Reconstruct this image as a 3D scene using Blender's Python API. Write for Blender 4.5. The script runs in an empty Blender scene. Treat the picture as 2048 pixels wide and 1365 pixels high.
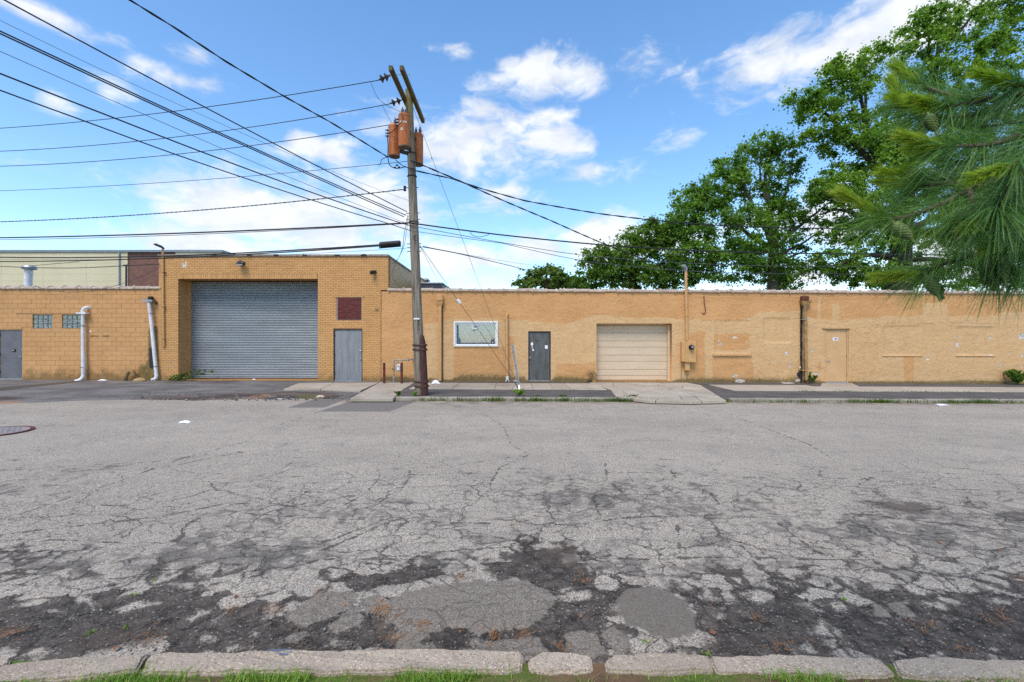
import bpy, bmesh, math, random
import numpy as np
from mathutils import Vector, Matrix, Euler

R = math.radians
scene = bpy.context.scene
COL = scene.collection

# ------------------------------------------------------------------ camera
H = 1.81                      # eye height above the road (m)
F = 910.2                     # focal length in pixels of a 2048 px wide picture (16 mm)
cam_data = bpy.data.cameras.new('camera')
cam_data.lens = 16.0
cam_data.sensor_width = 36.0
cam_data.clip_end = 3000.0
cam_data.clip_start = 0.05
cam_data.dof.use_dof = True
cam_data.dof.focus_distance = 15.0
cam_data.dof.aperture_fstop = 4.0
cam = bpy.data.objects.new('camera', cam_data)
cam.location = (0, 0, H)
cam.rotation_euler = (R(90), 0, 0)
COL.objects.link(cam)
scene.camera = cam

# ------------------------------------------------------------------ light
SUN_EL, SUN_AZ = R(57), R(203)      # azimuth clockwise from +Y (the view direction): behind the camera, a little left
EXPOSURE = 1.18
scene.view_settings.view_transform = 'Standard'
scene.view_settings.look = 'None'
scene.view_settings.gamma = 1.0
scene.view_settings.exposure = EXPOSURE
scene.view_settings.use_curve_mapping = False
sun_data = bpy.data.lights.new('sun', 'SUN')
sun_data.energy = 1.5
sun_data.angle = R(26)
sun_data.color = (1.0, 0.905, 0.785)
sun = bpy.data.objects.new('sun', sun_data)
sdir = Vector((math.sin(SUN_AZ) * math.cos(SUN_EL), math.cos(SUN_AZ) * math.cos(SUN_EL), math.sin(SUN_EL)))
sun.rotation_euler = sdir.to_track_quat('Z', 'Y').to_euler()
sun.location = (-6, -4, 30)
COL.objects.link(sun)
scene.cycles.use_denoising = False
scene.cycles.use_adaptive_sampling = True
scene.cycles.adaptive_threshold = 0.01
scene.cycles.max_bounces = 8
scene.cycles.transparent_max_bounces = 8
scene.cycles.caustics_reflective = False
scene.cycles.caustics_refractive = False


# ------------------------------------------------------------------ node helper
class NT:
    def __init__(s, tree):
        s.t = tree
        s.n = tree.nodes
        s.n.clear()

    def node(s, kind, **kw):
        n = s.n.new(kind)
        for k, v in kw.items():
            setattr(n, k, v)
        return n

    def put(s, n, key, v):
        if v is None:
            return
        if isinstance(v, bpy.types.NodeSocket):
            s.t.links.new(v, n.inputs[key])
        else:
            i = n.inputs[key]
            if i.type == 'RGBA' and len(v) == 3:
                v = (*v, 1)
            i.default_value = v

    def math(s, op, a, b=None, c=None, clamp=False):
        n = s.node('ShaderNodeMath', operation=op, use_clamp=clamp)
        s.put(n, 0, a); s.put(n, 1, b); s.put(n, 2, c)
        return n.outputs[0]

    def vmath(s, op, a, b=None):
        n = s.node('ShaderNodeVectorMath', operation=op)
        s.put(n, 0, a); s.put(n, 1, b)
        return n.outputs[0]

    def ramp(s, v, lo, hi, a=0.0, b=1.0, smooth=True):
        n = s.node('ShaderNodeMapRange', interpolation_type='SMOOTHSTEP' if smooth else 'LINEAR', clamp=True)
        s.put(n, 0, v); s.put(n, 1, lo); s.put(n, 2, hi); s.put(n, 3, a); s.put(n, 4, b)
        return n.outputs[0]

    def mix(s, f, a, b, mode='MIX'):
        n = s.node('ShaderNodeMix', data_type='RGBA', blend_type=mode)
        s.put(n, 0, f); s.put(n, 6, a); s.put(n, 7, b)
        return n.outputs[2]

    def noise(s, vec, scale, detail=4, rough=0.55, dist=0.0, out=0):
        n = s.node('ShaderNodeTexNoise')
        s.put(n, 'Vector', vec); s.put(n, 'Scale', scale); s.put(n, 'Detail', detail)
        s.put(n, 'Roughness', rough); s.put(n, 'Distortion', dist)
        return n.outputs[out]

    def voronoi(s, vec, scale, feature='F1', out='Distance', rnd=1.0):
        n = s.node('ShaderNodeTexVoronoi', feature=feature)
        s.put(n, 'Vector', vec); s.put(n, 'Scale', scale); s.put(n, 'Randomness', rnd)
        return n.outputs[out]

    def pos(s):
        return s.node('ShaderNodeNewGeometry').outputs['Position']

    def island(s):
        return s.node('ShaderNodeNewGeometry').outputs['Random Per Island']

    def objrand(s):
        return s.node('ShaderNodeObjectInfo').outputs['Random']

    def attr(s, name):
        return s.node('ShaderNodeAttribute', attribute_name=name).outputs['Fac']

    def sep(s, v):
        n = s.node('ShaderNodeSeparateXYZ'); s.put(n, 0, v)
        return n.outputs

    def comb(s, x, y, z):
        n = s.node('ShaderNodeCombineXYZ')
        s.put(n, 0, x); s.put(n, 1, y); s.put(n, 2, z)
        return n.outputs[0]

    def scale(s, v, k):
        return s.vmath('MULTIPLY', v, k)

    def bump(s, h, strength=0.5, dist=0.02):
        n = s.node('ShaderNodeBump')
        s.put(n, 'Height', h); s.put(n, 'Strength', strength); s.put(n, 'Distance', dist)
        return n.outputs[0]

    def rect(s, a, b, a0, a1, b0, b1, soft=0.08):
        """mask that is 1 inside a rectangle in the coordinates a, b"""
        m = s.ramp(a, a0 - soft, a0 + soft)
        m = s.math('MULTIPLY', m, s.ramp(a, a1 - soft, a1 + soft, 1, 0))
        m = s.math('MULTIPLY', m, s.ramp(b, b0 - soft, b0 + soft))
        return s.math('MULTIPLY', m, s.ramp(b, b1 - soft, b1 + soft, 1, 0))

    def principled(s, color, rough=0.8, normal=None, metal=0.0, spec=0.3, **kw):
        n = s.node('ShaderNodeBsdfPrincipled')
        s.put(n, 'Base Color', color); s.put(n, 'Roughness', rough)
        s.put(n, 'Metallic', metal); s.put(n, 'Specular IOR Level', spec)
        if normal is not None:
            s.put(n, 'Normal', normal)
        for k, v in kw.items():
            s.put(n, k, v)
        return n.outputs[0]

    def out(s, sh):
        n = s.node('ShaderNodeOutputMaterial')
        s.t.links.new(sh, n.inputs[0])


def new_mat(name):
    m = bpy.data.materials.new(name)
    m.use_nodes = True
    return m, NT(m.node_tree)


# ------------------------------------------------------------------ sky
world = bpy.data.worlds.new('World')
scene.world = world
world.use_nodes = True
world.cycles.sampling_method = 'MANUAL'
world.cycles.sample_map_resolution = 256
wt = NT(world.node_tree)
sky = wt.node('ShaderNodeTexSky', sky_type='NISHITA')
sky.sun_disc = False
sky.sun_elevation = SUN_EL
sky.sun_rotation = SUN_AZ
sky.altitude = 50
sky.air_density = 1.0
sky.dust_density = 0.35
sky.ozone_density = 1.2
wdir = wt.vmath('NORMALIZE', wt.node('ShaderNodeTexCoord').outputs['Generated'])
wx, wy, wz = wt.sep(wdir)
az = wt.math('ARCTAN2', wx, wy)
el = wt.math('ARCSINE', wz)
# clouds: soft banks in the sky, given by azimuth, elevation and size, broken up by noise
wv = wt.comb(wt.math('MULTIPLY', az, 1.0), wt.math('MULTIPLY', el, 1.9), 0.0)
warp = wt.noise(wv, 5.0, 3, 0.6, out=1)
warped = wt.vmath('ADD', wv, wt.scale(wt.vmath('SUBTRACT', warp, (0.5, 0.5, 0.5)), (0.16, 0.12, 0)))
fb = wt.noise(warped, 7.5, 7, 0.60)
fb2 = wt.noise(warped, 2.6, 6, 0.55)


def sky_angle(px, py):
    a = math.atan((px - 1024) / F)
    return a, math.atan((682.5 - py) / F * math.cos(a))


BANKS = [  # px, py, half width, half height, strength
    (1130, 150, 190, 52, 1.0), (925, 103, 45, 20, .75), (960, 290, 200, 75, 1.0), (1115, 236, 75, 26, .85), (1100, 275, 110, 50, .85),
    (640, 297, 110, 36, .95), (560, 430, 300, 90, 1.18), (760, 395, 150, 70, 1.0), (400, 492, 230, 44, 1.15), (650, 480, 200, 44, 1.05), (1372, 277, 66, 24, .7),
    (1185, 348, 85, 24, .8), (1010, 395, 80, 30, .8), (1650, 110, 270, 70, 1.2), (1840, 30, 240, 75, 1.4), (1560, 135, 160, 45, .95),
    (1250, 480, 210, 55, 1.3), (1080, 500, 130, 42, .95), (930, 520, 170, 50, .95), (1650, 440, 150, 80, 1.0), (1640, 560, 160, 60, .8), (1960, 520, 260, 90, .9),
    (70, 20, 140, 30, .9), (355, 160, 85, 24, .75), (110, 198, 70, 30, .72), (215, 185, 50, 26, .6), (395, 105, 48, 26, .62),
    (290, 395, 90, 18, .35), (860, 215, 90, 14, .35), (560, 385, 120, 24, .4), (60, 330, 200, 20, .3), (700, 350, 90, 24, .6)]
ae = wt.comb(az, el, 0.0)
best = None
for (px, py, rw, rh, st) in BANKS:
    a0, e0 = sky_angle(px, py)
    a1, _ = sky_angle(px + rw, py)
    am, _ = sky_angle(px - rw, py)
    _, e1 = sky_angle(px, py - rh)
    _, em = sky_angle(px, py + rh)
    ra, re = (a1 - am) / 2, (e1 - em) / 2
    off = wt.scale(wt.vmath('SUBTRACT', ae, (a0, e0, 0)), (1 / ra, 1 / re, 0))
    ln = wt.node('ShaderNodeVectorMath', operation='LENGTH'); wt.put(ln, 0, off)
    v = wt.math('MULTIPLY_ADD', ln.outputs['Value'], -st, 1.25 * st)
    best = v if best is None else wt.math('MAXIMUM', best, v)
inside = wt.math('ADD', wt.math('MULTIPLY', best, 0.62), wt.math('MULTIPLY', wt.math('SUBTRACT', fb, 0.5), 2.15))
# the same kind of broken cloud goes on all round
beyond = wt.math('ADD', wt.math('MULTIPLY', wt.math('SUBTRACT', fb2, 0.52), 3.4), wt.math('MULTIPLY', wt.math('SUBTRACT', fb, 0.5), 1.5))
infr = wt.math('MULTIPLY', wt.ramp(wt.math('ABSOLUTE', az), R(52), R(66), 1, 0), wt.ramp(el, R(38), R(48), 1, 0))
field = wt.math('ADD', wt.math('MULTIPLY', inside, infr), wt.math('MULTIPLY', beyond, wt.math('SUBTRACT', 1.0, infr)))
cover = wt.ramp(field, 0.04, 0.64)
thick = wt.ramp(field, 0.45, 1.05)
shade = wt.noise(wt.vmath('ADD', warped, (0.0, 0.05, 0)), 9.0, 4, 0.6)
CLOUD_W = (5.6, 5.7, 5.85)
CLOUD_G = (4.4, 4.65, 5.1)
ccol = wt.mix(wt.ramp(shade, 0.38, 0.6), CLOUD_G, CLOUD_W)
ccol = wt.mix(wt.math('MULTIPLY', thick, 0.55), ccol, CLOUD_W)
hs = wt.node('ShaderNodeHueSaturation')
wt.put(hs, 'Hue', 0.498); wt.put(hs, 'Saturation', 1.19); wt.put(hs, 'Value', 1.47); wt.put(hs, 'Color', sky.outputs[0])
skyc = hs.outputs[0]
cm = wt.math('MULTIPLY', cover, wt.ramp(el, R(-1), R(2)))
full = wt.mix(wt.math('MULTIPLY', cm, 0.93), skyc, ccol)
bg = wt.node('ShaderNodeBackground')
wt.put(bg, 0, full)
bg.inputs[1].default_value = 0.083
wo = wt.node('ShaderNodeOutputWorld')
wt.t.links.new(bg.outputs[0], wo.inputs[0])


# ------------------------------------------------------------------ measuring: picture position -> place
W = 19.1                     # distance of the long facade
S = W / F                    # metres per photo pixel on the facade plane


def P(px, py, y):
    return Vector(((px - 1024) / F * y, y, H + (682.5 - py) / F * y))


def slope(x):                # the street falls gently to the right
    return -0.0045 * max(-45.0, min(45.0, x))


def G(px, py, z=0.0):        # ground point at height z above the sloping street
    y = 12.0
    for _ in range(6):
        x = (px - 1024) / F * y
        y = F * (H - z - slope(x)) / (py - 682.5)
    return Vector(((px - 1024) / F * y, y, z + slope((px - 1024) / F * y)))


def wx_(px):
    return (px - 1024) * S


def wz_(py):
    return H + (682.5 - py) * S


# ------------------------------------------------------------------ numpy noise
def _hash(ix, iy, seed):
    h = (ix.astype(np.int64) * 374761393 + iy.astype(np.int64) * 668265263 + seed * 974634533) & 0xFFFFFFFF
    h = ((h ^ (h >> 13)) * 1274126177) & 0xFFFFFFFF
    return ((h ^ (h >> 16)) & 0xFFFF) / 65535.0


def vnoise(x, y, seed=0):
    x = np.asarray(x, float); y = np.asarray(y, float)
    ix, iy = np.floor(x), np.floor(y)
    fx, fy = x - ix, y - iy
    fx = fx * fx * (3 - 2 * fx); fy = fy * fy * (3 - 2 * fy)
    a = _hash(ix, iy, seed); b = _hash(ix + 1, iy, seed)
    c = _hash(ix, iy + 1, seed); d = _hash(ix + 1, iy + 1, seed)
    return a + (b - a) * fx + (c - a) * fy + (a - b - c + d) * fx * fy


def fbm(x, y, seed=0, octv=4):
    s, k, t = 0.0, 0.5, 0.0
    for i in range(octv):
        s = s + k * vnoise(np.asarray(x) * 2 ** i, np.asarray(y) * 2 ** i, seed + i * 17)
        t += k; k *= 0.5
    return s / t


def seg_dist(x, y, poly, closed=False):
    d = np.full(np.shape(x), 1e9)
    pts = list(poly) + ([poly[0]] if closed else [])
    for (ax, ay), (bx, by) in zip(pts[:-1], pts[1:]):
        vx, vy = bx - ax, by - ay
        t = np.clip(((x - ax) * vx + (y - ay) * vy) / (vx * vx + vy * vy + 1e-12), 0, 1)
        d = np.minimum(d, np.hypot(x - ax - t * vx, y - ay - t * vy))
    return d


def inside_poly(x, y, poly):
    r = np.zeros(np.shape(x), bool)
    n = len(poly)
    for i in range(n):
        ax, ay = poly[i]; bx, by = poly[(i + 1) % n]
        c = ((ay > y) != (by > y)) & (x < (bx - ax) * (y - ay) / (by - ay + 1e-12) + ax)
        r ^= c
    return r


def sdf(x, y, poly):         # positive inside
    d = seg_dist(x, y, poly, True)
    return np.where(inside_poly(x, y, poly), d, -d)


# ------------------------------------------------------------------ mesh helpers
ORIGIN = {}


def link(o, parent=None):
    COL.objects.link(o)
    if parent is not None:
        o.parent = parent
    return o


def tag(o, label=None, cat=None, group=None, kind=None):
    if label: o['label'] = label
    if cat: o['category'] = cat
    if group: o['group'] = group
    if kind: o['kind'] = kind
    return o


def thing(name, label, cat, loc=(0, 0, 0), group=None, kind=None):
    o = bpy.data.objects.new(name, None)
    o.empty_display_size = 0.2
    o.location = loc
    link(o)
    ORIGIN[o.name] = Vector(loc)
    return tag(o, label, cat, group, kind)


def np_mesh(name, verts, faces, smooth=False, attrs=None):
    """faces: (n,3) or (n,4) array"""
    me = bpy.data.meshes.new(name)
    verts = np.asarray(verts, np.float32); faces = np.asarray(faces, np.int32)
    n, k = faces.shape
    me.vertices.add(len(verts)); me.vertices.foreach_set('co', verts.ravel())
    me.loops.add(n * k); me.loops.foreach_set('vertex_index', faces.ravel())
    me.polygons.add(n)
    me.polygons.foreach_set('loop_start', np.arange(0, n * k, k, dtype=np.int32))
    me.polygons.foreach_set('loop_total', np.full(n, k, np.int32))
    if smooth:
        me.polygons.foreach_set('use_smooth', np.ones(n, bool))
    for an, av in (attrs or {}).items():
        a = me.attributes.new(an, 'FLOAT', 'POINT')
        a.data.foreach_set('value', np.asarray(av, np.float32).ravel())
    me.update(); me.validate()
    return me


def place(name, me, mat, parent=None, loc=None):
    """link mesh data given in world coordinates; loc = the origin of a top-level thing"""
    if mat is not None and not me.materials:
        me.materials.append(mat)
    o = bpy.data.objects.new(name, me)
    off = None
    if parent is not None:
        off = ORIGIN.get(parent.name, Vector())
    elif loc is not None:
        off = Vector(loc); o.location = off
    if off is not None and off.length > 0:
        me.transform(Matrix.Translation(-off))
    link(o, parent)
    ORIGIN[o.name] = off or Vector()
    return o


class MB:
    def __init__(s):
        s.v = []; s.f = []

    def quad(s, a, b, c, d):
        n = len(s.v); s.v += [tuple(a), tuple(b), tuple(c), tuple(d)]
        s.f.append((n, n + 1, n + 2, n + 3)); return s

    def face(s, pts):
        n = len(s.v); s.v += [tuple(p) for p in pts]
        s.f.append(tuple(range(n, n + len(pts)))); return s

    def box(s, x0, x1, y0, y1, z0, z1, m=None):
        n = len(s.v)
        c = [(x0, y0, z0), (x1, y0, z0), (x1, y1, z0), (x0, y1, z0), (x0, y0, z1), (x1, y0, z1), (x1, y1, z1), (x0, y1, z1)]
        if m is not None:
            c = [tuple(m @ Vector(p)) for p in c]
        s.v += c
        s.f += [tuple(n + i for i in q) for q in ((0, 3, 2, 1), (4, 5, 6, 7), (0, 1, 5, 4), (1, 2, 6, 5), (2, 3, 7, 6), (3, 0, 4, 7))]
        return s

    def bar(s, a, b, w, h, up=(0, 0, 1)):
        a, b = Vector(a), Vector(b)
        d = (b - a); L = d.length; d.normalize()
        u = Vector(up); x = d.cross(u)
        if x.length < 1e-4: x = d.cross(Vector((0, 1, 0)))
        x.normalize(); z = x.cross(d).normalized()
        m = Matrix((x, d, z)).transposed().to_4x4(); m.translation = a
        return s.box(-w / 2, w / 2, 0, L, -h / 2, h / 2, m)

    def tube(s, pts, r, n=8, cap=True, squash=1.0):
        pts = [Vector(p) for p in pts]
        rs = r if isinstance(r, (list, tuple)) else [r] * len(pts)
        prev = None; rings = []
        for i, p in enumerate(pts):
            a = pts[max(0, i - 1)]; b = pts[min(len(pts) - 1, i + 1)]
            d = (b - a).normalized()
            if prev is None:
                x = d.cross(Vector((0, 0, 1)))
                if x.length < 1e-3: x = d.cross(Vector((0, 1, 0)))
            else:
                x = prev - d * prev.dot(d)
            x.normalize(); prev = x
            y = d.cross(x)
            st = len(s.v)
            for k in range(n):
                t = 2 * math.pi * k / n
                s.v.append(tuple(p + rs[i] * (math.cos(t) * x + squash * math.sin(t) * y)))
            rings.append(st)
        for a, b in zip(rings[:-1], rings[1:]):
            for k in range(n):
                k2 = (k + 1) % n
                s.f.append((a + k, a + k2, b + k2, b + k))
        if cap:
            s.f.append(tuple(rings[0] + k for k in range(n))[::-1])
            s.f.append(tuple(rings[-1] + k for k in range(n)))
        return s

    def cyl(s, a, b, r, r2=None, n=16):
        return s.tube([a, b], [r, r if r2 is None else r2], n)

    def lathe(s, c, prof, n=20, axis=(0, 0, 1)):
        """prof: [(radius, distance along the axis)]"""
        ax = Vector(axis).normalized()
        x = ax.cross(Vector((0, 1, 0)))
        if x.length < 1e-3: x = Vector((1, 0, 0))
        x.normalize(); y = ax.cross(x); c = Vector(c)
        rings = []
        for (r, h) in prof:
            rings.append(len(s.v))
            for k in range(n):
                t = 2 * math.pi * k / n
                s.v.append(tuple(c + ax * h + r * (math.cos(t) * x + math.sin(t) * y)))
        for a, b in zip(rings[:-1], rings[1:]):
            for k in range(n):
                k2 = (k + 1) % n
                s.f.append((a + k, a + k2, b + k2, b + k))
        s.f.append(tuple(rings[0] + k for k in range(n))[::-1])
        s.f.append(tuple(rings[-1] + k for k in range(n)))
        return s

    def prism(s, prof, x0, x1):
        """profile of (y, z) swept along x"""
        n = len(prof); b = len(s.v)
        s.v += [(x0, p[0], p[1]) for p in prof] + [(x1, p[0], p[1]) for p in prof]
        for k in range(n):
            k2 = (k + 1) % n
            s.f.append((b + k, b + k2, b + n + k2, b + n + k))
        s.f.append(tuple(b + k for k in range(n))[::-1]); s.f.append(tuple(b + n + k for k in range(n)))
        return s

    def slab(s, poly, z0, z1):
        """flat polygon (x, y) extruded; z0, z1 numbers or functions of (x, y)"""
        n = len(poly); b = len(s.v)
        g = lambda z, p: z(*p) if callable(z) else z
        s.v += [(p[0], p[1], g(z0, p)) for p in poly] + [(p[0], p[1], g(z1, p)) for p in poly]
        for k in range(n):
            k2 = (k + 1) % n
            s.f.append((b + k, b + k2, b + n + k2, b + n + k))
        s.f.append(tuple(b + k for k in range(n))[::-1]); s.f.append(tuple(b + n + k for k in range(n)))
        return s

    def mesh(s, name='mesh', smooth=False, bevel=0.0, seg=1, fix=True):
        me = bpy.data.meshes.new(name)
        me.from_pydata(s.v, [], s.f)
        if fix or bevel:
            bm = bmesh.new(); bm.from_mesh(me)
            if bevel:
                ed = [e for e in bm.edges if len(e.link_faces) == 2 and e.calc_face_angle(0) > 0.5]
                bmesh.ops.bevel(bm, geom=ed, offset=bevel, segments=seg, affect='EDGES', clamp_overlap=True)
            bmesh.ops.recalc_face_normals(bm, faces=bm.faces)
            bm.to_mesh(me); bm.free()
        if smooth:
            me.polygons.foreach_set('use_smooth', np.ones(len(me.polygons), bool))
            try:
                me.set_sharp_from_angle(angle=R(38))
            except Exception:
                pass
        me.update()
        return me

    def build(s, name, mat, parent=None, loc=None, smooth=False, bevel=0.0, seg=1):
        return place(name, s.mesh(name, smooth, bevel, seg), mat, parent, loc)


def instance(name, me, loc, rot=(0, 0, 0), scale=(1, 1, 1), parent=None):
    """another object on shared mesh data, placed in world coordinates under an unrotated parent"""
    o = bpy.data.objects.new(name, me)
    off = ORIGIN.get(parent.name, Vector()) if parent is not None else Vector()
    o.location = Vector(loc) - off
    o.rotation_euler = rot; o.scale = scale
    link(o, parent)
    return o


# ------------------------------------------------------------------ materials
def simple(name, c1, c2=None, rough=0.7, metal=0.0, nscale=3.0, bumps=0.0, bscale=40.0, spec=0.3, isl=0.0, stretch=(1, 1, 1), rough_var=0.0):
    m, t = new_mat(name)
    p = t.scale(t.pos(), stretch)
    c2 = c2 or tuple(x * 0.8 for x in c1)
    col = t.mix(t.ramp(t.noise(p, nscale, 6, 0.6), 0.32, 0.68), c1, c2)
    if isl:
        v = t.math('ADD', 1 - isl / 2, t.math('MULTIPLY', t.island(), isl))
        col = t.mix(1.0, col, t.comb(v, v, v), 'MULTIPLY')
    nm = t.bump(t.noise(p, bscale, 4, 0.6), bumps, 0.01) if bumps else None
    rg = t.ramp(t.noise(p, nscale * 2.3, 4), 0.3, 0.7, rough - rough_var, rough + rough_var) if rough_var else rough
    t.out(t.principled(col, rg, nm, metal, spec))
    return m


YEL = (0.58, 0.311, 0.130)      # tan yellow wall paint
YEL2 = (0.515, 0.266, 0.104)
PALE = (0.60, 0.395, 0.205)     # paler repaint


def paint_wall_mat(name, mode):
    """painted masonry: tan paint, paler repainted areas, peeled spots, grime"""
    m, t = new_mat(name)
    p = t.pos()
    x, y, z = t.sep(p)
    n1 = t.noise(p, 0.9, 6, 0.6)
    n2 = t.noise(p, 7.0, 5, 0.6)
    n3 = t.noise(p, 45.0, 3, 0.6)
    st = t.noise(t.scale(p, (1.0, 1.0, 3.2)), 5.5, 7, 0.68, 0.6)         # trowel strokes
    col = t.mix(t.ramp(n1, 0.3, 0.7), YEL, YEL2)
    col = t.mix(t.ramp(n2, 0.35, 0.75, 0, 0.35), col, (0.60, 0.34, 0.14))
    hgt = t.math('MULTIPLY', n3, 0.25)
    if mode == 'stucco':
        pale = t.ramp(t.math('ADD', t.attr('pale'), t.math('MULTIPLY', t.math('SUBTRACT', n2, 0.5), 0.55)), 0.40, 0.60)
        pc = t.mix(t.ramp(t.noise(p, 2.2, 5), 0.3, 0.7), PALE, (0.58, 0.365, 0.175))
        col = t.mix(t.math('MULTIPLY', pale, 0.85), col, pc)
        hgt = t.math('ADD', t.math('MULTIPLY', st, 1.2), hgt)
        col = t.mix(t.ramp(st, 0.48, 0.34, 0, 0.42), col, (0.33, 0.165, 0.055))
        col = t.mix(t.ramp(st, 0.55, 0.70, 0, 0.32), col, (0.67, 0.42, 0.19))
        # hairline cracks
        cd = t.math('ADD', t.attr('crack'), t.math('MULTIPLY', t.math('SUBTRACT', t.noise(p, 11, 4), 0.5), 0.10))
        ck = t.ramp(t.math('ABSOLUTE', cd), 0.005, 0.016, 1, 0)
        col = t.mix(t.math('MULTIPLY', ck, 0.6), col, (0.12, 0.07, 0.03))
        # dark streaks and moss
        dk = t.ramp(t.math('ADD', t.attr('dirt'), t.math('MULTIPLY', t.math('SUBTRACT', t.noise(p, 9, 6, 0.65), 0.5), 1.0)), 0.38, 0.72)
        col = t.mix(t.math('MULTIPLY', dk, 0.85), col, t.mix(t.ramp(n2, 0.35, 0.65), (0.045, 0.040, 0.022), (0.11, 0.085, 0.035)))
        gl = t.ramp(t.attr('dirt'), 0.05, 0.6, 0, 0.35)
        col = t.mix(gl, col, (0.26, 0.17, 0.06))
        bl = t.ramp(t.math('ADD', t.attr('black'), t.math('MULTIPLY', t.math('SUBTRACT', n2, 0.5), 0.7)), 0.42, 0.56)
        col = t.mix(bl, col, (0.022, 0.020, 0.018))
        pw = t.ramp(t.math('ADD', t.attr('peel'), t.math('MULTIPLY', t.math('SUBTRACT', t.noise(p, 16, 4), 0.5), 0.09)), -0.006, 0.008)
        pcol = t.mix(t.ramp(t.noise(p, 14, 4), 0.42, 0.6), (0.66, 0.58, 0.49), (0.40, 0.34, 0.29))
        col = t.mix(pw, col, pcol)
        hgt = t.math('SUBTRACT', hgt, t.math('MULTIPLY', pw, 0.5))
    elif mode == 'block':
        v = t.math('ADD', 0.95, t.math('MULTIPLY', t.objrand(), 0.09))
        col = t.mix(1.0, col, t.comb(v, v, v), 'MULTIPLY')
        g = t.math('ADD', t.rect(x, z, wx_(296), wx_(316), 0.1, wz_(652), 0.16), t.math('MULTIPLY', t.rect(x, z, wx_(272), wx_(318), 0.1, wz_(728), 0.25), 0.8))
        gm = t.ramp(t.math('ADD', g, t.math('MULTIPLY', t.math('SUBTRACT', t.noise(p, 4, 6, 0.65), 0.5), 1.1)), 0.32, 0.70)
        col = t.mix(t.math('MULTIPLY', gm, 0.82), col, t.mix(t.ramp(n2, 0.4, 0.6), (0.07, 0.065, 0.02), (0.20, 0.14, 0.035)))
        b = t.rect(x, z, wx_(298), wx_(313), wz_(738), wz_(694), 0.10)
        bm_ = t.ramp(t.math('ADD', b, t.math('MULTIPLY', t.math('SUBTRACT', t.noise(p, 6, 5), 0.5), 0.9)), 0.5, 0.62)
        col = t.mix(bm_, col, (0.035, 0.032, 0.03))
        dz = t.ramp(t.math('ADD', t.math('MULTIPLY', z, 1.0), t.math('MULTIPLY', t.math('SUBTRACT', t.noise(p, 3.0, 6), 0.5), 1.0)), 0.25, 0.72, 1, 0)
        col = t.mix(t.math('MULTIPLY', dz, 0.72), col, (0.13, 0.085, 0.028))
    elif mode == 'brick':
        v = t.math('ADD', 0.86, t.math('MULTIPLY', t.island(), 0.24))
        col = t.mix(1.0, col, t.comb(v, v, v), 'MULTIPLY')
        col = t.mix(0.35, col, (0.60, 0.33, 0.115))
        so = t.math('MULTIPLY', t.rect(x, z, wx_(500), wx_(590), wz_(538), wz_(526), 0.2), t.ramp(t.noise(t.scale(p, (0.5, 1, 5)), 3, 5), 0.45, 0.6))
        col = t.mix(t.math('MULTIPLY', so, 0.5), col, (0.25, 0.12, 0.06))
        wb = t.math('MULTIPLY', t.rect(x, z, wx_(366), wx_(374), wz_(536), wz_(519), 0.05), t.ramp(t.noise(p, 7, 4), 0.44, 0.52))
        col = t.mix(wb, col, (0.66, 0.60, 0.52))
        pk = t.math('MULTIPLY', t.rect(x, z, wx_(338), wx_(392), wz_(748), wz_(718), 0.25), t.ramp(t.noise(p, 6.5, 5), 0.60, 0.64))
        col = t.mix(pk, col, (0.45, 0.38, 0.33))
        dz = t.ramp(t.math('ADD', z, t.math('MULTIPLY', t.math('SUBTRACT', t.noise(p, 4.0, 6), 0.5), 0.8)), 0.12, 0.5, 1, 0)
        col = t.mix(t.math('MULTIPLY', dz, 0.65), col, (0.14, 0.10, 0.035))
    t.out(t.principled(col, 0.72, t.bump(hgt, 0.8 if mode == 'stucco' else 0.35, 0.014), 0, 0.25))
    return m


M = {}
M['stucco'] = paint_wall_mat('painted_stucco', 'stucco')
M['block'] = paint_wall_mat('painted_block', 'block')
M['brick'] = paint_wall_mat('painted_brick', 'brick')
M['mortar'] = simple('painted_mortar', (0.42, 0.22, 0.08), (0.35, 0.18, 0.062), 0.85, bumps=0.3)
M['block_mortar'] = simple('painted_block_mortar', (0.53, 0.29, 0.118), (0.45, 0.24, 0.092), 0.85, bumps=0.3)
M['yellow_paint'] = simple('tan_painted_metal', (0.56, 0.325, 0.138), (0.50, 0.28, 0.112), 0.5, nscale=5, bumps=0.15, bscale=25)
M['tan_door'] = simple('tan_door_paint', (0.585, 0.365, 0.18), (0.545, 0.325, 0.15), 0.5, nscale=2.0, bumps=0.1, bscale=12)
M['dirty_yellow'] = simple('dirty_tan_painted_metal', (0.42, 0.245, 0.10), (0.22, 0.135, 0.06), 0.6, nscale=4, bumps=0.2, bscale=25)
M['cream_door'] = simple('cream_garage_paint', (0.605, 0.475, 0.33), (0.55, 0.425, 0.288), 0.5, nscale=2.0, stretch=(0.5, 1, 2.5))
M['red_brick'] = simple('red_brick', (0.155, 0.032, 0.026), (0.10, 0.022, 0.020), 0.85, nscale=9, bumps=0.4, isl=0.0)
M['grey_mortar'] = simple('grey_mortar', (0.42, 0.37, 0.34), (0.30, 0.26, 0.24), 0.9, nscale=12, bumps=0.5)
M['steel_slat'] = simple('galvanised_shutter', (0.275, 0.305, 0.325), (0.22, 0.245, 0.265), 0.45, 0.25, nscale=1.2, stretch=(0.4, 1, 3), rough_var=0.08)
M['steel_door'] = simple('brushed_grey_door', (0.27, 0.275, 0.285), (0.20, 0.203, 0.212), 0.42, 0.25, nscale=3.0, stretch=(3, 1, 0.35), bumps=0.1, rough_var=0.1)
M['grey_door'] = simple('grey_painted_door', (0.145, 0.145, 0.16), (0.115, 0.115, 0.125), 0.45, 0.0, nscale=3, rough_var=0.08)
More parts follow.
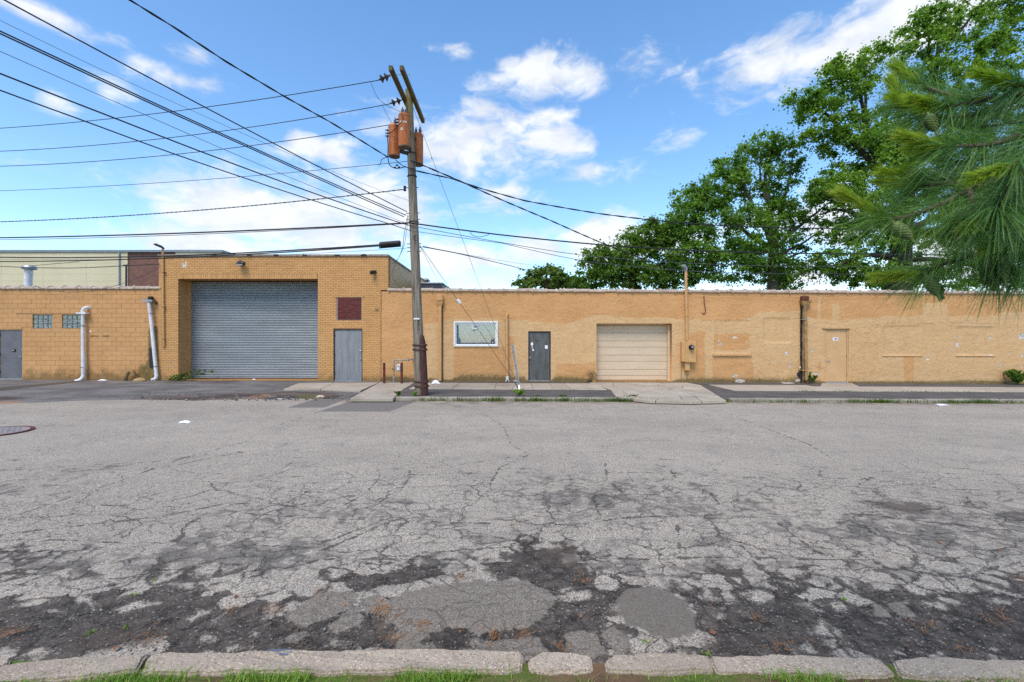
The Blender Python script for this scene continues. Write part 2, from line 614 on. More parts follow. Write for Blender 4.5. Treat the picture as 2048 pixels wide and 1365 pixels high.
M['scuffed_door'] = simple('scuffed_grey_door', (0.12, 0.125, 0.13), (0.085, 0.08, 0.068), 0.5, 0.1, nscale=3, stretch=(2.5, 1, 0.6), rough_var=0.08)
M['white_pvc'] = simple('white_plastic_pipe', (0.76, 0.76, 0.76), (0.58, 0.58, 0.585), 0.4, nscale=4)
M['white_frame'] = simple('white_window_frame', (0.80, 0.79, 0.77), (0.72, 0.71, 0.70), 0.45, nscale=6)
M['white_paper'] = simple('white_paper', (0.82, 0.80, 0.80), (0.74, 0.73, 0.74), 0.8)
M['black_rubber'] = simple('black_rubber', (0.012, 0.012, 0.013), (0.02, 0.02, 0.022), 0.5)
M['cable'] = simple('black_cable', (0.013, 0.014, 0.017), (0.02, 0.022, 0.026), 0.55)
M['grey_wire'] = simple('grey_wire', (0.11, 0.12, 0.14), (0.07, 0.075, 0.085), 0.5, 0.4)
M['dark_metal'] = simple('dark_metal', (0.045, 0.045, 0.048), (0.025, 0.025, 0.027), 0.5, 0.3)
M['galv'] = simple('galvanised_metal', (0.42, 0.44, 0.46), (0.30, 0.32, 0.34), 0.45, 0.6, nscale=10)
M['gas_pipe'] = simple('grey_green_pipe_paint', (0.30, 0.315, 0.26), (0.21, 0.225, 0.18), 0.6, nscale=10)
M['chrome'] = simple('chrome', (0.75, 0.75, 0.75), (0.6, 0.6, 0.6), 0.18, 0.9)
M['rust_red'] = simple('red_oxide_paint', (0.150, 0.040, 0.026), (0.085, 0.026, 0.019), 0.75, nscale=9, bumps=0.3)
M['riser_brown'] = simple('brown_rusty_steel', (0.085, 0.032, 0.024), (0.045, 0.019, 0.016), 0.65, nscale=7, bumps=0.3, stretch=(1, 1, 0.4))
M['coping'] = simple('weathered_clay_coping', (0.50, 0.40, 0.32), (0.33, 0.25, 0.20), 0.75, nscale=9, bumps=0.5, bscale=30)
M['coping_grey'] = simple('weathered_grey_coping', (0.33, 0.27, 0.21), (0.20, 0.165, 0.13), 0.8, nscale=5, bumps=0.4)
M['tar'] = simple('black_tar', (0.018, 0.017, 0.016), (0.03, 0.028, 0.025), 0.7, nscale=9)
M['roofing'] = simple('grey_roofing', (0.10, 0.10, 0.10), (0.14, 0.14, 0.14), 0.9)
M['cream_panel'] = simple('cream_wall_panel', (0.62, 0.545, 0.36), (0.58, 0.505, 0.325), 0.7, nscale=0.3)
M['far_brick'] = simple('brown_brick', (0.20, 0.10, 0.075), (0.15, 0.072, 0.055), 0.85, nscale=2.5)
M['flashing'] = simple('grey_flashing', (0.22, 0.26, 0.28), (0.18, 0.21, 0.23), 0.5, 0.3)
M['hvac'] = simple('dark_grey_cabinet', (0.055, 0.062, 0.078), (0.04, 0.045, 0.058), 0.5)
M['hvac_light'] = simple('pale_grey_cabinet', (0.45, 0.45, 0.44), (0.36, 0.36, 0.35), 0.6)
M['navy'] = simple('navy_print', (0.018, 0.022, 0.075), (0.014, 0.018, 0.06), 0.5)
M['black_print'] = simple('black_print', (0.012, 0.012, 0.014), (0.016, 0.016, 0.018), 0.5)
M['blind'] = simple('pale_vertical_blind', (0.60, 0.76, 0.88), (0.55, 0.70, 0.82), 0.8, nscale=2)
M['transformer'] = simple('rusty_orange_tank', (0.42, 0.115, 0.028), (0.30, 0.075, 0.020), 0.55, nscale=2.6, bumps=0.15, stretch=(2.5, 2.5, 0.6), rough_var=0.1)
M['tank_bottom'] = simple('weathered_tank_bottom', (0.17, 0.13, 0.095), (0.08, 0.06, 0.045), 0.8, nscale=9)
M['porcelain'] = simple('grey_porcelain', (0.20, 0.20, 0.21), (0.13, 0.13, 0.135), 0.3)
M['brown_porcelain'] = simple('brown_porcelain', (0.09, 0.075, 0.065), (0.055, 0.045, 0.04), 0.3)
M['terracotta'] = simple('tan_clay_pipe', (0.34, 0.205, 0.085), (0.20, 0.12, 0.05), 0.8, nscale=7, bumps=0.3)
M['canvas'] = simple('tan_stone', (0.42, 0.27, 0.125), (0.30, 0.19, 0.085), 0.85, nscale=8, bumps=0.4)
M['iron'] = simple('rusty_iron_cover', (0.30, 0.265, 0.25), (0.23, 0.20, 0.19), 0.7, 0.0, nscale=9, bumps=0.3)


def wood_mat():
    m, t = new_mat('weathered_pole_wood')
    p = t.pos(); x, y, z = t.sep(p)
    g = t.noise(t.scale(p, (14, 14, 0.55)), 2.0, 7, 0.65, 0.4)
    col = t.mix(t.ramp(g, 0.35, 0.66), (0.125, 0.095, 0.068), (0.31, 0.27, 0.215))
    col = t.mix(t.ramp(t.noise(t.scale(p, (5, 5, 0.8)), 2.4, 5), 0.60, 0.68), col, (0.075, 0.045, 0.033))
    gr = t.math('MULTIPLY', t.ramp(z, 7.3, 9.0), t.ramp(t.noise(t.scale(p, (6, 6, 0.6)), 1.5, 5), 0.3, 0.62))
    col = t.mix(t.math('MULTIPLY', gr, 0.9), col, (0.185, 0.165, 0.045))
    col = t.mix(t.ramp(t.noise(t.scale(p, (22, 22, 0.35)), 2.0, 4), 0.36, 0.30), col, (0.03, 0.024, 0.02))
    t.out(t.principled(col, 0.85, t.bump(g, 0.6, 0.02), 0, 0.2))
    return m


M['pole_wood'] = wood_mat()
M['arm_wood'] = simple('weathered_crossarm_wood', (0.155, 0.125, 0.045), (0.085, 0.062, 0.032), 0.85, nscale=2.5, bumps=0.4, stretch=(6, 0.8, 6))


def tank_mat():
    m, t = new_mat('orange_transformer_tank')
    p = t.pos()
    g = t.noise(t.scale(p, (9, 9, 1.6)), 1.4, 6, 0.65)
    col = t.mix(t.ramp(g, 0.34, 0.66), (0.50, 0.155, 0.036), (0.34, 0.085, 0.022))
    col = t.mix(t.ramp(t.noise(t.scale(p, (11, 11, 2)), 2, 5), 0.64, 0.72), col, (0.12, 0.03, 0.015))
    col = t.mix(t.ramp(t.noise(t.scale(p, (6, 6, 3)), 2.3, 5), 0.66, 0.70), col, (0.50, 0.33, 0.20))
    t.out(t.principled(col, 0.5, t.bump(g, 0.15, 0.01), 0, 0.35))
    return m


M['transformer'] = tank_mat()


def glass_block_mat():
    m, t = new_mat('glass_block')
    p = t.pos()
    n = t.noise(t.scale(p, (1, 1, 1)), 22.0, 4, 0.6, 1.5)
    col = t.mix(t.ramp(n, 0.40, 0.58), (0.035, 0.045, 0.035), (0.34, 0.38, 0.35))
    t.out(t.principled(col, 0.12, t.bump(n, 0.5, 0.02), 0, 0.6))
    return m


M['glass_block'] = glass_block_mat()


def glass_mat():
    m, t = new_mat('window_glass')
    gl = t.node('ShaderNodeBsdfGlossy'); t.put(gl, 'Color', (0.9, 0.95, 1.0)); t.put(gl, 'Roughness', 0.02)
    tr = t.node('ShaderNodeBsdfTransparent'); t.put(tr, 'Color', (0.95, 0.98, 0.97))
    fr = t.node('ShaderNodeFresnel'); t.put(fr, 'IOR', 1.5)
    mx = t.node('ShaderNodeMixShader')
    t.t.links.new(t.math('ADD', fr.outputs[0], 0.05), mx.inputs[0])
    t.t.links.new(tr.outputs[0], mx.inputs[1]); t.t.links.new(gl.outputs[0], mx.inputs[2])
    t.out(mx.outputs[0])
    return m


M['glass'] = glass_mat()


def leaf_mat(name, c1, c2, c3, trans=0.45, rough=0.5):
    m, t = new_mat(name)
    i = t.island()
    big = t.noise(t.pos(), 0.45, 3)
    col = t.mix(i, c1, c2)
    col = t.mix(t.ramp(t.math('ADD', t.math('MULTIPLY', i, 0.3), big), 0.55, 0.85), col, c3)
    p = t.principled(col, rough, None, 0, 0.35)
    tl = t.node('ShaderNodeBsdfTranslucent')
    t.put(tl, 'Color', t.mix(1.0, col, (1.5, 1.6, 0.7), 'MULTIPLY'))
    mx = t.node('ShaderNodeMixShader'); mx.inputs[0].default_value = trans
    t.t.links.new(p, mx.inputs[1]); t.t.links.new(tl.outputs[0], mx.inputs[2])
    t.out(mx.outputs[0])
    return m


M['leaf_maple'] = leaf_mat('maple_leaf', (0.090, 0.197, 0.022), (0.154, 0.278, 0.031), (0.206, 0.331, 0.040))
M['leaf_dark'] = leaf_mat('dark_green_leaf', (0.078, 0.171, 0.025), (0.124, 0.239, 0.037), (0.178, 0.307, 0.040))
M['leaf_mid'] = leaf_mat('mid_green_leaf', (0.071, 0.153, 0.021), (0.122, 0.214, 0.031), (0.162, 0.255, 0.031))
M['leaf_pale'] = leaf_mat('yellow_green_leaf', (0.088, 0.154, 0.033), (0.138, 0.209, 0.046), (0.176, 0.242, 0.050))
M['grass'] = leaf_mat('grass_blade', (0.115, 0.230, 0.021), (0.196, 0.333, 0.034), (0.241, 0.356, 0.040), 0.3)
M['weed'] = leaf_mat('weed_leaf', (0.060, 0.125, 0.018), (0.105, 0.175, 0.025), (0.14, 0.185, 0.03), 0.3)
M['dry_grass'] = leaf_mat('dry_grass_blade', (0.24, 0.19, 0.07), (0.32, 0.25, 0.10), (0.20, 0.20, 0.06), 0.2)
M['needle'] = leaf_mat('pine_needle', (0.065, 0.163, 0.052), (0.124, 0.254, 0.065), (0.182, 0.305, 0.058), 0.25, 0.4)
M['needle_new'] = leaf_mat('young_pine_needle', (0.196, 0.333, 0.023), (0.322, 0.437, 0.034), (0.391, 0.414, 0.069), 0.3, 0.45)
M['candle'] = simple('pine_shoot', (0.40, 0.34, 0.075), (0.30, 0.27, 0.06), 0.7)
M['cone'] = simple('green_pine_cone', (0.135, 0.185, 0.050), (0.085, 0.125, 0.040), 0.6, nscale=30)
M['bark'] = simple('dark_bark', (0.050, 0.040, 0.033), (0.028, 0.023, 0.02), 0.9, nscale=5, bumps=0.8, bscale=14, stretch=(2, 2, 0.5))
M['bark_pale'] = simple('pale_bark', (0.12, 0.10, 0.08), (0.075, 0.062, 0.05), 0.9, nscale=5, bumps=0.6, bscale=14, stretch=(2, 2, 0.5))
M['twig'] = simple('pine_twig', (0.16, 0.12, 0.085), (0.09, 0.066, 0.048), 0.85, nscale=12, bumps=0.4)
M['dead_needle'] = simple('dead_pine_needle', (0.36, 0.155, 0.045), (0.26, 0.105, 0.03), 0.8, isl=0.5)
M['dead_leaf'] = simple('dead_leaf', (0.28, 0.125, 0.06), (0.16, 0.08, 0.045), 0.8, isl=0.5)
M['rubble'] = simple('loose_stone', (0.21, 0.185, 0.16), (0.085, 0.075, 0.066), 0.9, isl=0.9)


def concrete_mat(name, c1, c2, peb=0.0, crack=0.0):
    m, t = new_mat(name)
    p = t.pos()
    n = t.noise(p, 1.6, 6, 0.6); n2 = t.noise(p, 18, 5, 0.65)
    col = t.mix(t.ramp(n, 0.3, 0.7), c1, c2)
    col = t.mix(t.ramp(n2, 0.52, 0.72, 0, 0.5), col, tuple(x * 0.55 for x in c1))
    col = t.mix(t.ramp(t.noise(p, 0.9, 6, 0.7), 0.50, 0.66, 0, 0.45), col, tuple(x * 0.5 for x in c1))
    h = t.math('MULTIPLY', n2, 0.6)
    if peb:
        vc = t.voronoi(p, 80.0, 'F1', 'Color'); vd = t.voronoi(p, 80.0)
        r, g, b = t.sep(vc)
        pc = t.mix(r, (0.24, 0.17, 0.105), (0.64, 0.52, 0.38))
        pc = t.mix(t.ramp(g, 0.86, 0.92), pc, (0.20, 0.13, 0.085))
        msk = t.math('MULTIPLY', t.ramp(vd, 0.55, 0.30), t.ramp(t.noise(p, 5, 4), 0.30, 0.55, 0.35, 1.0))
        col = t.mix(t.math('MULTIPLY', msk, peb), col, pc)
        h = t.math('ADD', h, t.math('MULTIPLY', msk, 0.8))
        col = t.mix(t.ramp(t.noise(p, 2.7, 6, 0.7), 0.60, 0.72, 0, 0.5), col, (0.16, 0.13, 0.10))
    v = t.math('ADD', 0.92, t.math('MULTIPLY', t.objrand(), 0.16))
    col = t.mix(1.0, col, t.comb(v, v, v), 'MULTIPLY')
    t.out(t.principled(col, 0.88, t.bump(h, 0.5, 0.01), 0, 0.2))
    return m


M['kerb'] = concrete_mat('kerb_concrete', (0.40, 0.325, 0.245), (0.33, 0.265, 0.20), 0.9)
M['kerb_far'] = concrete_mat('far_kerb_concrete', (0.36, 0.32, 0.26), (0.25, 0.22, 0.175), 0.3)
M['concrete'] = concrete_mat('pavement_concrete', (0.43, 0.365, 0.285), (0.36, 0.305, 0.235))
M['slate'] = simple('blue_grey_sealant', (0.13, 0.145, 0.175), (0.10, 0.115, 0.14), 0.6, nscale=14)


def road_mat():
    m, t = new_mat('worn_road_asphalt')
    p = t.pos(); x, y, z = t.sep(p)
    n0 = t.noise(t.scale(p, (0.5, 1.0, 1)), 0.55, 3, 0.6)
    n1 = t.noise(p, 2.2, 6, 0.64)
    n2 = t.noise(p, 9.0, 5, 0.66)
    gr = t.noise(p, 75.0, 3, 0.7)
    vn = t.node('ShaderNodeTexVoronoi'); t.put(vn, 'Vector', p); t.put(vn, 'Scale', 105.0); vc = vn.outputs['Color']; vd = vn.outputs['Distance']
    rr, rg, rb = t.sep(vc)
    wob = t.scale(t.vmath('SUBTRACT', t.noise(p, 3.5, 6, 0.72, out=1), (0.5, 0.5, 0.5)), (0.36, 0.28, 0))
    pw = t.vmath('ADD', p, wob)
    pw = t.comb(t.sep(pw)[0], t.sep(pw)[1], 0.0)
    e1 = t.math('MULTIPLY', t.voronoi(t.scale(pw, (0.75, 1.1, 1)), 1.35, 'DISTANCE_TO_EDGE'), 0.75)
    e2 = t.math('MULTIPLY', t.voronoi(t.scale(pw, (0.85, 1.1, 1)), 5.4, 'DISTANCE_TO_EDGE'), 0.21)
    cell = t.sep(t.voronoi(t.scale(pw, (0.85, 1.1, 1)), 5.4, 'F1', 'Color'))[0]
    # sun-bleached top course
    col = t.mix(t.ramp(n0, 0.32, 0.68), (0.44, 0.375, 0.297), (0.37, 0.314, 0.249))
    col = t.mix(t.ramp(n1, 0.46, 0.72, 0, 0.40), col, (0.225, 0.205, 0.19))
    col = t.mix(t.ramp(gr, 0.38, 0.66), t.mix(1.0, col, (0.52, 0.52, 0.52), 'MULTIPLY'), t.mix(1.0, col, (1.36, 1.35, 1.33), 'MULTIPLY'))
    col = t.mix(t.ramp(rr, 0.84, 0.95, 0, 0.45), col, (0.58, 0.52, 0.45))
    col = t.mix(t.ramp(rg, 0.74, 0.92, 0, 0.6), col, (0.11, 0.095, 0.08))
    # grey ravelled zones
    rm = t.math('ADD', t.attr('ravel'), t.math('MULTIPLY', t.math('SUBTRACT', n1, 0.5), 1.1))
    rm = t.math('ADD', rm, t.math('MULTIPLY', t.math('SUBTRACT', n2, 0.5), 2.0))
    rm = t.math('ADD', rm, t.math('MULTIPLY', t.math('SUBTRACT', gr, 0.5), 1.5))
    rm = t.math('ADD', rm, t.math('MULTIPLY', t.math('SUBTRACT', cell, 0.5), 0.35))
    rm = t.math('ADD', rm, t.math('MULTIPLY', t.math('SUBTRACT', 0.030, e2), 2.6))
    rv = t.ramp(rm, 0.50, 0.80)
    rcol = t.mix(t.ramp(n2, 0.36, 0.66), (0.045, 0.038, 0.031), (0.175, 0.152, 0.128))
    col = t.mix(t.math('MULTIPLY', rv, 0.85), col, rcol)
    # exposed dark base
    wa = t.attr('worn')
    wm = t.math('ADD', wa, t.math('MULTIPLY', t.math('SUBTRACT', n1, 0.5), 0.9))
    wm = t.math('ADD', wm, t.math('MULTIPLY', t.math('SUBTRACT', n2, 0.5), 0.95))
    wm = t.math('ADD', wm, t.math('MULTIPLY', t.math('SUBTRACT', gr, 0.5), 0.55))
    wm = t.math('ADD', wm, t.math('MULTIPLY', t.math('SUBTRACT', cell, 0.55), 0.50))
    wm = t.math('ADD', wm, t.math('MULTIPLY', t.math('SUBTRACT', 0.030, e2), 5.0))
    worn = t.ramp(wm, 0.42, 0.58)
    dcol = t.mix(t.ramp(n2, 0.3, 0.7), (0.030, 0.0240, 0.0185), (0.108, 0.087, 0.068))
    dcol = t.mix(t.ramp(rr, 0.78, 0.95, 0, 0.35), dcol, (0.22, 0.195, 0.17))
    dcol = t.mix(t.ramp(rb, 0.975, 0.99, 0, 0.5), dcol, (0.52, 0.48, 0.43))
    br = t.ramp(t.math('ADD', t.attr('brown'), t.math('MULTIPLY', t.math('SUBTRACT', n1, 0.5), 1.2)), 0.40, 0.75)
    col = t.mix(worn, col, dcol)
    col = t.mix(t.math('MULTIPLY', br, 0.75), col, t.mix(n2, (0.050, 0.036, 0.027), (0.115, 0.085, 0.066)))
    # smooth repair patches
    ps = t.math('ADD', t.attr('patch'), t.math('MULTIPLY', t.math('SUBTRACT', n2, 0.5), 0.16))
    pm = t.ramp(ps, -0.008, 0.012)
    pcol = t.mix(t.ramp(gr, 0.35, 0.65), (0.132, 0.109, 0.083), (0.255, 0.212, 0.164))
    pcol = t.mix(t.ramp(rr, 0.88, 0.95, 0, 0.5), pcol, (0.36, 0.34, 0.32))
    col = t.mix(pm, col, pcol)
    rp = t.ramp(t.math('ADD', t.attr('round'), t.math('MULTIPLY', t.math('SUBTRACT', n2, 0.5), 0.10)), -0.008, 0.012)
    col = t.mix(rp, col, t.mix(t.ramp(gr, 0.35, 0.65), (0.130, 0.108, 0.085), (0.192, 0.162, 0.129)))
    dp = t.ramp(t.math('ADD', t.attr('trench'), t.math('MULTIPLY', t.math('SUBTRACT', n2, 0.5), 0.10)), -0.015, 0.02)
    col = t.mix(t.math('MULTIPLY', dp, 0.9), col, t.mix(t.ramp(gr, 0.3, 0.7), (0.120, 0.106, 0.094), (0.205, 0.18, 0.16)))
    oil = t.ramp(t.math('ADD', t.attr('oil'), t.math('MULTIPLY', t.math('SUBTRACT', n1, 0.5), 1.1)), 0.40, 0.9)
    col = t.mix(t.math('MULTIPLY', oil, 0.55), col, (0.065, 0.058, 0.052))
    # cracks
    am = t.attr('alli')
    wid = t.math('MULTIPLY', t.ramp(t.noise(p, 1.7, 2), 0.34, 0.68, 0.0, 1.0), am)
    k1 = t.math('MULTIPLY', t.ramp(e1, t.math('MULTIPLY', wid, 0.002), t.math('ADD', 0.001, t.math('MULTIPLY', wid, 0.013)), 1, 0), t.ramp(am, 0.08, 0.35))
    wid2 = t.math('MULTIPLY', t.ramp(t.noise(p, 2.3, 2), 0.38, 0.60, 0.0, 1.0), am)
    k2 = t.math('MULTIPLY', t.ramp(e2, t.math('MULTIPLY', wid2, 0.001), t.math('ADD', 0.0005, t.math('MULTIPLY', wid2, 0.008)), 1, 0), t.ramp(am, 0.30, 0.70, 0.0, 0.7))
    cd = t.math('ADD', t.attr('crack'), t.math('MULTIPLY', t.math('SUBTRACT', t.noise(p, 6.5, 5, 0.68), 0.5), 0.11))
    k3 = t.ramp(t.math('ABSOLUTE', cd), 0.003, t.math('ADD', 0.007, t.math('MULTIPLY', n0, 0.014)), 1, 0)
    nopatch = t.math('SUBTRACT', 1.0, t.math('MAXIMUM', t.math('MAXIMUM', rp, dp), t.math('MULTIPLY', pm, 0.55)))
    ck = t.math('MULTIPLY', t.math('MAXIMUM', t.math('MAXIMUM', k1, k2), k3), nopatch)
    col = t.mix(t.math('MULTIPLY', ck, 0.80), col, (0.050, 0.043, 0.038))
    # gutter grime under the far kerb
    gm = t.math('MULTIPLY', t.attr('gutter'), t.ramp(n1, 0.35, 0.6))
    col = t.mix(t.math('MULTIPLY', gm, 0.7), col, (0.13, 0.085, 0.055))
    cover = t.math('MAXIMUM', pm, rp)
    h = t.math('ADD', t.math('MULTIPLY', gr, 0.45), t.math('MULTIPLY', vd, -0.35))
    h = t.math('ADD', h, t.math('MULTIPLY', t.math('MULTIPLY', worn, t.math('SUBTRACT', 1.0, cover)), t.math('ADD', -1.3, t.math('MULTIPLY', n2, 1.8))))
    h = t.math('SUBTRACT', h, t.math('MULTIPLY', ck, 1.6))
    h = t.math('ADD', h, t.math('MULTIPLY', rp, 0.3))
    rough = t.mix(worn, (0.9, 0.9, 0.9), (0.82, 0.82, 0.82))
    t.out(t.principled(col, 0.88, t.bump(h, 0.75, 0.010), 0, 0.25))
    return m


M['road'] = road_mat()


def drive_mat():
    m, t = new_mat('driveway_asphalt')
    p = t.pos()
    n1 = t.noise(t.scale(p, (0.6, 1.0, 1)), 1.3, 7, 0.62); n2 = t.noise(p, 8.0, 6, 0.65); gr = t.noise(p, 70, 3, 0.7)
    col = t.mix(t.ramp(n1, 0.33, 0.67), (0.115, 0.104, 0.096), (0.20, 0.183, 0.168))
    col = t.mix(t.ramp(gr, 0.35, 0.7), t.mix(1.0, col, (0.7, 0.7, 0.7), 'MULTIPLY'), t.mix(1.0, col, (1.25, 1.25, 1.25), 'MULTIPLY'))
    wet = t.ramp(t.math('ADD', t.attr('wet'), t.math('MULTIPLY', t.math('SUBTRACT', n2, 0.5), 0.3)), -0.04, 0.08)
    col = t.mix(t.math('MULTIPLY', wet, 0.75), col, (0.050, 0.038, 0.028))
    br = t.ramp(t.math('ADD', t.attr('brown'), t.math('MULTIPLY', t.math('SUBTRACT', n2, 0.5), 1.1)), 0.35, 0.75)
    col = t.mix(t.math('MULTIPLY', br, 0.8), col, t.mix(t.ramp(n1, 0.4, 0.6), (0.050, 0.034, 0.027), (0.12, 0.085, 0.065)))
    og = t.ramp(t.math('ADD', t.attr('orange'), t.math('MULTIPLY', t.math('SUBTRACT', n2, 0.5), 1.2)), 0.5, 0.8)
    col = t.mix(t.math('MULTIPLY', og, 0.7), col, (0.34, 0.17, 0.085))
    ms = t.ramp(t.math('ADD', t.attr('moss'), t.math('MULTIPLY', t.math('SUBTRACT', n2, 0.5), 1.2)), 0.5, 0.8)
    col = t.mix(t.math('MULTIPLY', ms, 0.7), col, (0.115, 0.105, 0.025))
    h = t.math('ADD', t.math('MULTIPLY', gr, 0.4), t.math('MULTIPLY', t.math('MULTIPLY', br, n2), 1.5))
    t.out(t.principled(col, t.ramp(wet, 0, 1, 0.88, 0.6), t.bump(h, 0.6, 0.012), 0, 0.25))
    return m


M['drive'] = drive_mat()
M['strip'] = simple('pavement_asphalt', (0.115, 0.102, 0.092), (0.075, 0.067, 0.060), 0.9, nscale=1.5, bumps=0.5, bscale=60)


def soil_mat():
    m, t = new_mat('soil_and_turf')
    p = t.pos()
    n = t.noise(p, 4.0, 7, 0.65)
    col = t.mix(t.ramp(n, 0.35, 0.65), (0.17, 0.105, 0.060), (0.095, 0.060, 0.036))
    col = t.mix(t.ramp(t.noise(p, 1.6, 5), 0.40, 0.62), col, (0.085, 0.13, 0.022))
    t.out(t.principled(col, 0.95, t.bump(n, 0.8, 0.03), 0, 0.1))
    return m


M['soil'] = soil_mat()
M['ground'] = simple('distant_ground', (0.14, 0.135, 0.12), (0.10, 0.11, 0.07), 0.95, nscale=0.05)


# ------------------------------------------------------------------ the street
def graded(lo, hi, step, inner, grow):
    """sorted coordinates: even steps within +-inner, growing outside"""
    c = list(np.arange(-inner, inner + 1e-6, step))
    a, d = inner, step
    while a < hi:
        d *= grow; a += d; c.append(min(a, hi))
    a, d = -inner, step
    while a > lo:
        d *= grow; a -= d; c.append(max(a, lo))
    return np.array(sorted(set(round(v, 5) for v in c)))


def grid_faces(nx, ny):
    i = np.arange(nx - 1)[None, :] + nx * np.arange(ny - 1)[:, None]
    i = i.ravel()
    return np.stack([i, i + 1, i + 1 + nx, i + nx], 1)


def gpoly(pts, z=0.0):
    return [tuple(G(px, py, z)[:2]) for px, py in pts]


def build_ground():
    MB().quad((-1500, -600, -0.5), (1500, -600, -0.5), (1500, 2500, -0.5), (-1500, 2500, -0.5)).build('ground', M['ground'])['kind'] = 'structure'
    xs = graded(-190, 190, 0.03, 6.0, 1.02)
    ys = [2.30]; d = 0.02
    while ys[-1] < 14.02:
        ys.append(ys[-1] + d); d = min(0.075, d * 1.008)
    ys = np.array(ys)
    X, Y = np.meshgrid(xs, ys)
    sl = -0.0045 * np.clip(X, -45, 45)
    nz = lambda k, s: fbm(X * k, Y * k, s) - 0.5
    wob = nz(1.4, 3) * 0.5 + nz(5, 9) * 0.12

    def soft(pts, w):
        return np.clip(0.5 + (sdf(X, Y, gpoly(pts)) + wob * w * 1.2) / w * 0.5, 0, 1)

    worn = np.zeros_like(X)
    for pts, w, k in [
        ([(-900, 1150), (0, 1185), (150, 1200), (330, 1178), (450, 1200), (560, 1190), (640, 1165), (740, 1150), (790, 1170), (720, 1205), (560, 1230), (500, 1330), (-900, 1345)], .16, .84),
        ([(500, 1240), (800, 1200), (1150, 1180), (1260, 1180), (1280, 1340), (500, 1340)], .15, 1.0),
        ([(930, 1150), (1040, 1085), (1110, 1075), (1170, 1120), (1270, 1170), (1250, 1230), (1080, 1200)], .10, .95),
        ([(1370, 1195), (1450, 1160), (1650, 1185), (1800, 1175), (2100, 1180), (2900, 1190), (2900, 1345), (1370, 1340)], .16, 1.0),
        ([(1450, 1150), (1640, 1150), (1700, 1200), (1450, 1230)], .12, .85),
        ([(640, 1140), (820, 1130), (900, 1150), (760, 1190), (660, 1190)], .09, .8),
        ([(1700, 1130), (2100, 1120), (2400, 1180), (1800, 1190)], .2, .45),
        ([(180, 1130), (420, 1120), (500, 1150), (300, 1180), (100, 1170)], .12, .55),
        ([(-900, 1060), (0, 1090), (130, 1130), (0, 1180), (-900, 1180)], .2, .6)]:
        worn = np.maximum(worn, soft(pts, w * 2.6) * k)
    ravel = np.zeros_like(X)
    for pts, w, k in [
        ([(950, 985), (1060, 950), (1350, 950), (1480, 985), (1640, 1000), (1640, 1030), (1400, 1050), (1100, 1050), (960, 1030)], .9, .66),
        ([(420, 1010), (700, 1000), (980, 1000), (980, 1050), (700, 1055), (400, 1050)], .6, .6),
        ([(200, 1090), (520, 1060), (760, 1070), (700, 1150), (300, 1160), (0, 1180), (-700, 1150)], .35, .75),
        ([(1500, 1010), (1900, 990), (2300, 1020), (2400, 1110), (1900, 1130), (1500, 1080)], .5, .62),
        ([(800, 1090), (1100, 1060), (1300, 1100), (1500, 1090), (2000, 1130), (2000, 1200), (700, 1200)], .3, .55),
        ([(-900, 940), (120, 935), (300, 940), (0, 1010), (-900, 1010)], .8, .5)]:
        ravel = np.maximum(ravel, soft(pts, w) * k)
    ravel = np.maximum(ravel, np.clip((6.3 - Y) / 2.6, 0, 1) * (0.18 + 0.8 * np.clip(nz(0.45, 77) + 0.25, 0, 1)) * 0.56)
    brown = np.zeros_like(X)
    for pts, w, k in [
        ([(1690, 1005), (1800, 995), (1910, 1012), (1890, 1032), (1740, 1025)], .25, .9),
        ([(1960, 1018), (2300, 1010), (2300, 1040), (2000, 1035)], .3, .8),
        ([(1050, 1090), (1140, 1080), (1200, 1130), (1090, 1140)], .12, .65),
        ([(1720, 905), (1830, 905), (1830, 922), (1720, 920)], .5, .35),
        ([(150, 1265), (320, 1230), (360, 1290), (140, 1310)], .1, .7),
        ([(1870, 1020), (1960, 1040), (1990, 1070), (1900, 1060)], .2, .6)]:
        brown = np.maximum(brown, soft(pts, w) * k)
    oil = np.zeros_like(X)
    for pts, w, k in [
        ([(1190, 1070), (1260, 1065), (1290, 1085), (1230, 1100), (1190, 1095)], .16, .8),
        ([(1350, 1070), (1460, 1065), (1500, 1090), (1420, 1105), (1350, 1100)], .18, .8),
        ([(860, 1060), (905, 1055), (915, 1075), (870, 1082)], .12, .6),
        ([(1690, 1080), (1760, 1075), (1780, 1100), (1700, 1105)], .15, .7),
        ([(840, 800), (1100, 800), (1100, 818), (860, 820)], .5, .55),
        ([(500, 838), (900, 836), (900, 842), (500, 842)], .6, .3)]:
        oil = np.maximum(oil, soft(pts, w) * k)
    patch = np.full_like(X, -9.0)
    for pts in [
        [(745, 1205), (800, 1188), (870, 1172), (960, 1160), (1060, 1160), (1105, 1185), (1112, 1212), (1085, 1235), (1050, 1255), (985, 1262), (955, 1275), (950, 1305), (870, 1310), (860, 1270), (810, 1290), (790, 1255), (770, 1230)],
        [(563, 1232), (600, 1210), (640, 1182), (700, 1182), (722, 1190), (700, 1215), (655, 1235), (615, 1250), (580, 1245)],
        [(655, 1250), (690, 1222), (718, 1205), (728, 1240), (700, 1258), (665, 1262)],
        [(720, 1195), (758, 1190), (765, 1212), (748, 1232), (725, 1228)],
        [(560, 1280), (575, 1268), (610, 1258), (622, 1265), (600, 1282), (575, 1288)],
        [(1130, 1265), (1165, 1255), (1190, 1262), (1215, 1300), (1180, 1320), (1130, 1300)],
        [(1200, 1258), (1230, 1250), (1270, 1290), (1250, 1310), (1225, 1305)],
        [(790, 1262), (850, 1290), (850, 1330), (800, 1330)], [(955, 1285), (1080, 1270), (1110, 1320), (1000, 1330)],
        [(1770, 1205), (1810, 1200), (1830, 1225), (1800, 1240)], [(1730, 1200), (1760, 1205), (1790, 1235), (1760, 1232)]]:
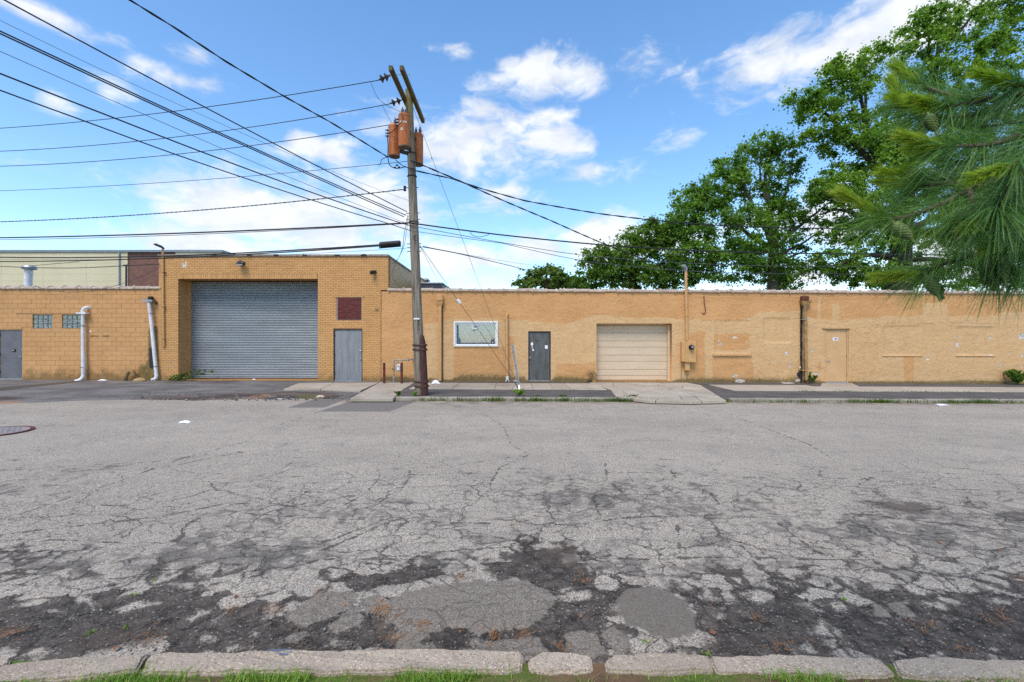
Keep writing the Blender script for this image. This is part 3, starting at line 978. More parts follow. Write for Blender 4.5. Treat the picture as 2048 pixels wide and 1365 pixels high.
        patch = np.maximum(patch, sdf(X, Y, gpoly(pts)))
    hole = sdf(X, Y, gpoly([(865, 1262), (900, 1250), (935, 1262), (955, 1300), (870, 1305)]))
    patch = np.minimum(patch, -hole)
    c = G(1312, 1222); e = G(1388, 1222); f0, f1 = G(1312, 1172), G(1312, 1276)
    rnd = (1 - np.sqrt(((X - c.x) / (e.x - c.x)) ** 2 + ((Y - (f0.y + f1.y) / 2) / ((f0.y - f1.y) / 2)) ** 2)) * 0.20
    trench = np.maximum(sdf(X, Y, gpoly([(635, 824), (716, 798), (718, 794), (850, 794), (820, 808), (780, 824)])),
                        sdf(X, Y, gpoly([(575, 816), (640, 795), (700, 795), (650, 816)])) * 0.6)
    crack = np.full_like(X, 9.0)
    rng = random.Random(4)
    CR = [[(640, 823), (590, 840), (560, 850), (520, 862), (505, 872), (498, 882), (430, 900), (360, 918), (300, 940), (240, 962), (170, 985), (80, 1015), (0, 1042), (-300, 1130)],
          [(955, 822), (975, 833), (1005, 852), (1015, 870), (1022, 890), (1058, 909)],
          [(1440, 820), (1500, 845), (1560, 868), (1620, 890), (1665, 918)],
          [(-500, 950), (0, 942), (140, 932), (300, 925), (420, 908), (505, 902)],
          [(0, 965), (180, 940), (330, 935), (480, 905), (600, 916), (545, 950)],
          [(380, 945), (560, 955), (680, 948), (760, 940), (900, 933), (1060, 909), (1200, 905), (1300, 918), (1420, 921), (1560, 930), (1700, 940), (1900, 948), (2200, 955)],
          [(600, 1010), (650, 990), (700, 965), (760, 960), (820, 950), (950, 948), (1100, 945), (1300, 945), (1500, 955), (1650, 960), (1800, 975), (2200, 990)],
          [(820, 940), (820, 955), (800, 980), (745, 1005)], [(760, 945), (758, 960), (725, 990), (690, 1010)],
          [(1060, 909), (1000, 935), (985, 960), (975, 985)], [(1210, 925), (1215, 960), (1245, 985)], [(1340, 940), (1360, 965), (1420, 985), (1440, 1010)],
          [(1640, 940), (1640, 955), (1720, 960), (1745, 955), (1710, 975)], [(0, 1070), (180, 1050), (340, 1030), (460, 1005), (600, 1012)],
          [(420, 1170), (520, 1150), (640, 1120), (700, 1118), (790, 1118), (1000, 1118), (1060, 1120)], [(1180, 1115), (1300, 1118), (1480, 1112), (1600, 1118), (1750, 1120)],
          [(1355, 1050), (1358, 1080), (1360, 1115)], [(700, 1130), (760, 1140), (800, 1150), (850, 1155), (900, 1125)], [(200, 1010), (380, 1015), (600, 1035), (900, 1045), (1150, 1050), (1250, 1035), (1400, 1030)],
          [(1480, 1030), (1640, 1030), (1760, 1028)], [(1550, 1040), (1600, 1080), (1640, 1110)], [(1700, 1050), (1820, 1070), (1950, 1062), (2100, 1090)],
          [(1480, 1090), (1520, 1120), (1540, 1150)], [(1820, 1135), (1900, 1160), (2000, 1130), (2150, 1140)], [(1720, 1180), (1800, 1195), (1900, 1190)],
          [(-400, 1030), (-200, 1060), (0, 1100), (100, 1080), (240, 1085)]]
    for ln in CR:
        crack = np.minimum(crack, seg_dist(X, Y, gpoly(ln)))
    alli = np.clip((7.6 - Y) / 3.0, 0, 1) * np.clip(0.62 + 1.3 * nz(0.35, 21) + 0.35 * (X > -1.5), 0.10, 1.0)
    alli = np.maximum(alli, 0.12 * (nz(0.18, 33) > 0.03))
    gut = np.clip((Y - 13.05) / 0.5, 0, 1) * (X > -5.2) * 0.9
    lowered = np.clip(worn - 0.42, 0, 0.3) / 0.3
    cov = np.clip((np.maximum(patch, rnd) + 0.03) / 0.06, 0, 1)
    lowered = lowered * (1 - cov)
    Z = sl - 0.016 * lowered + lowered * (fbm(X * 9, Y * 9, 5) - 0.5) * 0.030 + 0.012 * nz(0.8, 40) - 0.006 * ravel * (nz(6, 41) + 0.5)
    Z += np.clip(rnd * 3, 0, 1) * 0.004
    V = np.stack([X.ravel(), Y.ravel(), Z.ravel()], 1)
    at = dict(worn=worn, ravel=ravel, brown=brown, oil=oil, patch=patch, round=rnd, trench=trench, crack=crack, alli=alli, gutter=gut)
    me = np_mesh('road', V, grid_faces(len(xs), len(ys)), True, at)
    place('road', me, M['road'])['kind'] = 'structure'

    # --- driveway in front of the garage: from the ragged road edge up to the wall
    edge = [(-2600, 840), (-900, 822), (-300, 815), (0, 809), (70, 806), (130, 803), (230, 801), (320, 800), (400, 801), (480, 799), (560, 799), (640, 797), (700, 796)]
    ep = [G(a, b) for a, b in edge]
    ex = np.array([p.x for p in ep]); ey = np.array([p.y for p in ep])
    o = np.argsort(ex); ex, ey = ex[o], ey[o]
    xs2 = np.concatenate([np.arange(-70, -22, 1.0), np.arange(-22, -4.95, 0.08)])
    ts = np.linspace(0, 1, 90)
    X2, T2 = np.meshgrid(xs2, ts)
    E = np.interp(X2, ex, ey) + (fbm(X2 * 1.5, X2 * 0, 8) - 0.5) * 0.35
    Y2 = E + (20.1 - E) * T2
    d2 = Y2 - E
    Z2 = -0.0045 * np.clip(X2, -45, 45) + np.where(T2 < 1e-6, -0.03, 0.006) + 0.088 * np.clip(d2 / 4.6, 0, 1)
    nb = lambda k, s: fbm(X2 * k, Y2 * k, s) - 0.5
    wob2 = nb(1.3, 4)

    def soft2(pts, w):
        return np.clip(0.5 + (sdf(X2, Y2, gpoly(pts, 0.05)) + wob2 * w) / w * 0.5, 0, 1)
    br = np.zeros_like(X2)
    for pts, w, k in [([(120, 806), (250, 796), (330, 789), (480, 786), (560, 784), (660, 782), (700, 790), (640, 800), (480, 803), (300, 804)], .5, 1.0),
                      ([(-200, 800), (60, 790), (60, 798), (-200, 812)], .5, .8), ([(330, 766), (480, 764), (480, 768), (330, 768)], .3, .9)]:
        br = np.maximum(br, soft2(pts, w) * k)
    wet = sdf(X2, Y2, gpoly([(172, 762.5), (165, 765), (100, 772), (0, 782), (-60, 790), (-60, 782), (0, 776), (90, 768), (150, 763.5)], 0.08))
    org = np.maximum(soft2([(-200, 800), (40, 799), (100, 803), (100, 808), (-200, 812)], .35), 0.8 * soft2([(480, 792), (540, 786), (560, 790), (500, 800)], .25))
    moss = soft2([(585, 790), (620, 787), (645, 794), (600, 799)], .3)
    Z2 += br * (fbm(X2 * 5, Y2 * 5, 2)) * 0.035 * (T2 > 0) + 0.012 * wob2 * (T2 > 0)
    me = np_mesh('driveway', np.stack([X2.ravel(), Y2.ravel(), Z2.ravel()], 1), grid_faces(len(xs2), len(ts)), True, dict(brown=br, wet=wet, orange=org, moss=moss))
    place('driveway', me, M['drive'])['kind'] = 'structure'

    # --- pavement on the right: asphalt bed, concrete slabs let into it, kerb
    pav = thing('pavement', None, None, (0, 0, 0)); pav['kind'] = 'structure'
    xs3 = np.arange(-4.97, 60, 0.25); ys3 = np.linspace(13.78, 19.6, 40)
    X3, Y3 = np.meshgrid(xs3, ys3)
    Z3 = -0.0045 * np.clip(X3, -45, 45) + 0.094 + 0.010 * (fbm(X3, Y3, 3) - 0.5)
    Z3[0] -= 0.25
    place('asphalt_bed', np_mesh('asphalt_bed', np.stack([X3.ravel(), Y3.ravel(), Z3.ravel()], 1), grid_faces(len(xs3), len(ys3)), True), M['strip'], pav)

    rng = random.Random(7)

    def paving(pts, top=0.108, name='paving_slab', px=True):
        poly = gpoly(pts, top) if px else pts
        n = len(poly); cx = sum(p[0] for p in poly) / n; cy = sum(p[1] for p in poly) / n
        tilt = rng.uniform(-.004, .004); tx = rng.uniform(-.002, .002); ty = rng.uniform(-.003, .003)
        zt = lambda x, y: top + slope(x) + tilt + (x - cx) * tx + (y - cy) * ty
        MB().slab([tuple(p) for p in poly], lambda x, y: slope(x) + 0.02, zt).build(name, M['concrete'], pav, bevel=0.006)

    paving([(567, 778.5), (598, 766.4), (668, 766.0), (640, 778.5)], 0.10)
    paving([(641.5, 778.5), (669.5, 765.4), (757, 765.4), (721, 781)], 0.106)
    paving([(700, 797.5), (722.5, 785.0), (759, 764.8), (828, 764.8), (806, 779), (786, 797.5)], 0.112)
    # the strip along the wall, one slab after another
    def strip(px0, px1, top_py, bot_py, step, nm='paving_slab'):
        y1 = G((px0 + px1) / 2, top_py, 0.106).y; y0 = G((px0 + px1) / 2, bot_py, 0.106).y
        xa = (px0 - 1024) / F * y0; xb = (px1 - 1024) / F * y0
        x = xa
        while x < xb - 0.2:
            w = step * rng.uniform(0.85, 1.15); x2 = min(x + w, xb)
            if rng.random() < 0.35:
                xm = x + (x2 - x) * rng.uniform(.35, .65); k = rng.uniform(-.25, .25)
                paving([(x, y0), (xm - .006, y0), (xm + k - .006, y1), (x, y1)], 0.106, nm, False)
                paving([(xm + .006, y0), (x2 - .014, y0), (x2 - .014, y1), (xm + k + .006, y1)], 0.106, nm, False)
            else:
                paving([(x, y0), (x2 - .014, y0), (x2 - .014, y1), (x, y1)], 0.106, nm, False)
            x = x2
    strip(818, 1215, 766.6, 779.0, 1.55)
    strip(1470, 1690, 770.5, 782.0, 2.6)
    strip(1690, 2420, 775.0, 784.5, 2.8)
    paving([(1645, 764.9), (1700, 765.1), (1722, 774.6), (1640, 774.6)], 0.104)
    # broken concrete apron before the cream garage door
    ap = gpoly([(1178, 765.2), (1375, 765.6), (1402, 771), (1452, 801.5), (1385, 803), (1300, 801.5), (1232, 793.5), (1222, 780)], 0.105)
    seeds = [(rng.uniform(min(p[0] for p in ap), max(p[0] for p in ap)), rng.uniform(min(p[1] for p in ap), max(p[1] for p in ap))) for _ in range(70)]
    seeds = [s for s in seeds if inside_poly(np.array([s[0]]), np.array([s[1]]), ap)[0]]
    seeds = [s for s in seeds if s[0] > 2.7 or rng.random() < 0.35][:26]

    def clip(poly, nx, ny, c0):
        out = []
        for i in range(len(poly)):
            a, b = poly[i], poly[(i + 1) % len(poly)]
            da = a[0] * nx + a[1] * ny - c0; db = b[0] * nx + b[1] * ny - c0
            if da <= 0: out.append(a)
            if da * db < 0:
                t = da / (da - db); out.append((a[0] + t * (b[0] - a[0]), a[1] + t * (b[1] - a[1])))
        return out
    for s in seeds:
        poly = ap
        for q in seeds:
            if q is s: continue
            nx, ny = q[0] - s[0], q[1] - s[1]; L = math.hypot(nx, ny); nx /= L; ny /= L
            poly = clip(poly, nx, ny, nx * (s[0] + q[0]) / 2 + ny * (s[1] + q[1]) / 2 - 0.009)
            if len(poly) < 3: break
        if len(poly) >= 3:
            # crooked break lines
            pts = []
            for i in range(len(poly)):
                a, b = poly[i], poly[(i + 1) % len(poly)]
                L = math.hypot(b[0] - a[0], b[1] - a[1]); k = max(1, int(L / 0.35))
                for j in range(k):
                    t = j / k
                    x = a[0] + t * (b[0] - a[0]); y = a[1] + t * (b[1] - a[1])
                    ww = 0.05 if j else 0
                    pts.append((x + (vnoise(np.array(x * 3.0), np.array(y * 3.0), 1) - .5) * ww, y + (vnoise(np.array(x * 3.0), np.array(y * 3.0), 2) - .5) * ww))
            paving(pts, 0.106, 'broken_slab', False)

    # --- far kerb, stone by stone
    fk = thing('far_kerb', None, None, (0, 0, 0)); fk['kind'] = 'structure'

    def kerb_run(px0, px1, h0, h1):
        y0 = 13.72
        xa = (px0 - 1024) / F * 13.7; xb = (px1 - 1024) / F * 13.7; x = xa
        while x < xb - 0.1:
            x2 = min(x + rng.uniform(1.5, 2.6), xb)
            a, b = (x - xa) / (xb - xa), (x2 - xa) / (xb - xa)
            ha = h0 + (h1 - h0) * a; hb = h0 + (h1 - h0) * b
            jz = rng.uniform(-.008, .008); jy = rng.uniform(-.015, .015)
            m = MB()
            n = 7
            prof = [(0.0, -0.3), (0.0, -0.03), (0.03, 0.0), (0.15, 0.0), (0.155, -0.3)]
            st = []
            for i in range(n):
                xx = x + 0.012 + (x2 - x - 0.024) * i / (n - 1); hh = ha + (hb - ha) * i / (n - 1)
                st.append(len(m.v))
                for (dy, dz) in prof:
                    e = (rng.uniform(-.012, .012) if dz > -0.1 else 0)
                    m.v.append((xx, y0 + jy + dy + e, slope(xx) + hh + jz + dz + e * 0.6))
            k = len(prof)
            for p, q in zip(st[:-1], st[1:]):
                for i in range(k - 1):
                    m.f.append((p + i, p + i + 1, q + i + 1, q + i))
            m.f.append(tuple(st[0] + i for i in range(k))); m.f.append(tuple(st[-1] + i for i in range(k)))
            m.build('kerb_stone', M['kerb_far'], fk)
            x = x2
    kerb_run(790, 1235, 0.115, 0.115)
    kerb_run(1238, 1330, 0.10, 0.045)
    kerb_run(1460, 2500, 0.105, 0.12)

    # --- near kerb: seven cast stones along the verge
    nk = thing('near_kerb', None, None, (0, 0, 0)); nk['kind'] = 'structure'
    KZ = 0.085
    stones = [
        [(-330, 1345), (-60, 1325), (20, 1316), (18, 1326), (-30, 1342), (-260, 1385)],
        [(-40, 1356), (0, 1336), (40, 1326), (110, 1316), (200, 1311), (300, 1308), (292, 1316), (272, 1344), (180, 1352), (60, 1362), (-60, 1372)],
        [(304, 1309), (340, 1305), (430, 1302), (520, 1301), (680, 1302), (690, 1299), (800, 1298), (900, 1298), (990, 1298), (1040, 1304), (1047, 1312), (1046, 1338), (990, 1342), (850, 1341), (700, 1342), (560, 1342), (400, 1344), (278, 1349), (285, 1335)],
        [(1053, 1316), (1068, 1312), (1082, 1303), (1120, 1302), (1165, 1304), (1181, 1312), (1183, 1338), (1150, 1342), (1100, 1342), (1056, 1339)],
        [(1206, 1318), (1222, 1308), (1290, 1306), (1340, 1307), (1400, 1309), (1418, 1311), (1427, 1342), (1340, 1344), (1260, 1343), (1210, 1338)],
        [(1421, 1310), (1440, 1307), (1560, 1307), (1680, 1309), (1740, 1311), (1762, 1316), (1794, 1346), (1770, 1353), (1700, 1351), (1560, 1348), (1432, 1342)],
        [(1784, 1318), (1800, 1314), (1900, 1313), (2048, 1316), (2240, 1322), (2240, 1362), (2048, 1358), (1900, 1357), (1806, 1352), (1796, 1338)],
        [(2248, 1322), (2600, 1334), (2600, 1378), (2248, 1362)]]
    rng = random.Random(11)
    for pts in stones:
        poly = gpoly(pts, KZ)
        out = []
        for i in range(len(poly)):
            a, b = poly[i], poly[(i + 1) % len(poly)]
            L = math.hypot(b[0] - a[0], b[1] - a[1]); k = max(1, int(L / 0.05))
            for j in range(k):
                t = j / k; e = 0.009
                out.append((a[0] + t * (b[0] - a[0]) + rng.uniform(-e, e), a[1] + t * (b[1] - a[1]) + rng.uniform(-e, e)))
        tz = rng.uniform(-.006, .006)
        MB().slab(out, lambda x, y: -0.15, lambda x, y: KZ + tz + slope(x) + 0.004 * math.sin(9 * x)).build('kerb_stone', M['kerb'], nk, smooth=False, bevel=0.011, seg=2)
    MB().slab(gpoly([(532, 1301.5), (545, 1300), (590, 1300), (588, 1303), (575, 1312), (562, 1312), (553, 1307)], KZ), lambda x, y: KZ - 0.01, lambda x, y: KZ + 0.010).build('sealant_patch', M['slate'], nk)

    # --- grass verge under the camera
    xs4 = np.linspace(-40, 40, 641); ys4 = np.linspace(-12, 2.47, 200)
    X4, Y4 = np.meshgrid(xs4, ys4)
    Z4 = -0.0045 * X4 + 0.062 + 0.05 * (fbm(X4 * 1.7, Y4 * 1.7, 6) - 0.5) * np.clip((2.42 - Y4) * 6, 0, 1)
    place('verge', np_mesh('verge', np.stack([X4.ravel(), Y4.ravel(), Z4.ravel()], 1), grid_faces(len(xs4), len(ys4)), True), M['soil'])['kind'] = 'structure'
    return


def blades(n, xy, hmin, hmax, wid, z, seed, lean=0.6):
    """curved grass blades as two-quad strips; xy (n,2)"""
    g = np.random.default_rng(seed)
    ang = g.uniform(0, 2 * np.pi, n); h = g.uniform(hmin, hmax, n); ln = g.uniform(0.1, lean, n) * h
    w = wid * g.uniform(0.6, 1.3, n)
    dx, dy = np.cos(ang), np.sin(ang); tx, ty = -dy, dx
    b = np.stack([xy[:, 0], xy[:, 1], z], 1)
    V = np.zeros((n, 6, 3))
    for i, (t, ww) in enumerate([(0, 1.0), (0.55, 0.8), (1.0, 0.08)]):
        c = b.copy()
        c[:, 0] += dx * ln * t ** 2; c[:, 1] += dy * ln * t ** 2; c[:, 2] += h * (t - 0.18 * t ** 3)
        V[:, 2 * i] = c; V[:, 2 * i + 1] = c
        V[:, 2 * i, 0] -= tx * w * ww; V[:, 2 * i, 1] -= ty * w * ww
        V[:, 2 * i + 1, 0] += tx * w * ww; V[:, 2 * i + 1, 1] += ty * w * ww
    k = 6 * np.arange(n)[:, None]
    Fq = np.concatenate([k + np.array([0, 1, 3, 2]), k + np.array([2, 3, 5, 4])], 0)
    return V.reshape(-1, 3), Fq


build_ground()


# ------------------------------------------------------------------ walls
def wall_grid(x0, x1, z0, ztop, y, openings, step, depth, attrs=None, dispf=None):
    """front sheet of a wall with rectangular openings and their reveals, as vertices and quads.
    openings: (x0, x1, z0, z1, reveal depth)"""
    xs = set(np.round(np.arange(x0, x1 + 1e-6, step), 4)) | {x0, x1}
    zs = set(np.round(np.arange(z0, ztop(x0) - 0.01, step), 4)) | {z0}
    for (a, b, c, d, _) in openings:
        xs |= {a, b}; zs |= {c, d}
    xs = np.array(sorted(xs)); zs = np.array(sorted(zs))
    keep = np.concatenate([[True], np.diff(xs) > 0.004]); xs = xs[keep | np.isin(xs, [v for o in openings for v in o[:2]])]
    zs = np.append(zs, 99.0)
    X, Z = np.meshgrid(xs, zs)
    Z[-1] = [ztop(v) for v in xs]
    Yv = np.full_like(X, y)
    if dispf is not None:
        Yv = Yv + dispf(X, Z)
    Fq = grid_faces(len(xs), len(zs))
    cx = (X.ravel()[Fq[:, 0]] + X.ravel()[Fq[:, 1]]) / 2; cz = (Z.ravel()[Fq[:, 0]] + Z.ravel()[Fq[:, 3]]) / 2
    ok = np.ones(len(Fq), bool)
    for (a, b, c, d, _) in openings:
        ok &= ~((cx > a) & (cx < b) & (cz > c) & (cz < d))
    V = np.stack([X.ravel(), Yv.ravel(), Z.ravel()], 1); Fq = Fq[ok]
    at = {k: np.asarray(f(X, Z)).ravel() for k, f in (attrs or {}).items()}
    # reveals
    ev, ef = [], []
    for (a, b, c, d, dep) in openings:
        n = len(V) + len(ev)
        ev += [(a, y, c), (b, y, c), (b, y, d), (a, y, d), (a, y + dep, c), (b, y + dep, c), (b, y + dep, d), (a, y + dep, d)]
        ef += [(n + 0, n + 3, n + 7, n + 4), (n + 1, n + 5, n + 6, n + 2), (n + 3, n + 2, n + 6, n + 7), (n + 0, n + 4, n + 5, n + 1)]
    if ev:
        V = np.concatenate([V, np.array(ev)]); Fq = np.concatenate([Fq, np.array(ef)])
        at = {k: np.concatenate([v, np.full(len(ev), -1.0 if k in ('peel',) else (9.0 if k == 'crack' else 0.0))]) for k, v in at.items()}
    return V, Fq, at


def text_mesh(body, size, depth=0.001):
    cu = bpy.data.curves.new('lettering', 'FONT')
    cu.body = body; cu.size = size; cu.extrude = depth; cu.align_x = 'CENTER'; cu.align_y = 'CENTER'; cu.offset = size * 0.012
    ob = bpy.data.objects.new('lettering', cu); COL.objects.link(ob)
    dg = bpy.context.evaluated_depsgraph_get()
    me = bpy.data.meshes.new_from_object(ob.evaluated_get(dg))
    bpy.data.objects.remove(ob); bpy.data.curves.remove(cu)
    return me


def put_text(body, size, loc, mat, parent, name='lettering'):
    me = text_mesh(body, size)
    me.transform(Matrix.Translation(Vector(loc)) @ Matrix.Rotation(R(90), 4, 'X'))
    me.materials.clear()
    return place(name, me, mat, parent)


def coping_tile_mesh(L, w=0.32, h=0.13, seed=0):
    rg = random.Random(seed)
    prof = [(-0.055, 0.0), (-0.06, 0.045), (-0.03, h * .72), (0.05, h), (w * .6, h), (w - 0.02, h * .7), (w, 0.04), (w, 0.0)]
    m = MB(); m.prism(prof, 0.012, L - 0.004)
    big = [(y + (-0.018 if y < 0.1 else 0.018), z * 1.16 + (0.006 if z > 0.1 else -0.012 if z == 0 else 0)) for y, z in prof]
    m.prism(big, 0.0, 0.085)
    me = m.mesh('coping_tile', bevel=0.006)
    for v in me.vertices:
        v.co.y += rg.uniform(-.004, .004); v.co.z += rg.uniform(-.004, .004)
    me.materials.append(M['coping'])
    return me


COPINGS = [coping_tile_mesh(0.60, seed=i) for i in range(4)]


def coping_run(parent, xa, xb, ztop, y, seed):
    rg = random.Random(seed); x = xa
    while x < xb:
        instance('coping_tile', COPINGS[rg.randrange(4)], (x, y + rg.uniform(-.008, .008), ztop(x) + rg.uniform(-.006, .010)),
                 (rg.uniform(-.02, .02), rg.uniform(-.012, .012) + 0.0045, rg.uniform(-.006, .006)), (1, 1, rg.uniform(.92, 1.08)), parent)
        x += 0.60


def steel_door(parent, pxa, pxb, pya, pyb, y, mat, label, hinge_right, frame_mat, panel_out=0.0):
    """hinged door leaf with frame, threshold, hinges; returns the door part"""
    xa, xb, zt, zb = wx_(pxa), wx_(pxb), wz_(pya), wz_(pyb)
    d = MB().box(xa + .045, xb - .045, y, y + .045, zb + .03, zt - .045).build('door', mat, parent, bevel=0.004)
    d['label'] = label
    fr = MB()
    fr.box(xa, xa + .042, y - .03, y + .12, zb, zt).box(xb - .042, xb, y - .03, y + .12, zb, zt).box(xa + .042, xb - .042, y - .03, y + .12, zt - .042, zt)
    fr.build('frame', frame_mat, d)
    MB().box(xa + .042, xb - .042, y - .05, y + .1, zb - .02, zb + .024).build('threshold', M['galv'], d)
    hx = xb - .05 if hinge_right else xa + .05
    for hz in (0.14, 0.5, 0.88):
        z = zb + (zt - zb) * hz
        MB().cyl((hx, y - .012, z - .05), (hx, y - .012, z + .05), .012, n=8).build('hinge', M['dark_metal'] if mat != M['tan_door'] else M['dirty_yellow'], d)
    return d, xa, xb, zb, zt


def build_stucco():
    base_y = W
    b = thing('stucco_warehouse', 'long low tan stucco warehouse with clay coping behind the utility pole', 'building', (8, W, 0.1))
    xa, xb = wx_(762.3), wx_(2560)
    ztop = lambda x: wz_(581.5) + (wz_(587.5) - wz_(581.5)) * (x - wx_(775)) / (wx_(2048) - wx_(775)) - 0.02
    U = lambda X: X / S + 1024
    Vv = lambda Z: 682.5 - (Z - H) / S
    op = [(wx_(909), wx_(994.5), wz_(692), wz_(644.5), 0.12), (wx_(1056.5), wx_(1101.5), wz_(762.5), wz_(663), 0.12),
          (wx_(1193), wx_(1344), wz_(763), wz_(647.5), 0.45), (wx_(1650), wx_(1697), wz_(765.5), wz_(659), 0.08)]

    def pale(X, Z):
        u, v = U(X), Vv(Z)
        wv = (fbm(u / 60, v / 60, 3) - 0.5) * 26 + (fbm(u / 13, v / 13, 5) - .5) * 8
        bound = np.interp(u, [762, 846, 850, 905, 1060, 1130, 1190, 1345, 1378, 1382, 1500, 1520, 1600, 1622, 1640, 1700, 1760, 1845, 1847, 1895, 1897, 1960, 1998, 2000, 2500],
                          [900, 900, 650, 638, 640, 652, 632, 636, 640, 640, 640, 622, 622, 640, 640, 640, 634, 634, 612, 612, 636, 634, 632, 626, 624])
        p = np.clip(0.5 + (v - bound + wv * 0.6) / 7, 0, 1)
        for (a, bb, c, d, k) in [(907, 1012, 694, 775, 1), (1112, 1192, 727, 775, .8), (1380, 1409, 664, 775, .9), (1428, 1500, 668, 700, .9), (1425, 1505, 714, 775, .7),
                                 (1012, 1030, 672, 775, .6), (1640, 1760, 655, 775, .45), (1905, 2100, 660, 775, .35), (1808, 1828, 712, 770, .7), (1500, 1640, 725, 775, .45)]:
            r = np.minimum(np.minimum(u - a, bb - u), np.minimum(v - c, d - v)) + wv * 0.25
            p = p * (1 - k * np.clip(0.5 + r / 5, 0, 1))
        for (a, bb, c, d, k) in [(1634, 1642, 590, 660, .8), (1664, 1680, 608, 640, .7), (1848, 1894, 606, 640, .8)]:
            r = np.minimum(np.minimum(u - a, bb - u), np.minimum(v - c, d - v)) + wv * 0.2
            p = np.maximum(p, k * np.clip(0.5 + r / 5, 0, 1))
        return p

    def peel(X, Z):
        u, v = U(X), Vv(Z)
        r = np.full(X.shape, -3.0)
        for (a, c, q, w) in [(1573, 707, 4.2, 1), (1580, 732, 3.2, 1), (1624, 702, 3.2, 1), (1855, 718, 3.0, 1), (1913, 676, 3, 1), (1915, 690, 4.5, 1), (1980, 677, 3.2, 1), (2044, 673, 6.5, 1.2), (2044, 711, 3, 1),
                             (1999, 730, 2, 2), (1480, 762, 3.6, 3), (1906, 698, 2, 1), (1438, 682, 2.2, 1), (1441, 689, 2.5, 2), (1470, 675, 2, 3), (1494, 684, 1.8, 1), (1632, 748, 2.4, 3), (1595, 761, 2.5, 2), (1600, 735, 3, .6), (1954, 679, 1.6, 1.4), (2020, 706, 1.2, 4), (1496, 638, 1.8, 2), (1980, 711, 2.4, 1.6),
                             (1470, 752, 3, 2), (870, 763, 2.5, 3), (1030, 762, 2, 2), (2043, 735, 2.2, 1)]:
            r = np.maximum(r, (q - np.hypot((u - a) / w, v - c)) * S)
        return r

    def dirt(X, Z):
        u, v = U(X), Vv(Z)
        vb = 763.5 + (u - 1100) * 0.0052
        hgt = np.interp(u, [762, 770, 850, 900, 925, 1000, 1050, 1056, 1102, 1110, 1160, 1190, 1345, 1370, 1450, 1560, 1600, 1645, 1700, 1760, 1860, 1960, 2048, 2400],
                        [10, 22, 12, 6, 26, 26, 16, 3, 3, 22, 20, 6, 6, 18, 17, 16, 24, 6, 7, 9, 10, 15, 8, 8])
        d = np.clip(1 - (vb - v) / hgt, 0, 1) * 0.95
        s = np.clip(1 - np.abs(u - 1601) / 6, 0, 1) * np.clip((v - 600) / 30, 0, 1)
        return np.maximum(d, s * 0.6)

    def black(X, Z):
        u, v = U(X), Vv(Z)
        s = np.clip(1 - np.abs(u - 1602.5) / 4.2, 0, 1) * (v > 606)
        s = np.maximum(s, 0.8 * np.clip(1 - np.hypot((u - 1598) / 10, (v - 748) / 22), 0, 1))
        s = np.maximum(s, 0.8 * np.clip(1 - np.hypot((u - 1613) / 6, (v - 735) / 18), 0, 1))
        for (a, c, q) in [(1624, 703, 2.5), (1580, 733, 2)]:
            s = np.maximum(s, 0.8 * np.clip(1 - np.hypot(u - a, v - c) / q, 0, 1))
        for x in (881.5 + 6, 1010.5):
            s = np.maximum(s, 0.0)
        return s
    cracks = [[(1630, 657), (1700, 658), (1730, 655), (1760, 649), (1800, 646), (1850, 648), (1900, 645), (1960, 648), (2000, 648)], [(1625, 736), (1640, 733), (1645, 740)], [(1500, 637), (1440, 643), (1380, 640)],
              [(1560, 636), (1600, 638)], [(1604, 716), (1590, 730), (1602, 742)], [(1400, 590), (1408, 625)], [(785, 602), (792, 610)], [(1608, 700), (1622, 710)]]

    def crack(X, Z):
        u, v = U(X), Vv(Z)
        d = np.full(X.shape, 9.0)
        for c in cracks:
            d = np.minimum(d, seg_dist(u, v, c) * S)
        return d

    def disp(X, Z):
        u, v = U(X), Vv(Z)
        y = (fbm(X * 1.3, Z * 3.2, 8) - 0.5) * 0.022 + (fbm(X * 6, Z * 14, 9, 3) - 0.5) * 0.012
        for (a, bb, c, d, k) in [(1527, 1582, 636, 686, .022), (1430, 1499, 641, 708, .014), (1767, 1842, 652, 711, .016), (1912, 1989, 654, 711, .020)]:
            r = np.minimum(np.minimum(u - a, bb - u), np.minimum(v - c, d - v))
            y = y + k * np.clip(r / 1.2, 0, 1) - 0.012 * np.clip(1 - np.abs(r + 1.2) / 1.2, 0, 1)
        for (a, bb, c, d, *_ ) in [(o[0], o[1], o[2], o[3]) for o in op]:
            r = np.maximum(np.maximum(a - X, X - bb), np.maximum(c - Z, Z - d))
            y = y * np.clip(r / 0.08, 0, 1)
        return y
    Vx, Fq, at = wall_grid(xa, xb, -0.35, ztop, base_y, op, 0.045, 0.3, dict(pale=pale, peel=peel, dirt=dirt, black=black, crack=crack), disp)
    place('wall', np_mesh('wall', Vx, Fq, False, at), M['stucco'], b)
    sh = MB()
    sh.box(xa, xb, W + 0.30, W + 8.2, wz_(600), wz_(598)).build('roof', M['roofing'], b)
    bk = MB()
    bk.box(xa, xb, W + 0.02, W + 0.3, wz_(640), ztop(xb) - 0.06)
    bk.box(xa, xb, W + 8.0, W + 8.2, -.3, wz_(598) - .01).box(xb - .2, xb, W + .3, W + 8, -.3, wz_(600) - .01)
    bk.build('rear_wall', M['yellow_paint'], b)
    coping_run(b, wx_(776), xb, lambda x: ztop(x) - 0.004, W, 5)
    # dark back plates closing the openings
    MB().box(wx_(905), wx_(998), W + 0.40, W + 0.42, wz_(696), wz_(640)).build('dark_room', M['tar'], b)
    # shop window
    wa, wb, zt, zb = wx_(909), wx_(994.5), wz_(644.5), wz_(692)
    w = MB()
    o = 0.03
    w.box(wa - o, wb + o, W - .05, W + .03, zt - .03, zt + o).box(wa - o, wb + o, W - .05, W + .03, zb - o, zb + .03)
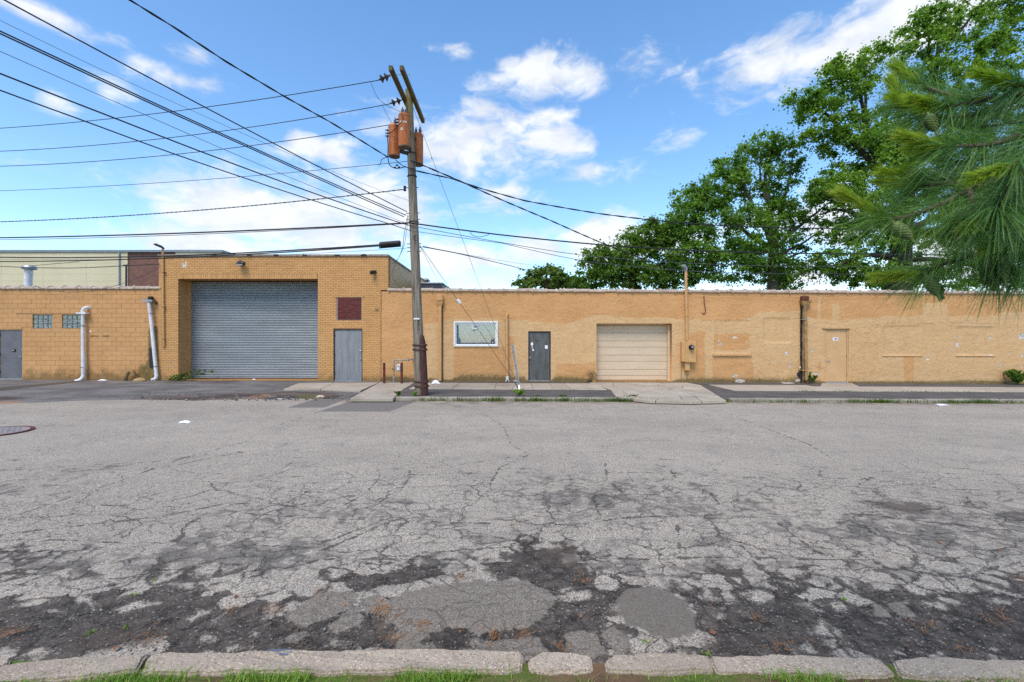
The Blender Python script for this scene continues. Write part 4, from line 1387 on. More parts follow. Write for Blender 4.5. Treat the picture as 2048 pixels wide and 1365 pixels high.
    w.box(wa - o, wa + .035, W - .05, W + .03, zb + .03, zt - .03).box(wb - .035, wb + o, W - .05, W + .03, zb + .03, zt - .03)
    win = w.build('window', M['white_frame'], b, bevel=0.004); win['label'] = 'white framed shop window with pale vertical blinds'
    i = MB()
    i.box(wa + .036, wb - .036, W + .0, W + .05, zt - .11, zt - .031).box(wa + .036, wb - .036, W + .0, W + .05, zb + .031, zb + .075)
    i.box(wa + .036, wa + .08, W + .0, W + .05, zb + .075, zt - .11).box(wb - .08, wb - .036, W + .0, W + .05, zb + .075, zt - .11)
    i.build('sash', M['white_frame'], win)
    MB().box(wa + .075, wb - .075, W + .030, W + .036, zb + .07, zt - .10).build('pane', M['glass'], win)
    n = 19; rg = random.Random(3)
    bw = (wb - wa - .16) / n
    sl_m = MB().box(-bw * .56, bw * .56, -.002, .002, 0, zt - zb - .22).mesh('blind_slat'); sl_m.materials.append(M['blind'])
    for k in range(n):
        instance('blind_slat', sl_m, (wa + .08 + bw * (k + .5), W + .10 + rg.uniform(-.004, .004), zb + .10 + (rg.uniform(0, .03))), (0, rg.uniform(-.008, .008), rg.uniform(.10, .30)), parent=win)
    sg = MB().box(wx_(944), wx_(955.5), W + .018, W + .022, wz_(658), wz_(650)).build('number_sign', M['white_paper'], win)
    put_text('184', 0.150, (wx_(949.8), W + .0155, wz_(654.3)), M['black_print'], win, 'sign_number')
    MB().box(wx_(944.3), wx_(953.5), W + .018, W + .022, wz_(663.5), wz_(658.6)).build('small_notice', M['hvac_light'], win)
    for q in range(2):
        MB().box(wx_(945.2), wx_(952.5 - q * 1.5), W + .015, W + .0175, wz_(660.6 + q * 1.7), wz_(660.0 + q * 1.7)).build('notice_line', M['dark_metal'], win)
    st = MB().lathe((wx_(985.4), W + .022, wz_(683.6)), [(.076, 0), (.076, .004)], 24, (0, -1, 0)).build('alarm_sticker', M['navy'], win)
    MB().lathe((wx_(985.6), W + .0165, wz_(684.8)), [(.026, 0), (.026, .003)], 16, (0, -1, 0)).build('sticker_mark', M['white_paper'], win)
    MB().box(wx_(981.5), wx_(989.5), W + .016, W + .02, wz_(679.0), wz_(678.0)).build('sticker_title', M['navy'], win)
    # scuffed grey door
    d, xa_, xb_, zb_, zt_ = steel_door(b, 1056.5, 1101.5, 663, 762.2, W + .055, M['scuffed_door'], 'scuffed dark grey steel door with stickers and faded scrawl', True, M['dark_metal'])
    y = W + .052
    rg = random.Random(12)
    for (px, py, ww, hh) in [(1064, 688.5, 4.5, 6.0), (1064.5, 695, 1.8, 3.5), (1066.3, 700.3, 3, 4.2), (1092.8, 694.6, 5.4, 6.6)]:
        m4 = Matrix.Translation((wx_(px), y, wz_(py))) @ Matrix.Rotation(rg.uniform(-.12, .12), 4, 'Y')
        MB().box(-ww * S / 2, ww * S / 2, -.003, 0, -hh * S / 2, hh * S / 2, m4).build('sticker', M['white_paper'], d)
    for k in range(16):
        px = rg.uniform(1058, 1082); py = 681 + rg.uniform(-2, 3)
        a = P(px, py, W); q = [(wx_(px + rg.uniform(-1.6, 1.6)), y - .001, wz_(py + rg.uniform(-2.2, 2.2))) for _ in range(3)]
        MB().tube(q, .006, 4).build('scrawl', M['black_print'] if k % 3 == 0 else M['galv'], d)
    MB().lathe((wx_(1060.5), y + .01, wz_(715.8)), [(.03, 0), (.03, .012), (.016, .016), (.03, .05), (.026, .065)], 14, (0, -1, 0)).build('handle', M['chrome'], d, smooth=True)
    # cream sectional garage door
    ga, gb, gt, gz = wx_(1193), wx_(1344), wz_(647.5), wz_(763)
    gd = MB().box(ga + .02, gb - .02, W + .40, W + .44, gz, gt).build('garage_door', M['dirty_yellow'], b); gd['label'] = 'cream sectional garage door'
    ys = [651.5, 666.3, 682.5, 695.0, 711.3, 723.8, 740.5, 752.8, 761.8]
    for a, c in zip(ys[:-1], ys[1:]):
        MB().box(ga + .03, gb - .10, W + .345, W + .40, wz_(c) + .004, wz_(a) - .004).build('panel', M['cream_door'], gd, bevel=0.007, seg=2)
    MB().box(ga + .01, gb - .01, W + .30, W + .36, gt - .07, gt - .004).build('header', M['cream_door'], gd)
    MB().box(gb - .10, gb - .012, W + .22, W + .40, gz, gt - .075).build('jamb', M['cream_door'], gd)
    MB().box(ga + .012, ga + .03, W + .22, W + .40, gz, gt - .075).build('jamb', M['cream_door'], gd)
    # tan door, number 184
    d, xa_, xb_, zb_, zt_ = steel_door(b, 1650.5, 1696.5, 659.5, 765.5, W + .035, M['tan_door'], 'tan painted steel door numbered 184', True, M['tan_door'])
    MB().box(wx_(1666.8), wx_(1677.4), W + .031, W + .0345, wz_(681.5), wz_(675.3)).build('number_plate', M['white_paper'], d)
    put_text('184', 0.115, (wx_(1672.1), W + .029, wz_(678.4)), M['black_print'], d, 'plate_number')
    MB().lathe((wx_(1655), W + .035, wz_(721.4)), [(.032, 0), (.032, .012), (.014, .018), (.014, .05)], 14, (0, -1, 0)).build('handle', M['chrome'], d, smooth=True)
    MB().tube([(wx_(1655), W - .012, wz_(721.4)), (wx_(1657), W - .016, wz_(721.6)), (wx_(1661), W - .01, wz_(722))], .011, 8).build('lever', M['chrome'], d)
    MB().box(wx_(1644), wx_(1699), W - .045, W + .01, wz_(658.5), wz_(657.2)).build('drip_strip', M['dirty_yellow'], b)
    # sills of bricked-up windows
    for (a, c, py) in [(1425, 1502, 710.2), (1765, 1843, 712.4), (1911, 1989, 712.4)]:
        big = 1425 == a
        MB().box(wx_(a), wx_(c), W - (.07 if big else .03), W + .03, wz_(py + (2.2 if big else 1.0)), wz_(py - (1.8 if big else .6))).build('blocked_window_sill', M['yellow_paint'], b, bevel=0.01)
    return b


def build_brick():
    y = W - 0.035
    b = thing('brick_garage', 'taller tan painted brick garage with wide grey roller shutter', 'building', (wx_(540), W, 0.1))
    xa, xb, xu = wx_(319), wx_(762), wx_(777)
    zt = wz_(514)
    op = [(wx_(357.5), wx_(636.5), wz_(760.5), wz_(558.5), .82), (wx_(667.5), wx_(725.5), wz_(763.5), wz_(658.5), .10), (wx_(673), wx_(724), wz_(641), wz_(595.5), .06)]
    Vx, Fq, at = wall_grid(xa, xb, -0.2, lambda x: zt, y + .012, op, 0.5, 0.3)
    place('wall', np_mesh('wall', Vx, Fq), M['mortar'], b)
    body = MB()
    body.box(xb, xu - .01, y + .012, y + .3, wz_(580.5), zt)                       # upper corner over the neighbour's roof
    body.build('corner_pier', M['mortar'], b)
    sd = MB().box(xu - .28, xu, y + .31, W + 9.0, wz_(601), zt - .02).build('side_wall', M['yellow_paint'], b)
    MB().box(xu - .32, xu + .03, y + .33, W + 9.02, zt - .018, zt + .07).build('side_coping', M['coping_grey'], b)
    MB().box(xa, xu - .3, W + .31, W + 9.0, wz_(545), wz_(543)).build('roof', M['roofing'], b)
    bk = MB()
    bk.box(xa, wx_(357), W + .0, W + .3, -.2, zt - .02).box(wx_(637.5), wx_(667), W + .0, W + .3, -.2, zt - .02)
    bk.box(wx_(357), wx_(637), W + .0, W + .3, wz_(557.5), zt - .02).box(xa, xa + .2, W + .32, W + 9, -.2, zt - .3).box(xa, xu - .3, W + 8.8, W + 9, -.2, zt - .3)
    bk.build('rear_wall', M['yellow_paint'], b)
    # bricks, laid in running bond; too small to tell one by one from across the street
    C, L, j = 0.0755, 0.205, 0.010
    rg = random.Random(2)
    m = MB()
    row = 0; z = 0.02
    yb = y
    while z < zt - 0.03:
        z1 = min(z + C - j, zt)
        x = xa - (L + j) / 2 * (row % 2)
        xmax = xu if z > wz_(581) else xb
        while x < xmax:
            pieces = [(max(x, xa), min(x + L, xmax))]
            x += L + j
            for (a, c, d, e, _) in op:
                # soldier course above the big opening
                nxt = []
                e2 = e + (0.205 if a == op[0][0] else 0)
                for (p, q) in pieces:
                    if z1 <= d or z >= e2 or q <= a or p >= c:
                        nxt.append((p, q)); continue
                    if p < a: nxt.append((p, a))
                    if q > c: nxt.append((c, q))
                pieces = nxt
            for (p, q) in pieces:
                if q - p > 0.02:
                    e = rg.uniform(-.002, .003)
                    m.box(p, q, yb - e, yb + .02, z, z1)
        z += C; row += 1
    x = op[0][0]
    while x < op[0][1] - .05:
        e = rg.uniform(-.002, .003)
        m.box(x, x + .066, yb - e, yb + .02, op[0][3] + .004, op[0][3] + .197); x += .0765
    # returned bricks on the left reveal of the shutter opening
    z = 0.02; row = 0
    while z < op[0][3] - .05:
        yy = W - 0.03 + (0.1 if row % 2 else 0)
        while yy < W + .55:
            m.box(op[0][0] - .02, op[0][0] + .008, yy, min(yy + L, W + .55), z, z + C - j); yy += L + j
        z += C; row += 1
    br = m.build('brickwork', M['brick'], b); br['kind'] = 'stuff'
    # red brick infill, brick by brick, in a grey mortar frame
    ra, rb, r0, r1 = wx_(673), wx_(724), wz_(641), wz_(595.5)
    inf = MB().box(ra + .001, rb - .001, y + .022, y + .05, r0 + .001, r1 - .001).build('blocked_window', M['grey_mortar'], b)
    inf['label'] = 'small opening filled with dark red brick'
    bx0, bx1 = wx_(675.5), wx_(721.8)
    bm_full = MB().box(0, .192, 0, .03, 0, .060).mesh('red_brick', bevel=0.004); bm_full.materials.append(M['red_brick'])
    bm_half = MB().box(0, .090, 0, .03, 0, .060).mesh('red_brick_half', bevel=0.004); bm_half.materials.append(M['red_brick'])
    n = 13; ch = (r1 - .01 - (r0 + .03)) / n
    for k in range(n):
        z = r0 + .03 + ch * k
        x = bx0
        seq = [('h', .090)] if k % 2 else []
        while x < bx1 - .05:
            full = not (k % 2 and x == bx0) and x + .19 < bx1 + .01
            me, w_ = (bm_full, .192) if full else (bm_half, .090)
            if x + w_ > bx1 + .03: break
            instance('red_brick', me, (x, y + .0 + rg.uniform(-.004, .004), z + rg.uniform(-.002, .002)), (0, rg.uniform(-.012, .012), 0), parent=inf)
            x += w_ + .009
    MB().box(wx_(665), wx_(730), y - .012, y + .02, wz_(595.2), wz_(594.2)).build('lintel', M['dirty_yellow'], b)
    # coping with broken tar joints
    x = xa - .03; k = 0
    while x < xu:
        x2 = min(x + 1.27, xu + .03)
        MB().box(x, x2 - .01, y - .05, y + .34, zt, zt + .085 + rg.uniform(0, .012)).build('coping_stone', M['coping_grey'], b, bevel=0.012)
        x = x2
    for px in (430, 499, 553, 614, 676, 728):
        tb = MB()
        for q in range(5):
            xx = wx_(px + rg.uniform(-5, 5)); tb.box(xx - rg.uniform(.02, .07), xx + rg.uniform(.02, .07), y - .058 - .001 * q, y + .02, zt + .005 + rg.uniform(0, .03), zt + .05 + rg.uniform(0, .055))
        tb.build('tar_patch', M['tar'], b)
    # roller shutter, slat by slat
    sa, sb_ = wx_(357.5) - .0, wx_(636.5) + .9
    yd = W + .70
    # the shutter hangs behind the reveal: left edge set in by a steel guide
    x0, x1 = op[0][0] + .06, op[0][1] - .01
    zt_, zb_ = op[0][3], wz_(760.5) + .02
    sh = MB().box(x0 - .04, x1, yd + .03, yd + .06, zb_ - .1, zt_).build('roller_shutter', M['dark_metal'], b); sh['label'] = 'wide grey steel roller shutter of many slats'
    p = .0735
    prof = [(0.02, 0.0), (-0.004, 0.004), (-0.015, 0.018), (-0.019, 0.034), (-0.015, 0.052), (-0.004, 0.064), (0.02, 0.068)]
    me = MB().prism([(yy, zz) for yy, zz in prof], 0, x1 - x0).mesh('slat', smooth=True); me.materials.append(M['steel_slat'])
    z = zb_
    while z < zt_ - .03:
        instance('slat', me, (x0, yd + rg.uniform(-.002, .002), z), (rg.uniform(-.02, .02), 0, 0), parent=sh); z += p
    MB().box(x0 - .01, x1, yd - .03, yd + .03, zb_ - .06, zb_ - .004).build('bottom_bar', M['dark_metal'], sh)
    MB().box(op[0][0] + .004, x0 - .004, yd - .14, yd + .03, zb_ - .1, zt_ - .004).build('guide_rail', M['yellow_paint'], sh)
    MB().box(op[0][1] - .009, op[0][1] - .002, yd - .14, yd + .03, zb_ - .1, zt_ - .004).build('guide_rail', M['yellow_paint'], sh)
    # brushed steel door
    d, *_ = steel_door(b, 667.5, 725.5, 658.5, 762.3, y + .05, M['steel_door'], 'brushed grey steel door below red brick infill', False, M['dark_metal'])
    for py, r in ((702, .026), (718, .03)):
        MB().lathe((wx_(720.5), y + .05, wz_(py)), [(r, 0), (r, .012), (r * .55, .018), (r * .9, .045), (r * .7, .06)], 14, (0, -1, 0)).build('handle' if py > 710 else 'lock', M['chrome'], d, smooth=True)
    MB().lathe((wx_(754), y - .004, wz_(619)), [(.075, 0), (.075, .012), (.045, .016), (.045, .03)], 18, (0, -1, 0)).build('wall_plate', M['dirty_yellow'], b)
    MB().box(wx_(753), wx_(758), y - .012, y + .005, wz_(727.5), wz_(723)).build('junction_plate', M['yellow_paint'], b)
    return b


def build_block():
    b = thing('block_annex', 'low tan painted concrete block annex at the left edge', 'building', (wx_(160), W, 0.2))
    xa, xb = wx_(-420), wx_(318.6)
    ztop = wz_(578.5)
    y = W
    op = [(wx_(-4), wx_(45.5), wz_(758.5), wz_(658.5), .10), (wx_(65), wx_(105), wz_(657.5), wz_(629.5), .07), (wx_(124), wx_(163), wz_(657.5), wz_(629.5), .07)]
    Vx, Fq, at = wall_grid(xa, xb, -0.1, lambda x: ztop, y + .012, op, 0.8, 0.3)
    place('wall', np_mesh('wall', Vx, Fq), M['block_mortar'], b)
    MB().box(xa, xb, W + .3, W + 9, wz_(600), wz_(598)).build('roof', M['roofing'], b)
    bk = MB().box(xa, xb, W + .12, W + .3, wz_(627), ztop - .02).box(xa, xb, W + 8.8, W + 9, -.1, wz_(600) - .01)
    bk.build('rear_wall', M['yellow_paint'], b)
    bl, bh, j = .397, .1985, .004
    cache = {}
    def block_mesh(w, h):
        k = (round(w, 2), round(h, 2))
        if k not in cache:
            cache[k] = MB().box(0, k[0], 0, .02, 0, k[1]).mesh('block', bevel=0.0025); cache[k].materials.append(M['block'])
        return cache[k]
    rg = random.Random(6)
    row = 0; z = 0.0
    rest = MB()
    while z < ztop - .03:
        z1 = min(z + bh, ztop)
        x = wx_(-22) - (bl / 2 if row % 2 else 0)
        while x < xb:
            pieces = [(x + j / 2, min(x + bl - j / 2, xb), z + j / 2, z1 - j / 2)]
            x += bl
            for (a, c, d, e, _) in op:
                nxt = []
                for (p, q, s0, s1) in pieces:
                    if s1 <= d or s0 >= e or q <= a or p >= c:
                        nxt.append((p, q, s0, s1)); continue
                    if p < a: nxt.append((p, a, s0, s1))
                    if q > c: nxt.append((c, q, s0, s1))
                    if s0 < d: nxt.append((max(p, a), min(q, c), s0, d))
                    if s1 > e: nxt.append((max(p, a), min(q, c), e, s1))
                pieces = nxt
            for (p, q, s0, s1) in pieces:
                if q - p > .03 and s1 - s0 > .02:
                    instance('block', block_mesh(q - p, s1 - s0), (p, y - .002 + rg.uniform(-.0025, .0025), s0), parent=b)
        z += bh; row += 1
    coping_run(b, xa, xb - .3, lambda x: ztop - .005, W, 9)
    d, *_ = steel_door(b, -4, 45.5, 658.5, 758.5, y + .05, M['grey_door'], 'plain grey steel door at the left edge', False, M['yellow_paint'])
    MB().box(wx_(22.5), wx_(29), y + .03, y + .055, wz_(704), wz_(698.5)).build('lock_plate', M['dark_metal'], d)
    MB().lathe((wx_(25.5), y + .032, wz_(701)), [(.03, 0), (.024, .02)], 12, (0, -1, 0)).build('lock', M['chrome'], d)
    MB().lathe((wx_(41.5), y + .05, wz_(699)), [(.02, 0), (.016, .02)], 12, (0, -1, 0)).build('lock', M['chrome'], d)
    MB().tube([(wx_(42), y + .05, wz_(714)), (wx_(42), y - .01, wz_(714)), (wx_(37.5), y - .012, wz_(713.6))], .012, 8).build('handle', M['chrome'], d)
    gm = None
    for (a, c) in ((65, 105), (124, 163)):
        w = MB().box(wx_(a) + .001, wx_(c) - .001, y + .06, y + .075, wz_(657.5) + .001, wz_(629.5) - .001).build('glass_block_window', M['grey_mortar'], b)
        bw = (wx_(c) - wx_(a)) / 4; bh2 = (wz_(629.5) - wz_(657.5)) / 3
        if gm is None:
            gm = MB().box(0, bw - .016, 0, .04, 0, bh2 - .016).mesh('glass_block', bevel=0.012, seg=2, smooth=True); gm.materials.append(M['glass_block'])
        for i in range(4):
            for k in range(3):
                instance('glass_block', gm, (wx_(a) + bw * i + .008, y + .028, wz_(657.5) + bh2 * k + .008), parent=w)
    MB().box(wx_(33), wx_(170), y - .010, y + .01, wz_(628.4), wz_(627.4)).build('lintel', M['dirty_yellow'], b)
    sc = MB()
    for k in range(9):
        px = rg.uniform(178, 216); sc.box(wx_(px) - .05, wx_(px) + rg.uniform(.04, .12), y - .012 - .001 * k, y + .01, wz_(673.5), wz_(670.5))
    sc.build('broken_conduit', M['dirty_yellow'], b)
    MB().lathe((wx_(180.8), y + .004, wz_(663)), [(.055, 0), (.04, .01)], 9, (0, -1, 0)).build('peeled_spot', M['white_paper'], b)
    return b


def build_far():
    """cream big-box building behind the annex and roof-top units"""
    yf = 46.0
    q = lambda px, py: P(px, py, yf)
    b = thing('distant_warehouse', 'large cream panelled warehouse with brown brick bay rising behind the annex', 'building', q(150, 700))
    zt = q(0, 505).z
    xe = q(443, 505).x
    MB().box(q(-500, 0).x, q(255, 0).x, yf, yf + 30, -.4, zt).build('cream_wall', M['cream_panel'], b)
    MB().box(q(351, 0).x, xe, yf, yf + 30, -.4, zt).build('cream_wall', M['cream_panel'], b)
    MB().box(q(255, 0).x + .005, q(351, 0).x - .005, yf + .12, yf + 30, -.4, zt).build('brick_bay', M['far_brick'], b)
    MB().box(q(-500, 0).x - .1, xe + .15, yf - .12, yf + 30.2, zt + .002, zt + .22).build('flashing', M['flashing'], b)
    for px in (-170, 2, 86, 172, 240, 398):
        MB().box(q(px, 0).x - .02, q(px, 0).x + .02, yf - .012, yf, -.4, zt).build('panel_joint', M['cream_panel'] if px != 240 else M['flashing'], b)
    for py in (526, 548, 562):
        MB().box(q(-500, 0).x, q(254, 0).x, yf - .010, yf - .001, q(0, py).z - .015, q(0, py).z + .015).build('panel_seam', M['cream_panel'], b)
    MB().cyl((q(240, 0).x, yf - .12, 0), (q(240, 0).x, yf - .12, zt + .2), .06, n=8).build('downpipe', M['galv'], b)
    # dark roof-top unit behind the pole
    yu = 24.5
    u = lambda px, py: P(px, py, yu)
    t = thing('rooftop_unit', 'dark grey rooftop unit beyond the coping right of the pole', 'air unit', u(866, 590))
    MB().box(u(820, 0).x, u(884, 0).x, yu, yu + 2.4, wz_(598) + .001, u(0, 567.5).z).build('cabinet', M['hvac'], t, bevel=0.02)
    MB().box(u(820, 0).x - .04, u(885, 0).x + .02, yu - .04, yu + 2.44, u(0, 567.5).z + .002, u(0, 565.3).z).build('lid', M['hvac_light'], t)
    for k in range(5):
        x = u(884, 0).x + .002
        MB().box(x, x + .012, yu + .3 + k * .4, yu + .6 + k * .4, 4.0, u(0, 570).z).build('side_grille', M['hvac_light'], t)
    yv = 27.6
    v = lambda px, py: P(px, py, yv)
    t2 = thing('roof_vent', 'small pale vent hood above the dark rooftop unit', 'vent', v(850, 580))
    MB().box(v(838, 0).x, v(851, 0).x, yv, yv + .8, wz_(598), v(0, 561).z).build('hood', M['dark_metal'], t2)
    MB().box(v(836, 0).x, v(855, 0).x, yv - .06, yv + .86, v(0, 561).z + .002, v(0, 557).z).build('cap', M['hvac_light'], t2, bevel=0.01)
    # white vent stack on the annex roof
    yv = 21.5
    v = lambda px, py: P(px, py, yv)
    t3 = thing('vent_stack', 'white vent stack with flat dark cap on the annex roof', 'vent', (v(57, 0).x, yv, wz_(598)))
    c = v(57, 0)
    MB().tube([(v(55, 0).x, yv, wz_(598)), v(57.5, 539)], [.135, .155], 14).build('flue', M['white_pvc'], t3, smooth=True)
    MB().lathe((v(58.5, 0).x, yv, v(0, 541).z), [(.08, 0), (.27, .05), (.28, .12), (.22, .20), (.08, .23)], 18).build('cap', M['galv'], t3, smooth=True)
    MB().cyl((v(59.5, 0).x, yv, v(0, 532.5).z), (v(59.5, 0).x, yv, v(0, 530).z), .03, n=8).build('cap_pin', M['galv'], t3)
    yp = 20.4
    pa, pb = P(252, 578, yp), P(252.5, 532, yp)
    t4 = thing('roof_post', 'thin black cable post on the annex coping', 'post', (pa.x, yp, wz_(598)))
    MB().cyl((pa.x, yp, wz_(598)), pb, .035, n=8).build('post', M['dark_metal'], t4)
    MB().bar(P(246, 531.5, yp), P(255, 530.5, yp), .05, .05).build('bracket', M['dark_metal'], t4)


build_stucco(); build_brick(); build_block(); build_far()


# ------------------------------------------------------------------ utility pole
PY = 14.3                     # distance of the pole
PB = Vector(((841 - 1024) / F * PY, PY, 0.05))
PT = P(817.5, 181, PY)


def pole_at(z):
    t = (z - PB.z) / (PT.z - PB.z)
    return PB.lerp(PT, t)


def pole_r(z):
    t = (z - PB.z) / (PT.z - PB.z)
    return 0.172 + (0.112 - 0.172) * t


def build_pole():
    t = thing('utility_pole', 'weathered wooden utility pole leaning left at the kerb with double crossarms', 'utility pole', PB)
    rg = random.Random(1)
    zs = np.linspace(-0.2, PT.z, 46)
    m = MB(); n = 22
    for i, z in enumerate(zs):
        c = pole_at(z); r = pole_r(z)
        for k in range(n):
            a = 2 * math.pi * k / n
            rr = r * (1 + 0.035 * (fbm(np.array(k * 0.9), np.array(z * 0.5), 3) - .5) * 2 + (0.02 if k % 5 == 0 else 0) * rg.uniform(-1, .4))
            m.v.append((c.x + rr * math.cos(a), c.y + rr * math.sin(a), z))
    for i in range(len(zs) - 1):
        for k in range(n):
            k2 = (k + 1) % n
            m.f.append((i * n + k, i * n + k2, (i + 1) * n + k2, (i + 1) * n + k))
    top = len(m.v); m.v.append((PT.x, PT.y, PT.z + .03))
    for k in range(n):
        m.f.append(((len(zs) - 1) * n + k, (len(zs) - 1) * n + (k + 1) % n, top))
    m.build('shaft', M['pole_wood'], t, smooth=True)
    # two crossarms running across the street, bolted to either side
    za = 9.39
    ends = [(-3.37, 12.62, 15.05), (-3.065, 12.62, 15.70)]
    for (x, y0, y1) in ends:
        MB().box(x - .055, x + .055, y0, y1, za - .07, za + .07).build('crossarm', M['arm_wood'], t, bevel=0.008)
    for y in (12.95, 14.3, 15.45):
        MB().cyl((-3.55 if y < 15 else -3.2, y, za), (-2.90, y, za), .012, n=6).build('through_bolt', M['galv'], t)
    # dead-end insulator strings for the three high lines
    for (pa, pb) in (((781, 151.5), (757, 160.5)), ((806.5, 199.5), (779, 208))):
        y = 12.95 if pa[0] < 790 else 14.25
        A, B = P(pa[0], pa[1], y), P(pb[0], pb[1], y + .05)
        ins = MB().tube([A, B], .018, 6).build('insulator_string', M['dark_metal'], t)
        for f in (.34, .70):
            c = A.lerp(B, f); d = (B - A).normalized()
            MB().lathe(c, [(.03, -.06), (.055, -.03), (.115, .015), (.10, .03), (.035, .035), (.03, .07)], 14, d).build('insulator_disc', M['brown_porcelain'], ins, smooth=True)
    # brown riser shield with bands, on the right of the foot
    sh = MB(); nn = 10
    zz = [0.02, 0.3, 0.9, 1.5, 1.70, 1.82, 1.94, 2.00]
    ww = [.142, .140, .136, .130, .128, .110, .085, .065]
    for z, w in zip(zz, ww):
        c = pole_at(z); r = pole_r(z)
        off = r * .42 + .055
        for k in range(nn + 1):
            a = -R(118) + R(236) * k / nn
            sh.v.append((c.x + off + w * math.cos(a) * (1 if z < 2.0 else .8), c.y - .085 + w * math.sin(a), z))
    k = nn + 1
    for i in range(len(zz) - 1):
        for q in range(nn):
            sh.f.append((i * k + q, i * k + q + 1, (i + 1) * k + q + 1, (i + 1) * k + q))
    shell = sh.build('riser_shield', M['riser_brown'], t, smooth=True)
    for z in (0.40, 0.54, 1.54, 1.68):
        c = pole_at(z); r = pole_r(z) + .012
        pts = []
        for q in range(25):
            a = 2 * math.pi * q / 24
            x = c.x + r * math.cos(a); y = c.y + r * math.sin(a)
            if math.cos(a) > -0.2:
                x = max(x, c.x + .12 + .15 * math.cos(a)); y = c.y - .06 * max(0, math.cos(a)) + max(r, .20) * math.sin(a)
            pts.append((x, y, z + .01 * math.sin(a * 2)))
        MB().tube(pts, .026, 6, False).build('band', M['riser_brown'], shell)
    MB().lathe(pole_at(.12) + Vector((0, 0, -.1)), [(.19, 0), (.19, .06), (.18, .11)], 20).build('foot_collar', M['riser_brown'], t, smooth=True)
    for z, r0 in ((7.7, .02), (6.98, .02), (5.55, .016)):
        c = pole_at(z)
        MB().tube([(c.x + (pole_r(z) + .008) * math.cos(2 * math.pi * q / 20), c.y + (pole_r(z) + .008) * math.sin(2 * math.pi * q / 20), z) for q in range(21)], r0, 6, False).build('band', M['dark_metal'], t)
    for z in (6.62, 5.82, 5.62, 4.86, 4.74, 4.62):
        c = pole_at(z)
        MB().tube([(c.x - pole_r(z) - .10, c.y, z), (c.x + pole_r(z) + .06, c.y, z + .01)], .012, 6).build('cable_bolt', M['dark_metal'], t)
    c = pole_at(6.62); x = c.x - pole_r(6.62) - .11
    MB().lathe((x, c.y, 6.52), [(.03, 0), (.05, .02), (.035, .06), (.035, .10), (.05, .14), (.03, .16)], 12).build('spool_insulator', M['dark_metal'], t, smooth=True)
    c = pole_at(4.95)
    MB().tube([(c.x + .08 + .07 * math.cos(a), c.y - pole_r(4.9) - .01, 5.02 + .09 * math.sin(a)) for a in np.linspace(0, 6.2, 16)], .008, 5).build('cable_loop', M['cable'], t)
    c = pole_at(2.42)
    MB().box(c.x - .09, c.x + .09, c.y - pole_r(2.4) - .012, c.y - pole_r(2.4) + .03, 2.48, 2.52).build('paint_mark', M['white_paper'], t)
    return t


def build_transformer(px, pyt, pyb, y, label, r, bush, dark=False):
    zt = P(px, pyt, y).z; zb = P(px, pyb, y).z; x = P(px, 0, y).x
    t = thing('transformer', label, 'transformer', (x, y, zb), 'pole transformers')
    h = zt - zb
    MB().lathe((x, y, zb), [(r * .97, .03), (r, .05), (r, h - .04), (r * 1.03, h - .035), (r * 1.03, h)], 28).build('tank', M['transformer'], t, smooth=True)
    MB().lathe((x, y, zb), [(r * .985, 0.0), (r * .985, .028), (r * .9, .0285)], 28).build('base_rim', M['tank_bottom'], t)
    MB().lathe((x, y, zt + .001), [(r * 1.01, 0), (r * .9, .05), (r * .35, .085), (.01, .09)], 28).build('lid', M['transformer'], t, smooth=True)
    for (dx, dy) in bush:
        c = (x + dx, y + dy, zt + .04)
        MB().lathe(c, [(.035, 0), (.055, .03), (.035, .05), (.055, .09), (.035, .11), (.05, .15), (.03, .17), (.012, .25)], 12).build('bushing', M['porcelain'], t, smooth=True)
    pc = pole_at((zt + zb) / 2)
    dirv = Vector((pc.x - x, pc.y - y, 0)); L = dirv.length; dirv.normalize()
    for f in (.25, .8):
        z = zb + h * f
        a = Vector((x, y, z)) + dirv * (r - .01); c = Vector((pc.x, pc.y, z)) - dirv * .1
        MB().bar(a, c, .07, .10).build('bracket', M['dark_metal'], t)
    side = Vector((-1, -.3, 0)).normalized()
    for k in range(3):
        c = Vector((x, y, zt - .12 - .09 * k)) + side * (r - .005)
        MB().lathe(c, [(.03, 0), (.03, .04), (.016, .05), (.016, .10)], 10, side).build('terminal', M['dark_metal'], t)
    return t


build_pole()
build_transformer(788.5, 255, 314.5, 13.95, 'left and lowest orange transformer hanging beside the pole', .172, [(.03, -.02)])
ft = build_transformer(808.5, 233, 296, 13.55, 'front orange transformer with pale patches hanging before the pole', .170, [(-.05, 0), (.04, .05)])
for (px, py, w_, h_) in ((803.5, 257.5, .085, .09), (806, 243.5, .22, .06)):
    c = P(px, py, 13.38); a0 = (c.x - P(808.5, 0, 13.55).x) / .172
    pm = MB(); q = []
    for k in range(7):
        an = math.asin(max(-.95, min(.95, a0))) + (k / 6 - .5) * w_ / .172
        q.append((P(808.5, 0, 13.55).x + .1735 * math.sin(an), 13.55 - .1735 * math.cos(an)))
    for (x1, y1), (x2, y2) in zip(q[:-1], q[1:]):
        pm.quad((x1, y1, c.z - h_ / 2), (x2, y2, c.z - h_ / 2), (x2, y2, c.z + h_ / 2), (x1, y1, c.z + h_ / 2))
    pm.build('label_plate', M['cream_door'], ft)
build_transformer(835.5, 272, 331, 14.68, 'right orange transformer half hidden behind the pole', .172, [(-.06, .02), (.08, -.03)])


